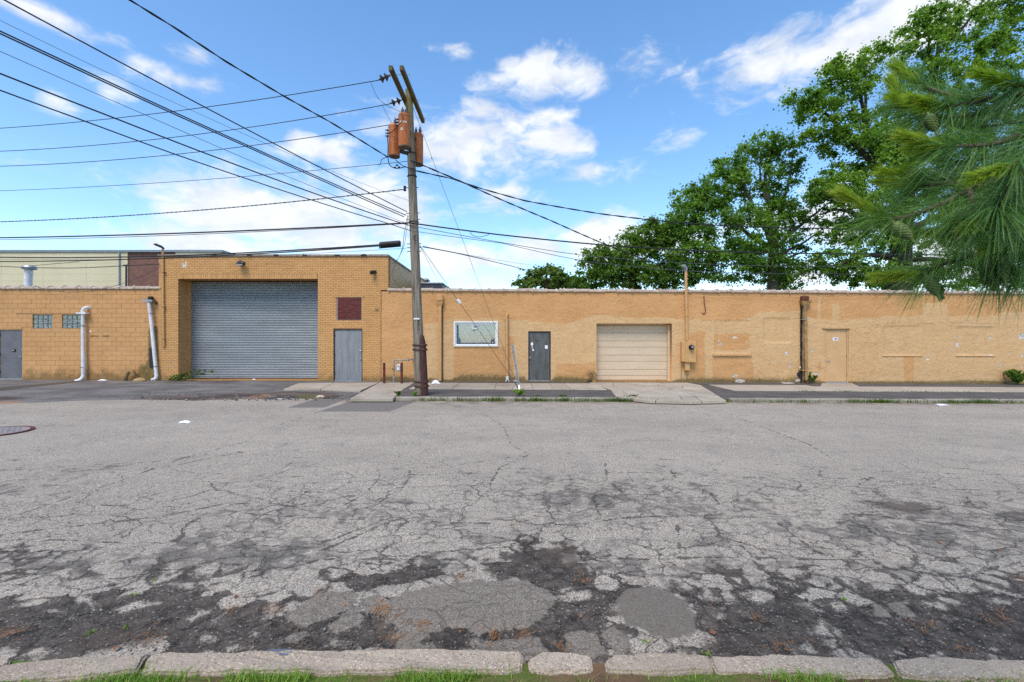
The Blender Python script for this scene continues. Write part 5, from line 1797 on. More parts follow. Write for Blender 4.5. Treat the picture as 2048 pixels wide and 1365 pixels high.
# ------------------------------------------------------------------ cables
def wire(name, label, pts, ya, yb, r, mat, ext=(0, 0), twist=0, group=None, cat='cable', n=None, lash=0, pw=2):
    """pts: picture positions along the cable; the cable lies over the straight line on plan
    between the first point at distance ya and the last at distance yb"""
    A = P(pts[0][0], pts[0][1], ya); B = P(pts[-1][0], pts[-1][1], yb)
    dx, dy = B.x - A.x, B.y - A.y
    s, z = [], []
    for (px, py) in pts:
        k = (px - 1024) / F
        # solve A + t d on the ray x = k y
        den = dx - k * dy
        t = (k * A.y - A.x) / den if abs(den) > 1e-6 else 0
        y = A.y + t * dy
        s.append(t); z.append(H + (682.5 - py) / F * y)
    deg = min(pw, len(pts) - 1)
    co = np.polyfit(s, z, deg)
    if len(pts) <= 3:
        zf = lambda t: float(np.polyval(co, t))
    else:
        res = np.array(z) - np.polyval(co, s)
        o = np.argsort(s)
        ss, rr = np.array(s)[o], res[o]
        zf = lambda t: float(np.polyval(co, t) + np.interp(t, ss, rr))
    N = n or 40
    ts = np.linspace(-ext[0], 1 + ext[1], N)
    c = [Vector((A.x + dx * t, A.y + dy * t, zf(t))) for t in ts]
    m = MB()
    if twist:
        L = sum((b - a).length for a, b in zip(c[:-1], c[1:]))
        M_ = int(L / 0.12)
        tt = np.linspace(-ext[0], 1 + ext[1], M_)
        cc = [Vector((A.x + dx * t, A.y + dy * t, zf(t))) for t in tt]
        side = Vector((-dy, dx, 0)).normalized()
        for ph in (0, math.pi):
            m.tube([p + (side * math.cos(i * .12 / twist * 6.283 + ph) + Vector((0, 0, 1)) * math.sin(i * .12 / twist * 6.283 + ph)) * r * .95 for i, p in enumerate(cc)], r, 5)
    else:
        m.tube(c, r, 6)
    o = m.build(name, mat, None, loc=c[0], smooth=True)
    if lash:
        pass
    tag(o, label, cat, group)
    return o


K, GW = M['cable'], M['grey_wire']
g1 = 'lines running left along the street'
wire('power_line', 'topmost power line running left from the outer crossarm insulator', [(0, 257), (410, 215), (757, 161)], 17.2, 13.0, .011, K, (1.2, 0), group=g1, cat='power line')
wire('power_line', 'second power line from the top running left to the inner insulator', [(0, 303), (389, 270), (779, 208.5)], 17.2, 14.25, .011, K, (1.2, 0), group=g1, cat='power line')
wire('power_line', 'third power line from the top ending beside the left transformer', [(0, 333), (492, 293), (789, 248.5)], 17.4, 14.6, .011, K, (1.2, 0), group=g1, cat='power line')
wire('power_line', 'thin grey neutral wire meeting the pole below the transformers', [(0, 382), (470, 355), (816, 323)], 17.2, 14.3, .009, GW, (1.2, 0), group=g1, cat='power line')
wire('lashed_cable', 'lashed grey cable ending at the spool insulator on the pole', [(0, 444), (410, 420), (809, 379)], 17.2, 14.3, .012, GW, (1.2, 0), twist=.35, group=g1)
wire('telephone_cable', 'thick dark cable crossing the pole near mid height, left span', [(0, 476), (410, 465), (822, 446)], 17.2, 14.1, .024, K, (1.2, 0), group=g1)
wire('telephone_cable', 'thin companion just under the thick dark left span', [(0, 480), (410, 468.5), (815, 447.5)], 17.2, 14.1, .010, K, (1.2, 0), group=g1)
wire('telephone_cable', 'dark cable with a splice case next to the pole', [(0, 515), (380, 511), (600, 500), (762, 490)], 17.2, 14.25, .022, K, (1.2, 0), group=g1)
wire('telephone_cable', 'lower dark cable sagging over the annex to the splice case', [(0, 523.5), (380, 514.5), (600, 503), (762, 492)], 17.2, 14.2, .020, K, (1.2, 0), group=g1)
wire('telephone_wire', 'thin grey wire under the splice case running left', [(0, 519), (400, 516), (812, 497)], 17.2, 14.3, .006, GW, (1.2, 0), group=g1, cat='wire')
wire('service_drop', 'sagging black wire from the left edge to the garage corner bracket', [(0, 533), (60, 535.5), (150, 536.5), (240, 532.5), (319, 528.5)], 21.0, 19.0, .016, K, (.6, 0), pw=2)
wire('service_drop', 'thin wire joining two cables above the annex', [(62, 532), (158, 524)], 20.5, 17.5, .010, K)
wire('loose_wire', 'loose drooping wire over the annex coping to the garage corner', [(70, 573), (100, 581), (150, 584.5), (190, 581), (250, 566), (290, 550), (319, 536)], 18.95, 19.0, .010, M['grey_wire'], cat='wire', pw=3)
g2 = 'cables crossing overhead to the far left'
wire('overhead_cable', 'steepest straight cable from pole up to the top left corner', [(8, 0), (410, 215), (814, 424)], 7.6, 14.25, .013, K, (.45, 0), group=g2)
wire('overhead_cable', 'upper of the close pair of cables leaving the left edge', [(0, 62.5), (340, 221), (495, 291), (812, 431)], 7.6, 14.25, .013, K, (.45, 0), group=g2)
wire('overhead_cable', 'lower of the close pair of cables leaving the left edge', [(0, 67.5), (340, 225), (495, 294.5), (808, 434)], 7.5, 14.25, .013, K, (.45, 0), group=g2)
wire('overhead_wire', 'faint thin grey wire above the close cable pair', [(0, 41), (190, 134), (370, 215), (560, 300)], 7.5, 11.2, .004, GW, (.45, .9), group=g2, cat='wire')
wire('overhead_wire', 'faint thin grey wire below the close cable pair', [(0, 103), (290, 230), (560, 347), (815, 448)], 7.5, 14.25, .0055, GW, (.45, 0), group=g2, cat='wire')
wire('overhead_cable', 'cable from the left edge passing just left of the pole into the splice', [(0, 147.5), (230, 237), (400, 303), (800, 446), (822, 452)], 7.6, 14.05, .014, K, (.45, 0), group=g2)
wire('overhead_cable', 'lowest slanting cable from the left edge passing the pole', [(0, 181), (165, 241), (350, 309), (560, 380), (775, 447), (822, 462)], 7.6, 14.05, .012, K, (.45, 0), group=g2)
wire('twisted_service', 'twisted black service cable from the top edge to the left transformer', [(259, 0), (348, 55), (451, 123), (568, 193), (656, 242), (718, 279), (776, 315)], 8.6, 13.85, .012, K, (.35, 0), twist=.9)
g3 = 'cables running right from the pole'
wire('twisted_service', 'twisted black service cable descending right to the mast on the roof', [(822, 322), (843, 330), (905, 356), (1005, 401), (1100, 441), (1200, 485), (1290, 520), (1366, 545)], 14.1, 19.05, .014, K, twist=.9, group=g3)
wire('overhead_cable', 'high twisted cable running right past the leafy trees', [(822, 340), (845, 345), (905, 358), (960, 377), (1050, 402), (1200, 428), (1370, 447), (1650, 457), (2100, 454)], 14.1, 18.6, .013, K, (0, .5), twist=1.1, group=g3)
wire('telephone_cable', 'thick dark cable crossing the pole near mid height, right span', [(822, 446.5), (845, 450), (1000, 470), (1200, 490), (1400, 502), (1700, 508), (2150, 503)], 14.1, 18.0, .022, K, (0, .4), group=g3)
wire('telephone_wire', 'thin grey wire below the thick right span', [(822, 452), (1000, 485), (1160, 511), (1400, 528), (1700, 533), (2150, 528)], 14.05, 18.4, .010, GW, (0, .4), group=g3, cat='wire')
wire('telephone_wire', 'second thin grey wire below the thick right span', [(822, 462), (1000, 486), (1160, 522), (1350, 541), (1700, 548), (2150, 545)], 14.05, 18.4, .009, GW, (0, .4), group=g3, cat='wire')
wire('service_drop', 'dark drop cable leaving the pole right toward the small pale tree', [(846, 494), (905, 505), (950, 515), (1000, 527), (1052, 540)], 14.3, 30.0, .018, K, (0, .12), group=g3)
wire('service_drop', 'thin drop wire just above the dark drop cable', [(846, 493), (950, 513), (1010, 523), (1090, 533)], 14.3, 31.0, .008, GW, (0, .1), group=g3, cat='wire')
wire('telephone_wire', 'pair of thin wires strung under the coping beside the roof mast', [(1370, 588), (1500, 592), (1600, 595), (1700, 592), (1850, 588)], 19.02, 19.02, .006, M['dirty_yellow'], cat='wire')
# loop on the thick right span
wire('cable_loop', 'small slack cable loop under the thick right span', [(940, 464), (944, 470), (955, 474), (968, 472.5), (978, 469)], 14.3, 14.35, .009, K, pw=2)
# guys to the ground anchor, drops beside the pole
ANCH = G(1037, 782, .1)


def line3(name, label, pts, r, mat, cat):
    o = MB().tube(pts, r, 6).build(name, mat, None, loc=pts[0], smooth=True)
    return tag(o, label, cat)


line3('guy_wire', 'long thin guy wire from the pole top to the ground anchor', [pole_at(9.2) + Vector((.1, 0, 0)), ANCH + Vector((0, 0, .05))], .006, GW, 'guy wire')
gw = [pole_at(4.82) + Vector((.16, 0, 0)), ANCH + Vector((.04, 0, .05))]
line3('guy_wire', 'lower guy wire with a white insulator sloping to the ground anchor', gw, .008, GW, 'guy wire')
c = gw[0].lerp(gw[1], .37); d = (gw[1] - gw[0]).normalized()
tag(MB().lathe(c, [(.015, -.09), (.05, -.07), (.055, 0), (.05, .07), (.015, .09)], 12, d).build('guy_insulator', M['white_pvc'], None, loc=c, smooth=True), 'small white strain insulator on the lower guy wire', 'insulator')
line3('service_wire', 'thin wire from the pole to the dark rooftop unit', [pole_at(4.82) + Vector((.15, .03, 0)), P(878, 567, 24.4)], .007, GW, 'wire')
tag(MB().tube([P(863, 316, 14.25), P(864, 317.5, 14.25)], .02, 8).build('guy_clamp', M['dark_metal'], None, loc=P(863, 316, 14.25)), 'tiny dark clamp on the long guy wire', 'clamp')


def bez(pts, n=24):
    """smooth curve through points"""
    pts = [Vector(p) for p in pts]
    out = []
    for i in range(len(pts) - 1):
        p0 = pts[max(i - 1, 0)]; p1 = pts[i]; p2 = pts[i + 1]; p3 = pts[min(i + 2, len(pts) - 1)]
        k = max(2, n // (len(pts) - 1))
        for j in range(k):
            t = j / k
            out.append(0.5 * ((2 * p1) + (p2 - p0) * t + (2 * p0 - 5 * p1 + 4 * p2 - p3) * t * t + (3 * p1 - p0 - 3 * p2 + p3) * t ** 3))
    out.append(pts[-1])
    return out


line3('drop_wire', 'loose black wire hanging left of the pole down to the garage parapet', bez([P(816, 430, 14.2), P(809, 465, 14.2), P(804, 500, 14.6), P(793, 522, 16), P(782, 528, 18), P(778, 516, 19.05)]), .008, K, 'wire')
line3('drop_wire', 'second loose wire hanging left of the pole to the warehouse coping', bez([P(817, 432, 14.2), P(812, 470, 14.2), P(806, 498, 14.3), P(790, 530, 16.5), P(784, 548, 18.4), P(792, 566, 19), P(806, 577, 19.05)]), .007, K, 'wire')
line3('jumper_wire', 'thin jumper from the topmost line to the front transformer', bez([P(742, 166, 13.0), P(755, 195, 13.1), P(775, 212, 13.3), P(801, 224, 13.5)]), .006, K, 'wire')
line3('jumper_wire', 'thin jumper from the second line to the left transformer', bez([P(765, 212, 14.2), P(775, 232, 14.1), P(786, 249, 13.97)]), .006, K, 'wire')
line3('jumper_wire', 'black lead curling over the front and left transformers', bez([P(803, 228, 13.3), P(806, 240, 13.25), P(796, 252, 13.4), P(784, 264, 13.7), P(775, 268, 13.75)]), .013, K, 'cable')
line3('transformer_lead', 'black lead hanging in a loop below the left transformer', bez([P(774, 270, 13.75), P(776, 290, 13.75), P(776, 313, 13.75), P(779, 330, 13.8), P(790, 337, 13.9), P(803, 336, 14), P(812, 333, 14.1)]), .014, K, 'cable')
line3('transformer_lead', 'short lead linking the service cable to the neutral wire', bez([P(774, 315, 13.8), P(764, 319, 13.9), P(761, 328, 14), P(757, 330.5, 14)]), .010, K, 'cable')
line3('transformer_lead', 'black lead sloping from the left transformer base to the pole', bez([P(791, 320, 13.9), P(800, 328, 14), P(812, 335, 14.15), P(830, 338, 14.1)]), .012, K, 'cable')
for i, (px, py) in enumerate([(788, 335.5), (796, 335), (792, 331)]):
    a, b = P(px, py, 13.95), P(px + 4, py - .5, 13.95)
    tag(MB().tube([a, b], .028, 8).build('cable_connector', M['black_rubber'], None, loc=a), ['left black connector on the loop below the transformers', 'right black connector on the loop below the transformers', 'upper black connector above the loop below the transformers'][i], 'connector', 'connectors below the transformers')
a, b = P(759, 490, 14.2), P(801, 486.5, 14.2)
sp = thing('splice_case', 'ribbed black splice case on the cables left of the pole', 'splice case', a)
MB().tube([a, a.lerp(b, .04), a.lerp(b, .96), b], [.05, .085, .085, .05], 12).build('case', M['black_rubber'], sp, smooth=True)
MB().tube([a + Vector((.02, 0, -.10)), b + Vector((-.02, 0, -.10))], .02, 8).build('support_rod', M['cable'], sp)
for f in (.0, 1.0):
    MB().tube([a.lerp(b, f) + Vector((0, 0, .05)), a.lerp(b, f) + Vector((0, 0, -.12))], .015, 6).build('end_clamp', M['dark_metal'], sp)


# ------------------------------------------------------------------ things fixed to or standing by the walls
def wp(px, py, off=0.0):
    return Vector((wx_(px), W - off, wz_(py)))


# white plastic drainpipes on the annex
t = thing('drainpipe', 'upright white plastic drainpipe beside the glass block windows', 'drainpipe', wp(172, 760))
MB().tube(bez([wp(179.5, 616.5, -.02), wp(178.5, 615.5, .06), wp(175.5, 617, .13), wp(173.0, 621, .15), wp(172.5, 626, .15)]), .068, 14).build('elbow', M['white_pvc'], t, smooth=True)
MB().tube([wp(172.5, 624, .15), wp(172.8, 700, .15), wp(173.8, 724, .15), wp(173.4, 748, .15)], [.060, .062, .074, .070], 14).build('pipe', M['white_pvc'], t, smooth=True)
MB().tube(bez([wp(173.4, 748, .15), wp(173.2, 754, .17), wp(170.5, 759.5, .24), wp(165, 762, .34)]), .070, 14).build('foot_bend', M['white_pvc'], t, smooth=True)
MB().box(wx_(162.5), wx_(181.5), W - .24, W - .06, wz_(629), wz_(625.5)).build('bracket', M['white_pvc'], t)
for py in (652, 735):
    MB().tube([wp(172.9, py, .15) + Vector((.074 * math.cos(a), .074 * math.sin(a), .02 * math.cos(a) * -1)) for a in np.linspace(0, 6.283, 17)], .012, 5, False).build('strap', M['black_rubber'], t)

t = thing('drainpipe', 'leaning white plastic drainpipe below a dark scupper at the garage corner', 'drainpipe', wp(317, 758))
MB().tube([wp(304, 606, .16), wp(308, 640, .16), wp(314, 700, .16), wp(318, 740, .16), wp(318.5, 748, .16)], [.066, .066, .067, .068, .068], 14).build('pipe', M['white_pvc'], t, smooth=True)
MB().tube(bez([wp(318.5, 748, .16), wp(319, 754, .17), wp(317, 758, .22), wp(313.5, 759.5, .30)]), .068, 14).build('foot_bend', M['white_pvc'], t, smooth=True)
MB().box(wx_(294), wx_(313), W - .26, W - .04, wz_(604.8), wz_(601)).build('bracket', M['galv'], t)
MB().box(wx_(301), wx_(307.5), W - .14, W + .0, wz_(601), wz_(594)).build('scupper', M['tar'], t)
MB().tube(bez([wp(309, 598, .05), wp(313, 601, .1), wp(316, 606, .06), wp(313, 609, .03)]), .025, 6).build('wire_tangle', M['dark_metal'], t)
for px, py in ((307, 627), (317.8, 733)):
    MB().tube([wp(px, py, .16) + Vector((.076 * math.cos(a), .076 * math.sin(a), .0)) for a in np.linspace(0, 6.283, 17)], .010, 5, False).build('strap', M['black_rubber'] if py > 700 else M['galv'], t)

# tan downpipes on the stucco wall
t = thing('downpipe', 'tan downpipe with square hopper left of the shop window', 'downpipe', wp(881, 764))
MB().box(wx_(874), wx_(886.5), W - .16, W + .01, wz_(602), wz_(591)).build('hopper', M['yellow_paint'], t, bevel=.01)
hp = MB(); c0 = [(wx_(873), W - .20), (wx_(887.5), W - .20), (wx_(887.5), W - .002), (wx_(873), W - .002)]; c1 = [(wx_(877.5), W - .14), (wx_(883.8), W - .14), (wx_(883.8), W - .03), (wx_(877.5), W - .03)]
hp.v += [(x, y, wz_(603)) for x, y in c0] + [(x, y, wz_(613)) for x, y in c1]
hp.f += [(0, 1, 5, 4), (1, 2, 6, 5), (2, 3, 7, 6), (3, 0, 4, 7), (0, 3, 2, 1), (4, 5, 6, 7)]
hp.build('funnel', M['yellow_paint'], t)
MB().box(wx_(877.6), wx_(883.7), W - .14, W - .03, wz_(762), wz_(612.5)).build('pipe', M['yellow_paint'], t, bevel=.012)
MB().tube([wp(885.5, 612, .02), wp(885.8, 700, .02), wp(885.6, 760, .02)], .012, 5).build('thin_line', M['dark_metal'], t)  # thin dark line down the wall just right of the pipe

t = thing('downpipe', 'tan round vent pipe with white foot right of the shop window', 'downpipe', wp(1013, 764))
MB().tube(bez([wp(1011, 640, .10), wp(1013.5, 632, .11), wp(1014.5, 629, .06), wp(1014, 630, 0)]), .05, 10).build('goose_neck', M['yellow_paint'], t, smooth=True)
MB().tube([wp(1013.4, 631, .10), wp(1014, 700, .10), wp(1014.8, 753, .10)], .058, 12).build('pipe', M['yellow_paint'], t, smooth=True)
MB().tube([wp(1014.8, 752.5, .10), wp(1015, 760, .10)], .066, 12).build('foot', M['white_pvc'], t)
for s in (-1, 1):
    MB().tube([wp(1015, 758, .1), wp(1015 + 3.5 * s, 763, .14)], .02, 6).build('foot_clip', M['white_pvc'], t)
for py in (655, 720):
    MB().box(wx_(1010.5), wx_(1018), W - .05, W, wz_(py + .6), wz_(py - .6)).build('strap', M['yellow_paint'], t)

t = thing('downpipe', 'dirty tan downpipe with rusty hopper beside the black stain', 'downpipe', wp(1608, 768))
MB().box(wx_(1600), wx_(1614), W - .14, W + .01, wz_(602.5), wz_(593)).build('hopper', M['rust_red'], t, bevel=.01)
hp = MB(); c0 = [(wx_(1597.5), W - .20), (wx_(1618.5), W - .20), (wx_(1618.5), W - .002), (wx_(1597.5), W - .002)]; c1 = [(wx_(1604), W - .14), (wx_(1611.5), W - .14), (wx_(1611.5), W - .03), (wx_(1604), W - .03)]
hp.v += [(x, y, wz_(603)) for x, y in c0] + [(x, y, wz_(614)) for x, y in c1]
hp.f += [(0, 1, 5, 4), (1, 2, 6, 5), (2, 3, 7, 6), (3, 0, 4, 7), (0, 3, 2, 1), (4, 5, 6, 7)]
hp.build('funnel', M['dirty_yellow'], t)
MB().tube([wp(1607.2, 613, .1), wp(1608.5, 700, .1), wp(1609.5, 762, .1)], .062, 12).build('pipe', M['dirty_yellow'], t, smooth=True)
MB().tube([wp(1605, 614, .05), wp(1605.4, 760, .05)], .02, 6).build('side_pipe', M['dirty_yellow'], t)
MB().tube([wp(1611, 640, .04), wp(1611.5, 755, .04)], .022, 6).build('side_pipe', M['dirty_yellow'], t)
MB().tube(bez([wp(1609.5, 760, .1), wp(1609.8, 765, .12), wp(1611, 767.5, .22)]), .068, 10).build('foot_bend', M['riser_brown'], t, smooth=True)
for py in (640, 741):
    MB().box(wx_(1600.5), wx_(1613), W - .17, W - .0, wz_(py + .5), wz_(py - .5)).build('strap', M['galv'] if py < 700 else M['yellow_paint'], t)

# conduit with a lamp at the garage's left corner
t = thing('lamp_conduit', 'tan conduit up the garage corner carrying a small roof lamp', 'wall lamp', wp(329, 700))
MB().tube([wp(330.5, 694, .08), wp(329.5, 600, .08), wp(328.5, 498, .08)], .042, 10).build('conduit', M['yellow_paint'], t, smooth=True)
MB().tube([wp(326.5, 694, .06), wp(326.8, 620, .06)], .02, 6).build('side_conduit', M['yellow_paint'], t)
for py in (545, 614, 678):
    MB().box(wx_(327.5), wx_(333.5), W - .14, W - .03, wz_(py + .7), wz_(py - .7)).build('strap', M['dirty_yellow'], t)
MB().tube([wp(316, 491, .22), wp(321, 492, .26), wp(328, 495.5, .14), wp(331.5, 498.5, .06)], [.035, .085, .085, .03], 10, squash=.55).build('lamp_head', M['dark_metal'], t, smooth=True)

# service mast with meter box
t = thing('electric_meter', 'tan meter box with round glass meter below a service mast', 'meter box', wp(1376, 725))
MB().tube([wp(1371.6, 682, .12), wp(1371, 640, .12), wp(1369.4, 541, .12)], .056, 12).build('mast', M['yellow_paint'], t, smooth=True)
MB().tube([wp(1369.2, 542, .12), wp(1369, 538.5, .13), wp(1364, 534.5, .22), wp(1358.5, 533.5, .28)], [.075, .085, .08, .03], 10).build('weatherhead', M['galv'], t, smooth=True)
for py in (551, 569.5, 614.5, 632.5):
    MB().lathe(wp(1370.4, py, .12) + Vector((0, 0, -.02)), [(.064, 0), (.064, .04)], 12).build('coupling', M['yellow_paint'], t)
MB().box(wx_(1360), wx_(1387), W - .22, W - .01, wz_(723.5), wz_(684)).build('box', M['yellow_paint'], t, bevel=.012)
MB().box(wx_(1366.8), wx_(1387.5), W - .245, W - .223, wz_(724.5), wz_(684.5)).build('cover', M['yellow_paint'], t, bevel=.006)
MB().lathe(wp(1377.5, 695, .246), [(.105, 0), (.105, .02), (.095, .03), (.095, .11), (.08, .13)], 22, (0, -1, 0)).build('meter', M['black_rubber'], t, smooth=True)
MB().lathe(wp(1378, 694.5, .377), [(.045, 0), (.04, .006)], 16, (0, -1, 0)).build('meter_face', M['galv'], t)
MB().box(wx_(1367.5), wx_(1377), W - .17, W - .02, wz_(741), wz_(724.8)).build('lower_box', M['yellow_paint'], t, bevel=.008)
MB().tube([wp(1371, 741, .08), wp(1372, 748, .08), wp(1373, 750, .06)], [.05, .035, .02], 8).build('pipe_stub', M['dirty_yellow'], t)
MB().tube([wp(1361.5, 724, .06), wp(1361.5, 763, .06)], .012, 6).build('thin_line', M['dirty_yellow'], t)  # ground wire running down from the meter box
t = thing('wall_hook', 'dark bent iron hook hanging on the stucco right of the mast', 'hook', wp(1408, 610))
MB().tube(bez([wp(1407.5, 593, .02), wp(1408, 606, .03), wp(1410.5, 622, .03), wp(1408, 628, .03), wp(1403, 626, .03)]), .016, 6).build('rod', M['rust_red'], t)

# garage wall lamps
t = thing('flood_lamp', 'dark flood lamp over the roller shutter', 'wall lamp', wp(486, 528))
MB().box(wx_(481), wx_(489), W - .18, W - .03, wz_(529), wz_(524.5)).build('bracket', M['dark_metal'], t)
MB().tube([wp(480, 530.5, .22), wp(487, 527.5, .22), wp(494.5, 530, .22)], [.06, .11, .085], 10).build('head', M['dark_metal'], t, smooth=True)
MB().box(wx_(482), wx_(493), W - .30, W - .20, wz_(533), wz_(530.5)).build('lens', M['galv'], t)
t = thing('security_camera', 'small dark security camera high right on the garage wall', 'camera', wp(749, 546))
MB().lathe(wp(751, 544, .04), [(.06, 0), (.06, .03)], 12, (0, -1, 0)).build('mount', M['dark_metal'], t)
MB().tube([wp(752, 544.5, .06), wp(749.5, 545.5, .14)], .03, 8).build('arm', M['dark_metal'], t)
MB().tube([wp(746, 548, .24), wp(750, 544.5, .10)], [.085, .07], 12).build('housing', M['dark_metal'], t, smooth=True)

# tan goose-neck drain stubs at the foot of the walls
for (px, py, lab, s) in ((262, 759, 'tan goose neck stub pipe beside the leaning drainpipe', 1), (1187, 765, 'tan goose neck stub pipe left of the cream garage door', -1)):
    t = thing('standpipe', lab, 'pipe', wp(px, py, .2))
    k = s
    if s > 0:
        pts = [wp(258, 762, .25), wp(262.5, 750, .25), wp(265, 744, .24), wp(270, 741.5, .22), wp(274, 744.5, .20), wp(275, 751, .19)]
    else:
        pts = [wp(1187.5, 767, .2), wp(1187.3, 752, .2), wp(1185.5, 746, .2), wp(1180, 743.5, .2), wp(1176.5, 747, .2), wp(1176, 752.5, .2)]
    MB().tube(bez(pts, 20), .085, 12).build('bend', M['terracotta'], t, smooth=True)
    MB().tube([pts[0], pts[0].lerp(pts[1], .6)], .105, 12).build('socket', M['terracotta'], t, smooth=True)
    MB().tube([pts[-1] + Vector((0, 0, .06)), pts[-1]], .10, 12).build('mouth', M['terracotta'], t, smooth=True)

# gas meter and rusty bollards
GY = 18.5
q = lambda px, py: P(px, py, GY)
t = thing('gas_meter', 'grey gas meter on a galvanised riser between two rusty posts', 'gas meter', q(787, 766))
MB().tube([q(787.2, 767.5), q(787.6, 735), q(788, 724)], .030, 10).build('riser', M['gas_pipe'], t, smooth=True)
MB().tube(bez([q(788, 724), q(788.5, 721.2), q(791, 720.6), q(800, 720.6), q(817, 720.4)]), .026, 10).build('header_pipe', M['gas_pipe'], t, smooth=True)
MB().tube([q(817, 721), Vector((q(819, 720).x, W, q(0, 719).z))], .026, 8).build('wall_pipe', M['gas_pipe'], t)
for py in (757, 739, 729):
    MB().lathe(q(787.6, py), [(.042, 0), (.042, .07)], 10).build('coupling', M['galv'], t)
MB().lathe(q(817.5, 720.4), [(.03, -.03), (.075, 0), (.03, .03)], 8, (1, 0, 0)).build('valve', M['gas_pipe'], t)
MB().box(q(785.3, 0).x, q(787, 0).x, GY - .05, GY + .02, q(0, 740).z, q(0, 737).z).build('cock', M['black_rubber'], t)
for px in (796.0, 804.5):
    MB().tube(bez([q(px, 721), q(px - .5, 724), q(px - .3, 730)]), .02, 8).build('meter_pipe', M['gas_pipe'], t)
MB().box(q(794.8, 0).x, q(802.5, 0).x, GY - .12, GY + .06, q(0, 734).z, q(0, 729).z).build('meter_top', M['white_pvc'], t, bevel=.02)
MB().box(q(794.8, 0).x, q(802.0, 0).x, GY - .13, GY + .06, q(0, 743.5).z, q(0, 734.3).z).build('meter_body', M['galv'], t, bevel=.02)
MB().box(q(795.5, 0).x, q(800.5, 0).x, GY - .137, GY - .131, q(0, 740).z, q(0, 735.5).z).build('meter_dial', M['white_paper'], t)
for (px, lab) in ((768.5, 'left rusty red steel post guarding the gas meter'), (803.5, 'right rusty red steel post guarding the gas meter')):
    y = 18.15
    a = P(px, 769.5, y); b_ = P(px - .3, 727, y)
    t = thing('guard_post', lab, 'post', a, 'rusty guard posts')
    MB().tube([a - Vector((0, 0, .06)), b_], .052, 12).build('tube', M['rust_red'], t, smooth=True)
    MB().lathe(b_, [(.054, 0), (.05, .012), (.02, .02)], 12).build('cap', M['rust_red'], t)
    MB().lathe(a - Vector((0, 0, .02)), [(.085, 0), (.085, .012), (.05, .03)], 12).build('base_flange', M['rust_red'], t)

# leaning sign post without its sign
a, b_ = G(1040, 785, .1), P(1024.5, 689, 15.15)
t = thing('sign_post', 'leaning bare galvanised channel post near the kerb', 'sign post', a)
d = (b_ - a).normalized(); sx = Vector((1, 0, .1)).normalized()
pm = MB()
for off, w_, h_ in ((Vector((0, 0, 0)), .045, .012), (Vector((-.03, -.018, 0)), .012, .045), (Vector((.03, -.018, 0)), .012, .045)):
    pm.bar(a - d * .2 + off, b_ + off, w_, h_, (0, -1, 0))
pm.build('channel', M['galv'], t)
for f in np.linspace(.2, .95, 9):
    MB().lathe(a.lerp(b_, f) + Vector((0, -.010, 0)), [(.007, 0), (.007, .004)], 8, (0, -1, 0)).build('bolt_hole', M['black_rubber'], t)
st = MB().bar(G(1041, 787, .1) - Vector((0, 0, .2)), P(1036, 755, 15.35), .05, .02, (0, -1, 0)).build('ground_stub', M['galv'], t)
# anchor rod
t = thing('guy_anchor', 'short steel anchor rod where the guy wires meet the pavement', 'anchor', ANCH)
MB().tube([ANCH - Vector((-.06, 0, .1)), ANCH + Vector((-.12, -.05, .28))], .014, 6).build('rod', M['galv'], t)
MB().tube([ANCH + Vector((-.12 + .03 * math.cos(x), -.05, .30 + .03 * math.sin(x))) for x in np.linspace(0, 6.28, 10)], .008, 5).build('eye', M['galv'], t)

# manhole at the left edge of the road
c = G(-22, 866); 
t = thing('manhole_cover', 'rusty iron manhole cover cut by the left edge', 'manhole cover', (c.x, c.y, slope(c.x) + .012))
z0 = slope(c.x) + .004
MB().lathe((c.x, c.y, z0), [(.62, 0), (.62, .016), (.56, .016), (.56, .01)], 40).build('ring', M['rust_red'], t)
MB().lathe((c.x, c.y, z0), [(.55, 0), (.55, .014)], 40).build('lid', M['iron'], t)
for i in range(-4, 5):
    for j in range(-4, 5):
        if i * i + j * j < 18:
            MB().box(c.x + i * .11 - .03, c.x + i * .11 + .03, c.y + j * .11 - .03, c.y + j * .11 + .03, z0 + .014, z0 + .019).build('stud', M['iron'], t)

# lump of tan rubble at the garage corner
t = thing('canvas_heap', 'low tan mound of rubble beside the leaning drainpipe', 'rubble heap', wp(293, 760, .35))
rg = random.Random(8)
bm = bmesh.new(); bmesh.ops.create_icosphere(bm, subdivisions=3, radius=1)
for v in bm.verts:
    n = 1 + .28 * (fbm(np.array(v.co.x * 2 + 5), np.array(v.co.y * 2 + v.co.z), 3) - .5)
    v.co = Vector((v.co.x * .25 * n, v.co.y * .18 * n, max(-.02, v.co.z * .13 * n)))
    v.co += Vector((wx_(293), W - .35, .17))
me = bpy.data.meshes.new('mound'); bm.to_mesh(me); bm.free()
place('mound', me, M['canvas'], t)
for k in range(7):
    c = Vector((wx_(rg.uniform(283, 345)), W - rg.uniform(.2, .5), .165)); s = rg.uniform(.03, .07)
    MB().box(-s, s, -s * .7, s * .7, -.02, s * .6, Matrix.Translation(c) @ Matrix.Rotation(rg.uniform(0, 3), 4, 'Z')).build('chunk', M['canvas'], t, bevel=.012)


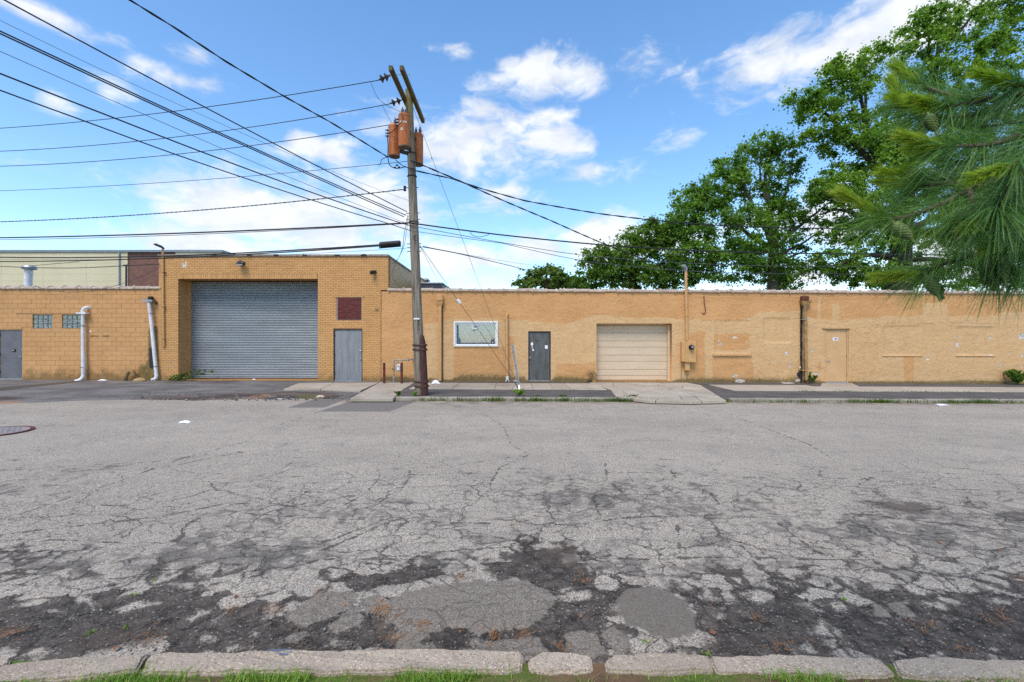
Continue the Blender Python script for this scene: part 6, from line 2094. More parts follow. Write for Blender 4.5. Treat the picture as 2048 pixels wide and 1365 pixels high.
# litter: crumpled paper and rubbish
def litter(px, py, w, h, lab, z=.0, mat=None, flat=False):
    c = G(px, py, z)
    rg = random.Random(int(px * 7 + py))
    n = 7
    m = MB()
    for j in range(n):
        for i in range(n):
            u, v = i / (n - 1) - .5, j / (n - 1) - .5
            rr = max(0, 1 - (u * u + v * v) * 3.4)
            zz = (0.004 if flat else h * rr * rg.uniform(.45, 1)) + .004
            m.v.append((c.x + u * w * rg.uniform(.85, 1.1), c.y + v * w * .7 * rg.uniform(.8, 1.1), c.z + zz + rg.uniform(0, .004)))
    for j in range(n - 1):
        for i in range(n - 1):
            k = j * n + i
            m.f.append((k, k + 1, k + n + 1, k + n))
    o = m.build('litter', mat or M['white_paper'], None, loc=c)
    tag(o, lab, 'litter', 'scraps of litter')


litter(371, 846, .22, .06, 'crumpled white paper cup lying on the open road')
litter(872, 767.5, .34, .16, 'white paper scrap at the foot of the tan downpipe', .1)
litter(1056, 774, .22, .02, 'flat white scrap before the scuffed door', .11, flat=True)
litter(1884, 811, .30, .05, 'white scrap in the gutter at the right', .0)
litter(1612, 803.5, .32, .03, 'flat white scrap in the gutter below the black stain', .0, flat=True)
litter(641, 795, .26, .10, 'yellowish foam lump on the driveway edge', .02, M['cream_door'])
litter(508, 760.5, .2, .06, 'white scrap at the shutter sill', .1)
litter(206, 761.5, .3, .05, 'pale rubble scrap at the annex wall', .19)
litter(1108, 799, .22, .05, 'white scrap in the kerb weeds by the leaning post', .0)
litter(1276, 804, .14, .03, 'tiny white scrap in the gutter before the broken apron', .0)
litter(560, 799, .25, .02, 'pale flat scrap on the driveway edge', .01, flat=True)
litter(1575, 767, .5, .02, 'white flaked paint lying by the stucco wall', .1, flat=True)


# ------------------------------------------------------------------ trees
def leaf_cloud(g, centers, sizes, n_per, leaf, flat=0.65, up=0.5):
    """many small folded leaves around clump centres; returns vertices, quads"""
    cs = np.repeat(centers, n_per, 0); sz = np.repeat(sizes, n_per)
    n = len(cs)
    d = g.normal(size=(n, 3)); r = np.abs(g.normal(0, .62, n))[:, None]
    d /= np.linalg.norm(d, axis=1)[:, None] + 1e-9
    pos = cs + d * np.minimum(r, 1.9) * sz[:, None] * np.array([1, 1, flat])
    nrm = g.normal(size=(n, 3)) * 0.75 + d * 0.5; nrm[:, 2] += up
    nrm /= np.linalg.norm(nrm, axis=1)[:, None]
    t = g.normal(size=(n, 3)); t[:, 2] -= 0.5
    t -= nrm * (t * nrm).sum(1)[:, None]; t /= np.linalg.norm(t, axis=1)[:, None] + 1e-9
    b = np.cross(nrm, t)
    L = (leaf * g.uniform(.6, 1.35, n))[:, None]
    V = np.zeros((n, 4, 3))
    fold = nrm * L * g.uniform(.05, .3, n)[:, None]
    V[:, 0] = pos - t * L * .5
    V[:, 1] = pos + b * L * .46 + fold - t * L * .05
    V[:, 2] = pos + t * L * .55
    V[:, 3] = pos - b * L * .46 + fold - t * L * .05
    k = 4 * np.arange(n)[:, None]
    return V.reshape(-1, 3), k + np.array([[0, 1, 2, 3]])


def tree(name, label, base, y0, trunk, limbs, blobs, leaf, per, mat, bark, seed, clump=0.62, dead=0):
    """trunk, limbs: lists of picture positions (px, py, distance offset, radius); blobs: crown masses
    (px, py, half width px, half height px, clumps, distance offset)"""
    g = np.random.default_rng(seed); rg = random.Random(seed)
    t = thing(name, label, 'tree', base)
    k = y0 / F
    wood = MB(); nodes = []

    def run(pl, n=7):
        pts = [P(a, b, y0 + d) for a, b, d, r in pl]
        sm = bez(pts, 5 * (len(pl) - 1))
        rs = np.interp(np.linspace(0, 1, len(sm)), np.linspace(0, 1, len(pl)), [p[3] for p in pl])
        sm = [p + Vector((rg.uniform(-1, 1), rg.uniform(-1, 1), rg.uniform(-.4, .4))) * float(min(.10, rs[i] * .5)) for i, p in enumerate(sm)]
        wood.tube(sm, [float(x) for x in rs], n)
        for p, r in zip(sm, rs): nodes.append((p, r))
    tp = [P(a, b, y0 + d) for a, b, d, r in trunk]
    trunk_m = MB()
    root = Vector((tp[0].x, tp[0].y, base[2] - .3))
    tpts = bez([root] + tp, 30)
    trs = np.interp(np.linspace(0, 1, len(tpts)), np.linspace(0, 1, len(trunk) + 1), [trunk[0][3] * 1.25] + [q[3] for q in trunk])
    trunk_m.tube(tpts, [float(x) * rg.uniform(.95, 1.06) for x in trs], 12)
    for p, r in zip(tpts[6:], trs[6:]): nodes.append((p, r))
    for l in limbs: run(l)
    npos = np.array([p[:] for p, r in nodes])
    cen, siz = [], []
    for bl in blobs:
        a, b, rw, rh, n, d = bl[:6]
        c = P(a, b, y0 + d)
        for _ in range(n):
            v = g.normal(size=3); v /= np.linalg.norm(v)
            v *= g.uniform(.15, 1.0) ** .5
            cen.append((c.x + v[0] * rw * k, c.y + v[1] * (rw * .8 + 12) * k, c.z + v[2] * rh * k))
            siz.append(clump * g.uniform(.65, 1.3))
    cen = np.array(cen); siz = np.array(siz)
    order = np.argsort(np.array([np.min(np.linalg.norm(npos - c, axis=1)) for c in cen]))
    tips = []
    for i in order:
        c = cen[i]
        w = npos.copy(); dist = np.linalg.norm(npos - c, axis=1) + np.maximum(0, npos[:, 2] - c[2] + .3) * 1.2
        j = int(np.argmin(dist)); a = Vector(npos[j]); b = Vector(c)
        L = (b - a).length
        if L > 0.25:
            mid = a.lerp(b, .5) + Vector((rg.uniform(-.2, .2) * L, rg.uniform(-.2, .2) * L, rg.uniform(-.02, .16) * L))
            q = bez([a, mid, b], 6)
            r0 = float(min(nodes[j][1] * .7, .018 + .016 * L))
            wood.tube(q, [r0 * (1 - .75 * s / (len(q) - 1)) for s in range(len(q))], 4, False)
            npos = np.concatenate([npos, np.array([x[:] for x in q[2:]])])
            nodes += [(x, r0 * .7) for x in q[2:]]
    trunk_m.build('trunk', bark, t, smooth=True)
    wood.build('branches', bark, t, smooth=True)
    V, Fq = leaf_cloud(g, cen, siz, per, leaf)
    place('crown', np_mesh('crown', V, Fq), mat, t)
    return t


# big maple on the right
tree('maple_tree', 'tall broad maple on the right with long limbs reaching left', (P(1800, 600, 30).x, 30, -.1), 30.0,
     [(1800, 560, 0, .66), (1802, 500, 0, .58), (1808, 430, 0, .50), (1820, 350, 0, .40), (1845, 250, 0, .27), (1870, 150, .5, .16), (1880, 60, .5, .07)],
     [[(1806, 440, 0, .34), (1770, 360, -1, .25), (1720, 300, -1, .17), (1660, 235, -1, .10), (1610, 205, -1, .04)],
      [(1770, 360, -1, .2), (1735, 270, -1.5, .14), (1722, 190, -1.5, .09), (1700, 140, -1.5, .05)],
      [(1735, 250, -1.5, .11), (1730, 160, -1.5, .07), (1755, 115, -1.5, .03)],
      [(1830, 300, .5, .2), (1860, 200, 0, .14), (1858, 90, 0, .07), (1850, 40, 0, .04)],
      [(1850, 250, .5, .2), (1930, 150, 0, .13), (2000, 80, 0, .08), (2060, 20, 0, .05)],
      [(1830, 330, .5, .22), (1950, 250, 0, .16), (2080, 200, 0, .1)],
      [(1805, 480, 0, .26), (1740, 440, -1, .18), (1680, 420, -1, .10), (1640, 430, -1, .05)],
      [(1803, 520, 0, .22), (1740, 510, -1, .14), (1680, 530, -1, .06)],
      [(1806, 470, 0, .26), (1900, 420, -1, .18), (2020, 380, -1, .1)],
      [(1803, 520, 0, .2), (1880, 520, -1, .14), (1980, 540, -1, .07)],
      [(1875, 110, .5, .1), (1930, 50, .5, .07), (1990, -30, .5, .04)]],
     [(1612, 200, 34, 18, 20, -1), (1640, 225, 40, 22, 24, -1), (1655, 262, 36, 18, 16, -1), (1625, 275, 22, 14, 8, -1), (1690, 132, 36, 18, 20, -1.5), (1675, 160, 34, 18, 18, -1.5), (1705, 185, 28, 18, 14, -1.5), (1752, 112, 34, 14, 14, -1.5), (1735, 150, 22, 26, 10, -1.5),
      (1712, 235, 30, 18, 14, -1.5), (1700, 285, 54, 28, 36, -1), (1745, 270, 34, 26, 18, -1), (1850, 55, 46, 30, 34, 0), (1835, 100, 44, 26, 26, 0), (1868, 150, 46, 34, 30, 0), (1815, 150, 30, 22, 14, 0), (1930, 45, 50, 28, 32, 0), (1950, 95, 48, 26, 22, 0), (2020, 10, 60, 34, 40, 0), (2030, 75, 56, 30, 28, 0),
      (2010, 130, 70, 36, 30, 0), (1930, 170, 66, 34, 30, 0), (1990, -50, 120, 50, 30, 0), (1795, 220, 36, 30, 20, -1),
      (1790, 285, 50, 34, 34, -1), (1740, 345, 84, 38, 70, -.5), (1680, 375, 54, 30, 44, -1), (1840, 320, 96, 80, 100, .5), (1645, 395, 34, 24, 16, -1), (1745, 415, 96, 34, 64, -1), (1690, 460, 50, 30, 30, -.5), (1760, 470, 60, 30, 34, -.5),
      (1680, 520, 52, 34, 44, -.5), (1730, 550, 54, 26, 34, -.5), (1780, 545, 50, 34, 26, 1.5), (1860, 480, 110, 90, 110, .5), (1890, 560, 120, 40, 56, .5), (2010, 420, 130, 130, 150, .5), (2030, 250, 110, 100, 100, .5), (2030, 540, 110, 60, 60, .5), (2180, 250, 150, 250, 90, .5)],
     .150, 86, M['leaf_maple'], M['bark'], 41, clump=.56)
# tall tree with visible upright limbs
tree('ash_tree', 'tall tree with bare forked upright limbs left of the maple', (P(1545, 600, 32).x, 32, -.1), 32.0,
     [(1548, 570, 0, .42), (1548, 520, 0, .36), (1546, 480, 0, .28), (1538, 420, 0, .18), (1530, 350, 0, .09)],
     [[(1546, 490, 0, .2), (1520, 440, 0, .15), (1490, 380, 0, .1), (1470, 330, 0, .05)], [(1548, 480, 0, .2), (1565, 420, 0, .13), (1580, 350, 0, .07), (1585, 310, 0, .03)],
      [(1546, 500, 0, .2), (1500, 470, 0, .14), (1440, 420, 0, .09), (1400, 390, 0, .05)], [(1548, 500, 0, .18), (1590, 460, 0, .11), (1640, 420, 0, .06), (1665, 400, 0, .03)],
      [(1548, 510, 0, .15), (1600, 490, 0, .08), (1650, 455, 0, .03)], [(1546, 530, 0, .2), (1480, 520, 0, .14), (1400, 500, 0, .08)],
      [(1530, 400, 0, .1), (1520, 340, 0, .06), (1525, 290, 0, .03)], [(1548, 530, 0, .12), (1590, 510, 0, .07), (1620, 500, 0, .03)]],
     [(1520, 300, 46, 26, 34, 0), (1560, 290, 30, 20, 14, 0), (1588, 320, 26, 36, 14, 0), (1462, 340, 44, 26, 30, 0), (1500, 365, 64, 34, 34, 0), (1560, 365, 40, 36, 16, 0), (1430, 390, 46, 36, 34, 0), (1390, 400, 48, 40, 40, 0), (1365, 450, 44, 44, 40, 0),
      (1430, 450, 74, 50, 62, 0), (1385, 510, 70, 50, 60, 0), (1460, 530, 80, 46, 66, 0), (1560, 550, 64, 36, 46, 0), (1520, 520, 50, 34, 30, 0), (1610, 545, 44, 34, 14, 0), (1590, 430, 40, 40, 20, 0), (1630, 430, 30, 26, 6, 0), (1595, 500, 34, 26, 8, 0), (1545, 425, 36, 36, 24, 0), (1505, 440, 40, 30, 24, -1), (1560, 480, 40, 26, 16, -1), (1490, 490, 40, 30, 24, -1), (1350, 550, 60, 30, 44, 1)],
     .150, 92, M['leaf_dark'], M['bark_pale'], 42, clump=.60)
tree('linden_tree', 'rounded green tree rising over the cream garage door', (P(1260, 600, 33).x, 33, -.1), 33.0,
     [(1265, 580, 0, .3), (1262, 540, 0, .22), (1262, 500, 0, .12), (1266, 465, 0, .05)],
     [[(1263, 550, 0, .13), (1220, 520, 0, .08), (1185, 505, 0, .04)], [(1263, 540, 0, .13), (1310, 500, 0, .08), (1335, 465, 0, .04)], [(1264, 560, 0, .1), (1320, 545, 0, .06), (1350, 530, 0, .03)], [(1263, 560, 0, .1), (1190, 550, 0, .05)]],
     [(1300, 470, 46, 28, 40, 0), (1262, 495, 40, 30, 36, 0), (1205, 520, 48, 28, 44, 0), (1240, 545, 60, 32, 52, 0), (1330, 510, 60, 42, 60, 0), (1300, 555, 70, 28, 48, 0), (1180, 560, 34, 22, 26, 0), (1345, 455, 34, 26, 20, 0)],
     .165, 84, M['leaf_mid'], M['bark'], 43, clump=.58)
tree('mulberry_tree', 'small pale yellow green tree low above the coping, leftmost', (P(1090, 600, 34).x, 34, -.1), 34.0,
     [(1092, 580, 0, .18), (1092, 565, 0, .12), (1093, 545, 0, .05)],
     [[(1092, 575, 0, .08), (1060, 560, 0, .05), (1035, 562, 0, .02)], [(1092, 570, 0, .08), (1130, 555, 0, .05), (1150, 556, 0, .02)]],
     [(1090, 556, 40, 20, 44, 0), (1050, 570, 28, 10, 16, 0), (1130, 564, 34, 18, 34, 0), (1160, 575, 30, 10, 16, 0), (1095, 540, 24, 10, 10, 0)],
     .22, 48, M['leaf_pale'], M['bark'], 44, clump=.50)


# ------------------------------------------------------------------ pine branches in the foreground
def build_pine():
    g = np.random.default_rng(5); rg = random.Random(5)
    base = Vector((3.35, 1.05, 0.03))
    t = thing('pine_tree', 'near white pine reaching in from the right edge with long needles and green cones', 'pine tree', base)
    MB().tube([base - Vector((0, 0, .2)), base + Vector((.02, 0, 1.2)), base + Vector((-.02, .03, 2.6)), base + Vector((0, 0, 4.6)), base + Vector((.03, 0, 6.5))], [.20, .17, .145, .11, .05], 12).build('trunk', M['bark'], t, smooth=True)
    wood = MB()
    old, new = [], []

    def needles(store, p, d, L, n, spread, droop, w):
        for _ in range(n):
            v = Vector(g.normal(size=3)); v -= d * v.dot(d); v.normalize()
            a = rg.uniform(*spread)
            dr = (d * math.cos(a) + v * math.sin(a)).normalized()
            store.append((p + v * .004, dr, L * rg.uniform(.72, 1.12), droop * rg.uniform(.4, 1.5), w))

    def branch(pl, dens=1.0, tip=True, L=.122, r=(.010, .0035)):
        pts = [q if isinstance(q, Vector) else P(*q) for q in pl]
        c = bez(pts, 40)
        rs = [r[0] + (r[1] - r[0]) * i / (len(c) - 1) for i in range(len(c))]
        wood.tube(c, rs, 7)
        tot = sum((b - a).length for a, b in zip(c[:-1], c[1:]))
        acc = 0
        for i in range(len(c) - 1):
            a, b = c[i], c[i + 1]; seg = (b - a).length; d = (b - a).normalized()
            frac = (acc + seg / 2) / tot
            if frac > .12:
                k = int(seg / .0042 * dens) + 1
                for q in range(k):
                    p = a.lerp(b, rg.random())
                    needles(old, p, d, L, 4, (.45, 1.0), .30, .00085)
            acc += seg
        end = c[-1]; d = (c[-1] - c[-3]).normalized()
        for q in range(26):
            needles(old, end - d * rg.uniform(0, .03), d, L, 3, (.2, .85), .28, .00085)
        if tip:
            up = (d + Vector((0, 0, .30))).normalized()
            for s in range(1 if tip is True else tip):
                dd = (up + Vector((rg.uniform(-.3, .3), rg.uniform(-.3, .3), rg.uniform(-.2, .3))) * (0.3 if s == 0 else .9)).normalized()
                Ls = rg.uniform(.085, .13) if s == 0 else rg.uniform(.04, .07)
                e = end + dd * Ls
                MB().tube([end - dd * .01, end + dd * Ls * .5, e], [.004, .0034, .002], 6).build('candle', M['candle'], t, smooth=True)
                for q in range(int(150 * Ls / .1)):
                    p = end.lerp(e, rg.random() ** .8)
                    needles(new, p, dd, .042, 3, (.12, .55), .04, .0009)
        return c
    BR = [
        ([(2300, 300, 1.25), (2100, 330, 1.30), (1960, 372, 1.32), (1880, 410, 1.32), (1800, 437, 1.33), (1762, 432, 1.34)], 1.0, 1),
        ([(1935, 380, 1.32), (1945, 400, 1.28), (1935, 425, 1.26), (1920, 440, 1.25)], 1.0, False),
        ([(2300, 455, 1.30), (2120, 480, 1.34), (1995, 500, 1.36), (1900, 525, 1.36), (1845, 545, 1.37)], 1.0, 1),
        ([(2000, 498, 1.36), (1995, 520, 1.33), (1998, 535, 1.31)], .8, False),
        ([(2300, 190, 1.25), (2120, 240, 1.28), (2000, 285, 1.30), (1940, 292, 1.30), (1890, 293, 1.31)], 1.0, 2),
        ([(2300, 150, 1.3), (2100, 180, 1.34), (2000, 195, 1.36), (1930, 208, 1.37), (1890, 215, 1.37)], 1.0, 2),
        ([(2060, 190, 1.36), (1980, 222, 1.42), (1900, 235, 1.44), (1850, 228, 1.45)], .9, 1),
        ([(2060, 260, 1.30), (1980, 330, 1.38), (1910, 355, 1.42), (1850, 362, 1.44)], .9, 2),
        ([(2250, 130, 1.3), (2120, 160, 1.3), (2060, 172, 1.32), (2030, 170, 1.32)], 1.0, 2),
        ([(2060, 330, 1.26), (2010, 385, 1.2), (1990, 420, 1.18)], 1.0, False),
        ([(2200, 350, 1.2), (2090, 395, 1.2), (2030, 430, 1.2)], 1.0, 1),
        ([(2150, 240, 1.2), (2080, 290, 1.16), (2030, 330, 1.15)], 1.0, 1),
        ([(2250, 420, 1.25), (2120, 440, 1.25), (2040, 480, 1.25)], 1.0, 1),
        ([(1990, 200, 1.36), (1900, 190, 1.5), (1840, 170, 1.55)], .5, 1),
        ([(1870, 235, 1.44), (1835, 225, 1.46), (1808, 205, 1.48)], .3, 1),
        ([(1960, 372, 1.32), (1890, 368, 1.38), (1830, 372, 1.42)], .9, 1),
        ([(2150, 500, 1.3), (2080, 520, 1.3), (2035, 540, 1.3)], 1.0, False), ([(2200, 380, 1.3), (2110, 420, 1.35), (1990, 455, 1.4), (1930, 470, 1.42)], 1.0, 1),
        ([(2150, 300, 1.4), (2060, 310, 1.45), (1960, 320, 1.5), (1900, 325, 1.5)], 1.0, 1), ([(2150, 220, 1.45), (2060, 240, 1.5), (1960, 255, 1.52)], 1.0, 1), ([(2120, 360, 1.45), (2050, 385, 1.5), (1980, 410, 1.52)], 1.0, False),
    ]
    curves = []
    # boughs from the trunk, beyond the edge of the picture
    for z, tgt in ((2.55, (2300, 300, 1.25)), (2.25, (2300, 455, 1.30)), (2.75, (2300, 190, 1.25)), (2.85, (2300, 150, 1.3))):
        q = bez([base + Vector((0, 0, z)), base + Vector((-.5, .1, z - base.z + .05)), P(*tgt)], 20)
        wood.tube(q, [.020 - .010 * k / (len(q) - 1) for k in range(len(q))], 7)
        curves.append(q)
        for k in (5, 8, 11, 14, 17):
            o = q[k]
            branch([o, o + Vector((rg.uniform(-.2, -.1), rg.choice((-1, 1)) * rg.uniform(.08, .16), rg.uniform(-.05, .02))), o + Vector((rg.uniform(-.36, -.22), rg.choice((-1, 1)) * rg.uniform(.1, .22), rg.uniform(-.16, -.03)))], .6, 1)
    for pl, dn, tp in BR:
        c = branch(pl, dn, tp)
        near = min((p for q in curves for p in q), key=lambda p: (p - c[0]).length)
        if (near - c[0]).length > .012:
            wood.tube(bez([near, near.lerp(c[0], .5) + Vector((.01, 0, .02)), c[0]], 8), [.010] * 9, 6)
        curves.append(c)
    wood.build('boughs', M['twig'], t, smooth=True)

    def needle_mesh(store, name, mat):
        n = len(store)
        p = np.array([s[0][:] for s in store]); d = np.array([s[1][:] for s in store]); L = np.array([s[2] for s in store]); dr = np.array([s[3] for s in store]); w = np.array([s[4] for s in store])
        side = np.cross(d, g.normal(size=(n, 3))); side /= np.linalg.norm(side, axis=1)[:, None] + 1e-9
        V = np.zeros((n, 6, 3))
        for i, (f, ww) in enumerate([(0, 1.0), (.5, 1.0), (1.0, .3)]):
            c = p + d * (L * f)[:, None]; c[:, 2] -= dr * L * f * f
            V[:, 2 * i] = c - side * (w * ww)[:, None]; V[:, 2 * i + 1] = c + side * (w * ww)[:, None]
        k = 6 * np.arange(n)[:, None]
        place(name, np_mesh(name, V.reshape(-1, 3), np.concatenate([k + np.array([0, 1, 3, 2]), k + np.array([2, 3, 5, 4])])), mat, t)
    needle_mesh(old, 'needles', M['needle']); needle_mesh(new, 'young_needles', M['needle_new'])
    # green cones with overlapping scales, hanging below the twigs
    for (a, b, y) in [((1858, 232), (1876, 272), 1.34), ((1788, 447), (1832, 488), 1.30), ((1900, 445), (1912, 492), 1.28), ((1852, 552), (1882, 602), 1.34), ((1982, 528), (1998, 590), 1.30), ((2004, 522), (2012, 572), 1.27), ((1866, 570), (1888, 598), 1.40), ((1968, 535), (1985, 580), 1.38)]:
        A, B = P(a[0], a[1], y), P(b[0], b[1], y - .02)
        d = (B - A); L = d.length; d.normalize()
        x = d.cross(Vector((0, 1, 0))).normalized(); yv = d.cross(x)
        prof = lambda s: .0160 * (math.sin(min(1, s * 1.15 + .12) * math.pi) ** .55)
        m = MB(); N = 20
        m.tube([A - d * .012, A + d * .01], .004, 6)
        for i in range(N):
            s = (i + .4) / N
            r = max(.004, prof(s)); c = A + d * L * s
            for q in range(9):
                an = 2 * math.pi * (q + .5 * (i % 2)) / 9 + i * .05
                o = x * math.cos(an) + yv * math.sin(an); tg = d.cross(o)
                h = L / N * 1.7; wd = r * .46
                p0 = c - d * h * .5 + o * r * .80; p1 = c + o * (r * .97) + tg * wd; p2 = c + d * h * .6 + o * r * 1.10; p3 = c + o * (r * .97) - tg * wd
                m.face([p0, p1, p2, p3])
        m.tube([A + d * L * (i + .4) / N for i in range(N)], [max(.004, prof((i + .4) / N)) * .90 for i in range(N)], 10)
        m.build('cone', M['cone'], t)


build_pine()


# ------------------------------------------------------------------ grass, weeds, fallen needles
def build_small():
    g = np.random.default_rng(9); rg = random.Random(9)
    # verge grass: denser in tufts
    xs, ys = [], []
    n = 76000
    x = g.uniform(-3.6, 3.6, n); y = 2.42 - np.abs(g.normal(0, .42, n))
    dens = fbm(x * 2.6, y * 5, 4)
    keep = (g.uniform(0, 1, n) < np.clip((dens - .45) * 7, 0.03, 1)) & (y > 1.2)
    x, y = x[keep], y[keep]
    edge = np.interp(x, [-3.6, -2.6, -1.9, 0, 1.5, 2.6, 3.6], [2.20, 2.28, 2.35, 2.375, 2.36, 2.335, 2.30])
    m = y < edge + 0.01
    x, y = x[m], y[m]
    V, Fq = blades(len(x), np.stack([x, y], 1), .012, .066, .0024, np.full(len(x), .055) - .0045 * x, 3, 1.3)
    o = place('verge_grass', np_mesh('verge_grass', V, Fq), M['grass'], None, loc=(0, 2.2, .05))
    tag(o, 'short bright green grass along the near kerb', 'grass', kind='stuff')
    k = 2600
    x = g.uniform(-3.4, 3.4, k); y = 2.38 - np.abs(g.normal(0, .2, k))
    V, Fq = blades(k, np.stack([x, y], 1), .01, .05, .0014, np.full(k, .06), 4, 2.5)
    tag(place('dry_thatch', np_mesh('dry_thatch', V, Fq), M['dry_grass'], None, loc=(0, 2.2, .05)), 'dry straw and fallen needles between the verge grass', 'thatch', kind='stuff')

    # grass in the far kerb joint
    px = np.concatenate([g.normal(c, s, n) for c, s, n in [(865, 20, 90), (930, 30, 120), (990, 10, 160), (1037, 8, 60), (1075, 12, 130), (1090, 20, 120), (1128, 6, 120), (1180, 25, 130), (1232, 12, 190), (1262, 16, 190), (1310, 20, 120), (1340, 20, 50),
                                                             (1450, 10, 60), (1530, 30, 60), (1600, 20, 60), (1715, 18, 130), (1760, 12, 240), (1800, 30, 90), (1900, 16, 120), (1950, 14, 130), (1975, 12, 110), (2020, 20, 60)]])
    py = np.full(len(px), 13.67) + g.normal(0, .03, len(px))
    xx = (px - 1024) / F * 13.7
    V, Fq = blades(len(px), np.stack([xx, py], 1), .05, .20, .007, -.0045 * xx - .005, 7, .9)
    tag(place('kerb_grass', np_mesh('kerb_grass', V, Fq), M['weed'], None, loc=(5, 13.6, 0)), 'green weeds growing in the joint of the far kerb', 'weeds', kind='stuff')
    px = g.uniform(830, 2060, 900); xx = (px - 1024) / F * 13.6
    V, Fq = blades(900, np.stack([xx, 13.62 + g.normal(0, .06, 900)], 1), .01, .05, .006, -.0045 * xx, 8, 2.5)
    tag(place('gutter_straw', np_mesh('gutter_straw', V, Fq), M['dry_grass'], None, loc=(5, 13.6, 0)), 'dry straw lying in the far gutter', 'straw', kind='stuff')
    px = np.concatenate([g.normal(c, s, n) for c, s, n in [(1120, 20, 60), (1620, 14, 50), (1700, 20, 60), (1800, 40, 90), (1900, 50, 70)]]); pyy = 782.0
    xx = (px - 1024) / F * 15.9
    V, Fq = blades(len(px), np.stack([xx, 15.9 + g.normal(0, .05, len(px))], 1), .02, .09, .007, -.0045 * xx + .09, 17, 1.2)
    tag(place('pavement_weeds', np_mesh('pavement_weeds', V, Fq), M['weed'], None, loc=(5, 15.9, .1)), 'low weeds between pavement concrete and asphalt strip', 'weeds', kind='stuff')

    # single weeds and shrubs
    def weed(px, py, z, h, w, n, lab, mat, broad, y=None, name='weed'):
        c = G(px, py, z) if y is None else Vector((P(px, py, y).x, y, z + slope(P(px, py, y).x)))
        t = thing(name, lab, 'plant' if name == 'weed' else 'shrub', c)
        st = MB()
        leaves_c, leaves_s = [], []
        for i in range(n):
            a = rg.uniform(0, 6.28); l = rg.uniform(.35, 1) * w; hh = h * rg.uniform(.5, 1)
            e = c + Vector((math.cos(a) * l, math.sin(a) * l * .8, hh)); md = c.lerp(e, .5) + Vector((0, 0, hh * .2))
            st.tube(bez([c, md, e], 6), [.006] * 7 if broad else .003, 4, False)
            for f in (.35, .55, .75, 1.0):
                p = c.lerp(e, f); p.z += hh * .2 * math.sin(f * 3.14)
                leaves_c.append(p[:]); leaves_s.append(.10 * (w + .15))
        st.build('stems', M['weed'], t)
        V, Fq = leaf_cloud(g, np.array(leaves_c), np.array(leaves_s), broad, .045 + .09 * min(h, .6) * .5, .8, .4)
        place('leaves', np_mesh('leaves', V, Fq), mat, t)
    weed(797, 793, .11, .17, .13, 10, 'dark green weed left of the utility pole foot', M['weed'], 4)
    weed(829, 793, .10, .14, .10, 8, 'bright green weed at the utility pole foot', M['grass'], 4)
    weed(1038, 791, .10, .20, .20, 18, 'yellow green weed clump around the leaning sign post', M['grass'], 4)
    weed(1076, 800, -.02, .13, .14, 10, 'small weed in the kerb right of the sign post', M['weed'], 4)
    weed(1128, 800, -.02, .16, .16, 10, 'bushy weed in the kerb below the scuffed door', M['weed'], 4)
    weed(1262, 799, .0, .15, .26, 12, 'spreading weed at the corner of the broken apron', M['weed'], 4)
    weed(1626, 766, .10, .34, .16, 12, 'weed by the foot of the dirty downpipe', M['weed'], 5, W - .15)
    weed(1617, 764, .10, .5, .1, 6, 'thin tall weed against the dirty downpipe', M['weed'], 4, W - .12)
    weed(2034, 768, .10, .62, .48, 40, 'rounded green shrub at the right end of the wall', M['leaf_mid'], 14, W - .35, 'shrub')
    for (x0, n_, lab) in ((352, 22, 'trailing green weed at the left jamb of the shutter'), ):
        c = Vector((wx_(x0 + 15), W - .1, .17))
        t = thing('creeper', lab, 'plant', c)
        cs, ss = [], []
        st = MB()
        for (a, b) in (((352, 757), (395, 750)), ((360, 758), (412, 744)), ((345, 757), (372, 752)), ((365, 757), (390, 756))):
            q = bez([wp(a[0], a[1] + 2, .15), wp((a[0] + b[0]) / 2, min(a[1], b[1]) - 1, .2), wp(b[0], b[1], .1 if b[0] < 395 else -.45)], 10)
            st.tube(q, .008, 4)
            for p in q: cs.append(p[:]); ss.append(.09)
        st.build('stems', M['weed'], t)
        V, Fq = leaf_cloud(g, np.array(cs), np.array(ss), 7, .075, .8, .4)
        place('leaves', np_mesh('leaves', V, Fq), M['weed'], t)
    for i, (px, py, lab) in enumerate([(268, 1190, 'tiny weed in the broken asphalt at left'), (308, 1163, 'tiny weed in the cracked asphalt left of centre'), (1290, 1285, 'tiny weed at the round asphalt patch'), (255, 1255, 'small weed in the rubble by the near kerb'),
                                       (1690, 1200, 'tiny weed in the dark asphalt at right'), (1412, 1310, 'tiny bright weed in the near kerb joint'), (180, 1268, 'tiny weed at the left in black rubble')]):
        c = G(px, py, -.005)
        t = thing('seedling', lab, 'plant', c, 'seedlings in the broken road')
        xy = np.array([[c.x, c.y]] * 16) + g.normal(0, .012, (16, 2))
        V, Fq = blades(16, xy, .008, .026, .0035, np.full(16, c.z), i + 50, 1.2)
        place('leaves', np_mesh('leaves', V, Fq), M['grass'], t)

    # fallen pine needles in little drifts, dead leaves, loose stones
    P0, D0, L0 = [], [], []
    for (px, py, sx, sy, n) in [(775, 1235, 18, 10, 34), (760, 1218, 10, 8, 20), (835, 1252, 16, 4, 20), (985, 1280, 6, 10, 16), (1040, 1275, 8, 8, 14), (790, 1280, 12, 5, 14), (915, 1160, 12, 4, 16), (1030, 1060, 3, 8, 8),
                                (1995, 1240, 14, 10, 22), (2040, 1160, 12, 8, 16), (1560, 1295, 14, 8, 14), (1520, 1240, 10, 5, 10), (1170, 1160, 14, 5, 14), (540, 1220, 16, 5, 16), (450, 1225, 14, 5, 12), (15, 1270, 12, 8, 20), (1930, 1300, 10, 5, 8), (1130, 1300, 10, 6, 10), (640, 1190, 22, 6, 10), (1790, 1025, 10, 3, 6), (300, 1285, 20, 8, 14), (1860, 1260, 20, 10, 12)]:
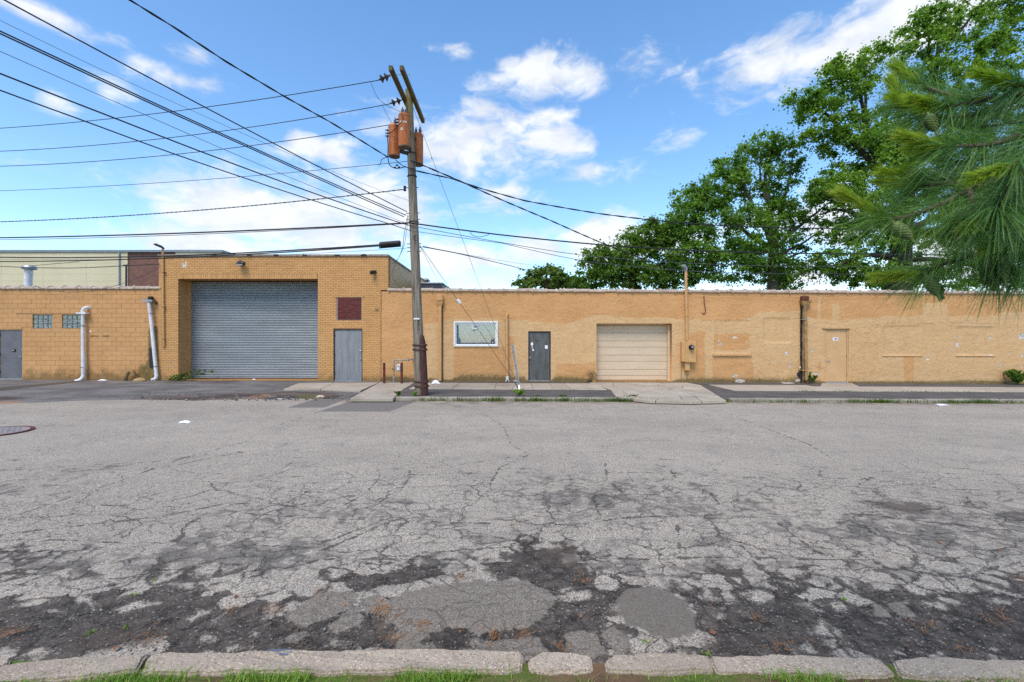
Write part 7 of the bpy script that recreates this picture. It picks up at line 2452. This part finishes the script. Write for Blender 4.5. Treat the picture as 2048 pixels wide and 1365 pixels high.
        for _ in range(n):
            c = G(rg.gauss(px, sx), rg.gauss(py, sy)); a = rg.gauss(1.1, .6)
            P0.append((c.x, c.y, c.z + rg.uniform(.001, .008))); D0.append((math.cos(a), math.sin(a), rg.uniform(-.02, .1))); L0.append(rg.uniform(.03, .085))
    for _ in range(260):
        y = rg.uniform(2.6, 4.6); x = rg.uniform(-1.25, 1.25) * y
        a = rg.uniform(0, 3.14)
        P0.append((x, y, slope(x) + .003)); D0.append((math.cos(a), math.sin(a), .02)); L0.append(rg.uniform(.02, .07))
    P0, D0, L0 = np.array(P0), np.array(D0), np.array(L0)
    side = np.stack([-D0[:, 1], D0[:, 0], np.zeros(len(D0))], 1) * .0013
    e = P0 + D0 * L0[:, None]
    V = np.stack([P0 - side, P0 + side, e + side, e - side], 1).reshape(-1, 3)
    tag(place('pine_needle_litter', np_mesh('pine_needle_litter', V, 4 * np.arange(len(P0))[:, None] + np.array([0, 1, 2, 3])), M['dead_needle'], None, loc=(0, 3, 0)), 'fallen orange pine needles scattered over the broken road', 'needles', kind='stuff')
    cs = []
    for (px, py) in [(235, 1295), (758, 1275), (860, 1280), (1160, 1230), (1350, 1130), (1480, 1085), (1620, 1085), (1975, 1205), (1810, 1290), (1545, 1180), (1880, 1085), (1345, 940), (330, 1240), (1165, 1163), (610, 985), (690, 1210), (1425, 1265), (15, 1180), (470, 1195), (2000, 1100)]:
        c = G(px, py, .004); cs.append(c[:])
    for _ in range(70):
        x, y = rg.uniform(-14, -6), rg.uniform(13.2, 15.2); cs.append((x, y, slope(x) + .03))
    for _ in range(60):
        x = rg.uniform(-4, 16); cs.append((x, 13.6 + rg.gauss(0, .05), slope(x) + .01))
    V, Fq = leaf_cloud(g, np.array(cs), np.full(len(cs), .012), 1, .034, .1, 2.2)
    tag(place('leaf_litter', np_mesh('leaf_litter', V, Fq), M['dead_leaf'], None, loc=(0, 3, 0)), 'brown dead leaves scattered on the road and gutter', 'leaves', kind='stuff')
    # loose stones in the ravelled strip by the near kerb
    st = MB()
    px = []
    for _ in range(2600):
        x = rg.gauss(0, 2.4); y = 2.62 + abs(rg.gauss(0, .45))
        if abs(x) > 1.3 * y or (-.9 < x < .25 and y < 3.2 and rg.random() < .8): continue
        s = rg.uniform(.002, .006) * (2.0 if rg.random() < .04 else 1)
        mt = Matrix.Translation((x, y, slope(x) - .006)) @ Euler((rg.uniform(-.6, .6), rg.uniform(-.6, .6), rg.uniform(0, 3))).to_matrix().to_4x4()
        st.box(-s, s, -s * rg.uniform(.5, .9), s * .7, -s * .3, s * rg.uniform(.4, .8), mt)
    tag(st.build('loose_stones', M['rubble'], None, loc=(0, 3, 0)), 'loose grit and stones in the broken strip by the near kerb', 'stones', kind='stuff')
    # debris along the driveway edge
    st = MB()
    for _ in range(420):
        q = G(rg.gauss(480, 120), rg.uniform(783, 800), .03)
        s = rg.uniform(.01, .035)
        mt = Matrix.Translation((q.x, q.y, q.z)) @ Euler((rg.uniform(-.6, .6), rg.uniform(-.6, .6), rg.uniform(0, 3))).to_matrix().to_4x4()
        st.box(-s, s, -s * .7, s * .7, -s * .5, s * .4, mt)
    tag(st.build('driveway_debris', M['rubble'], None, loc=(-8, 14, .03)), 'stony debris along the ragged driveway edge', 'debris', kind='stuff')


build_small()
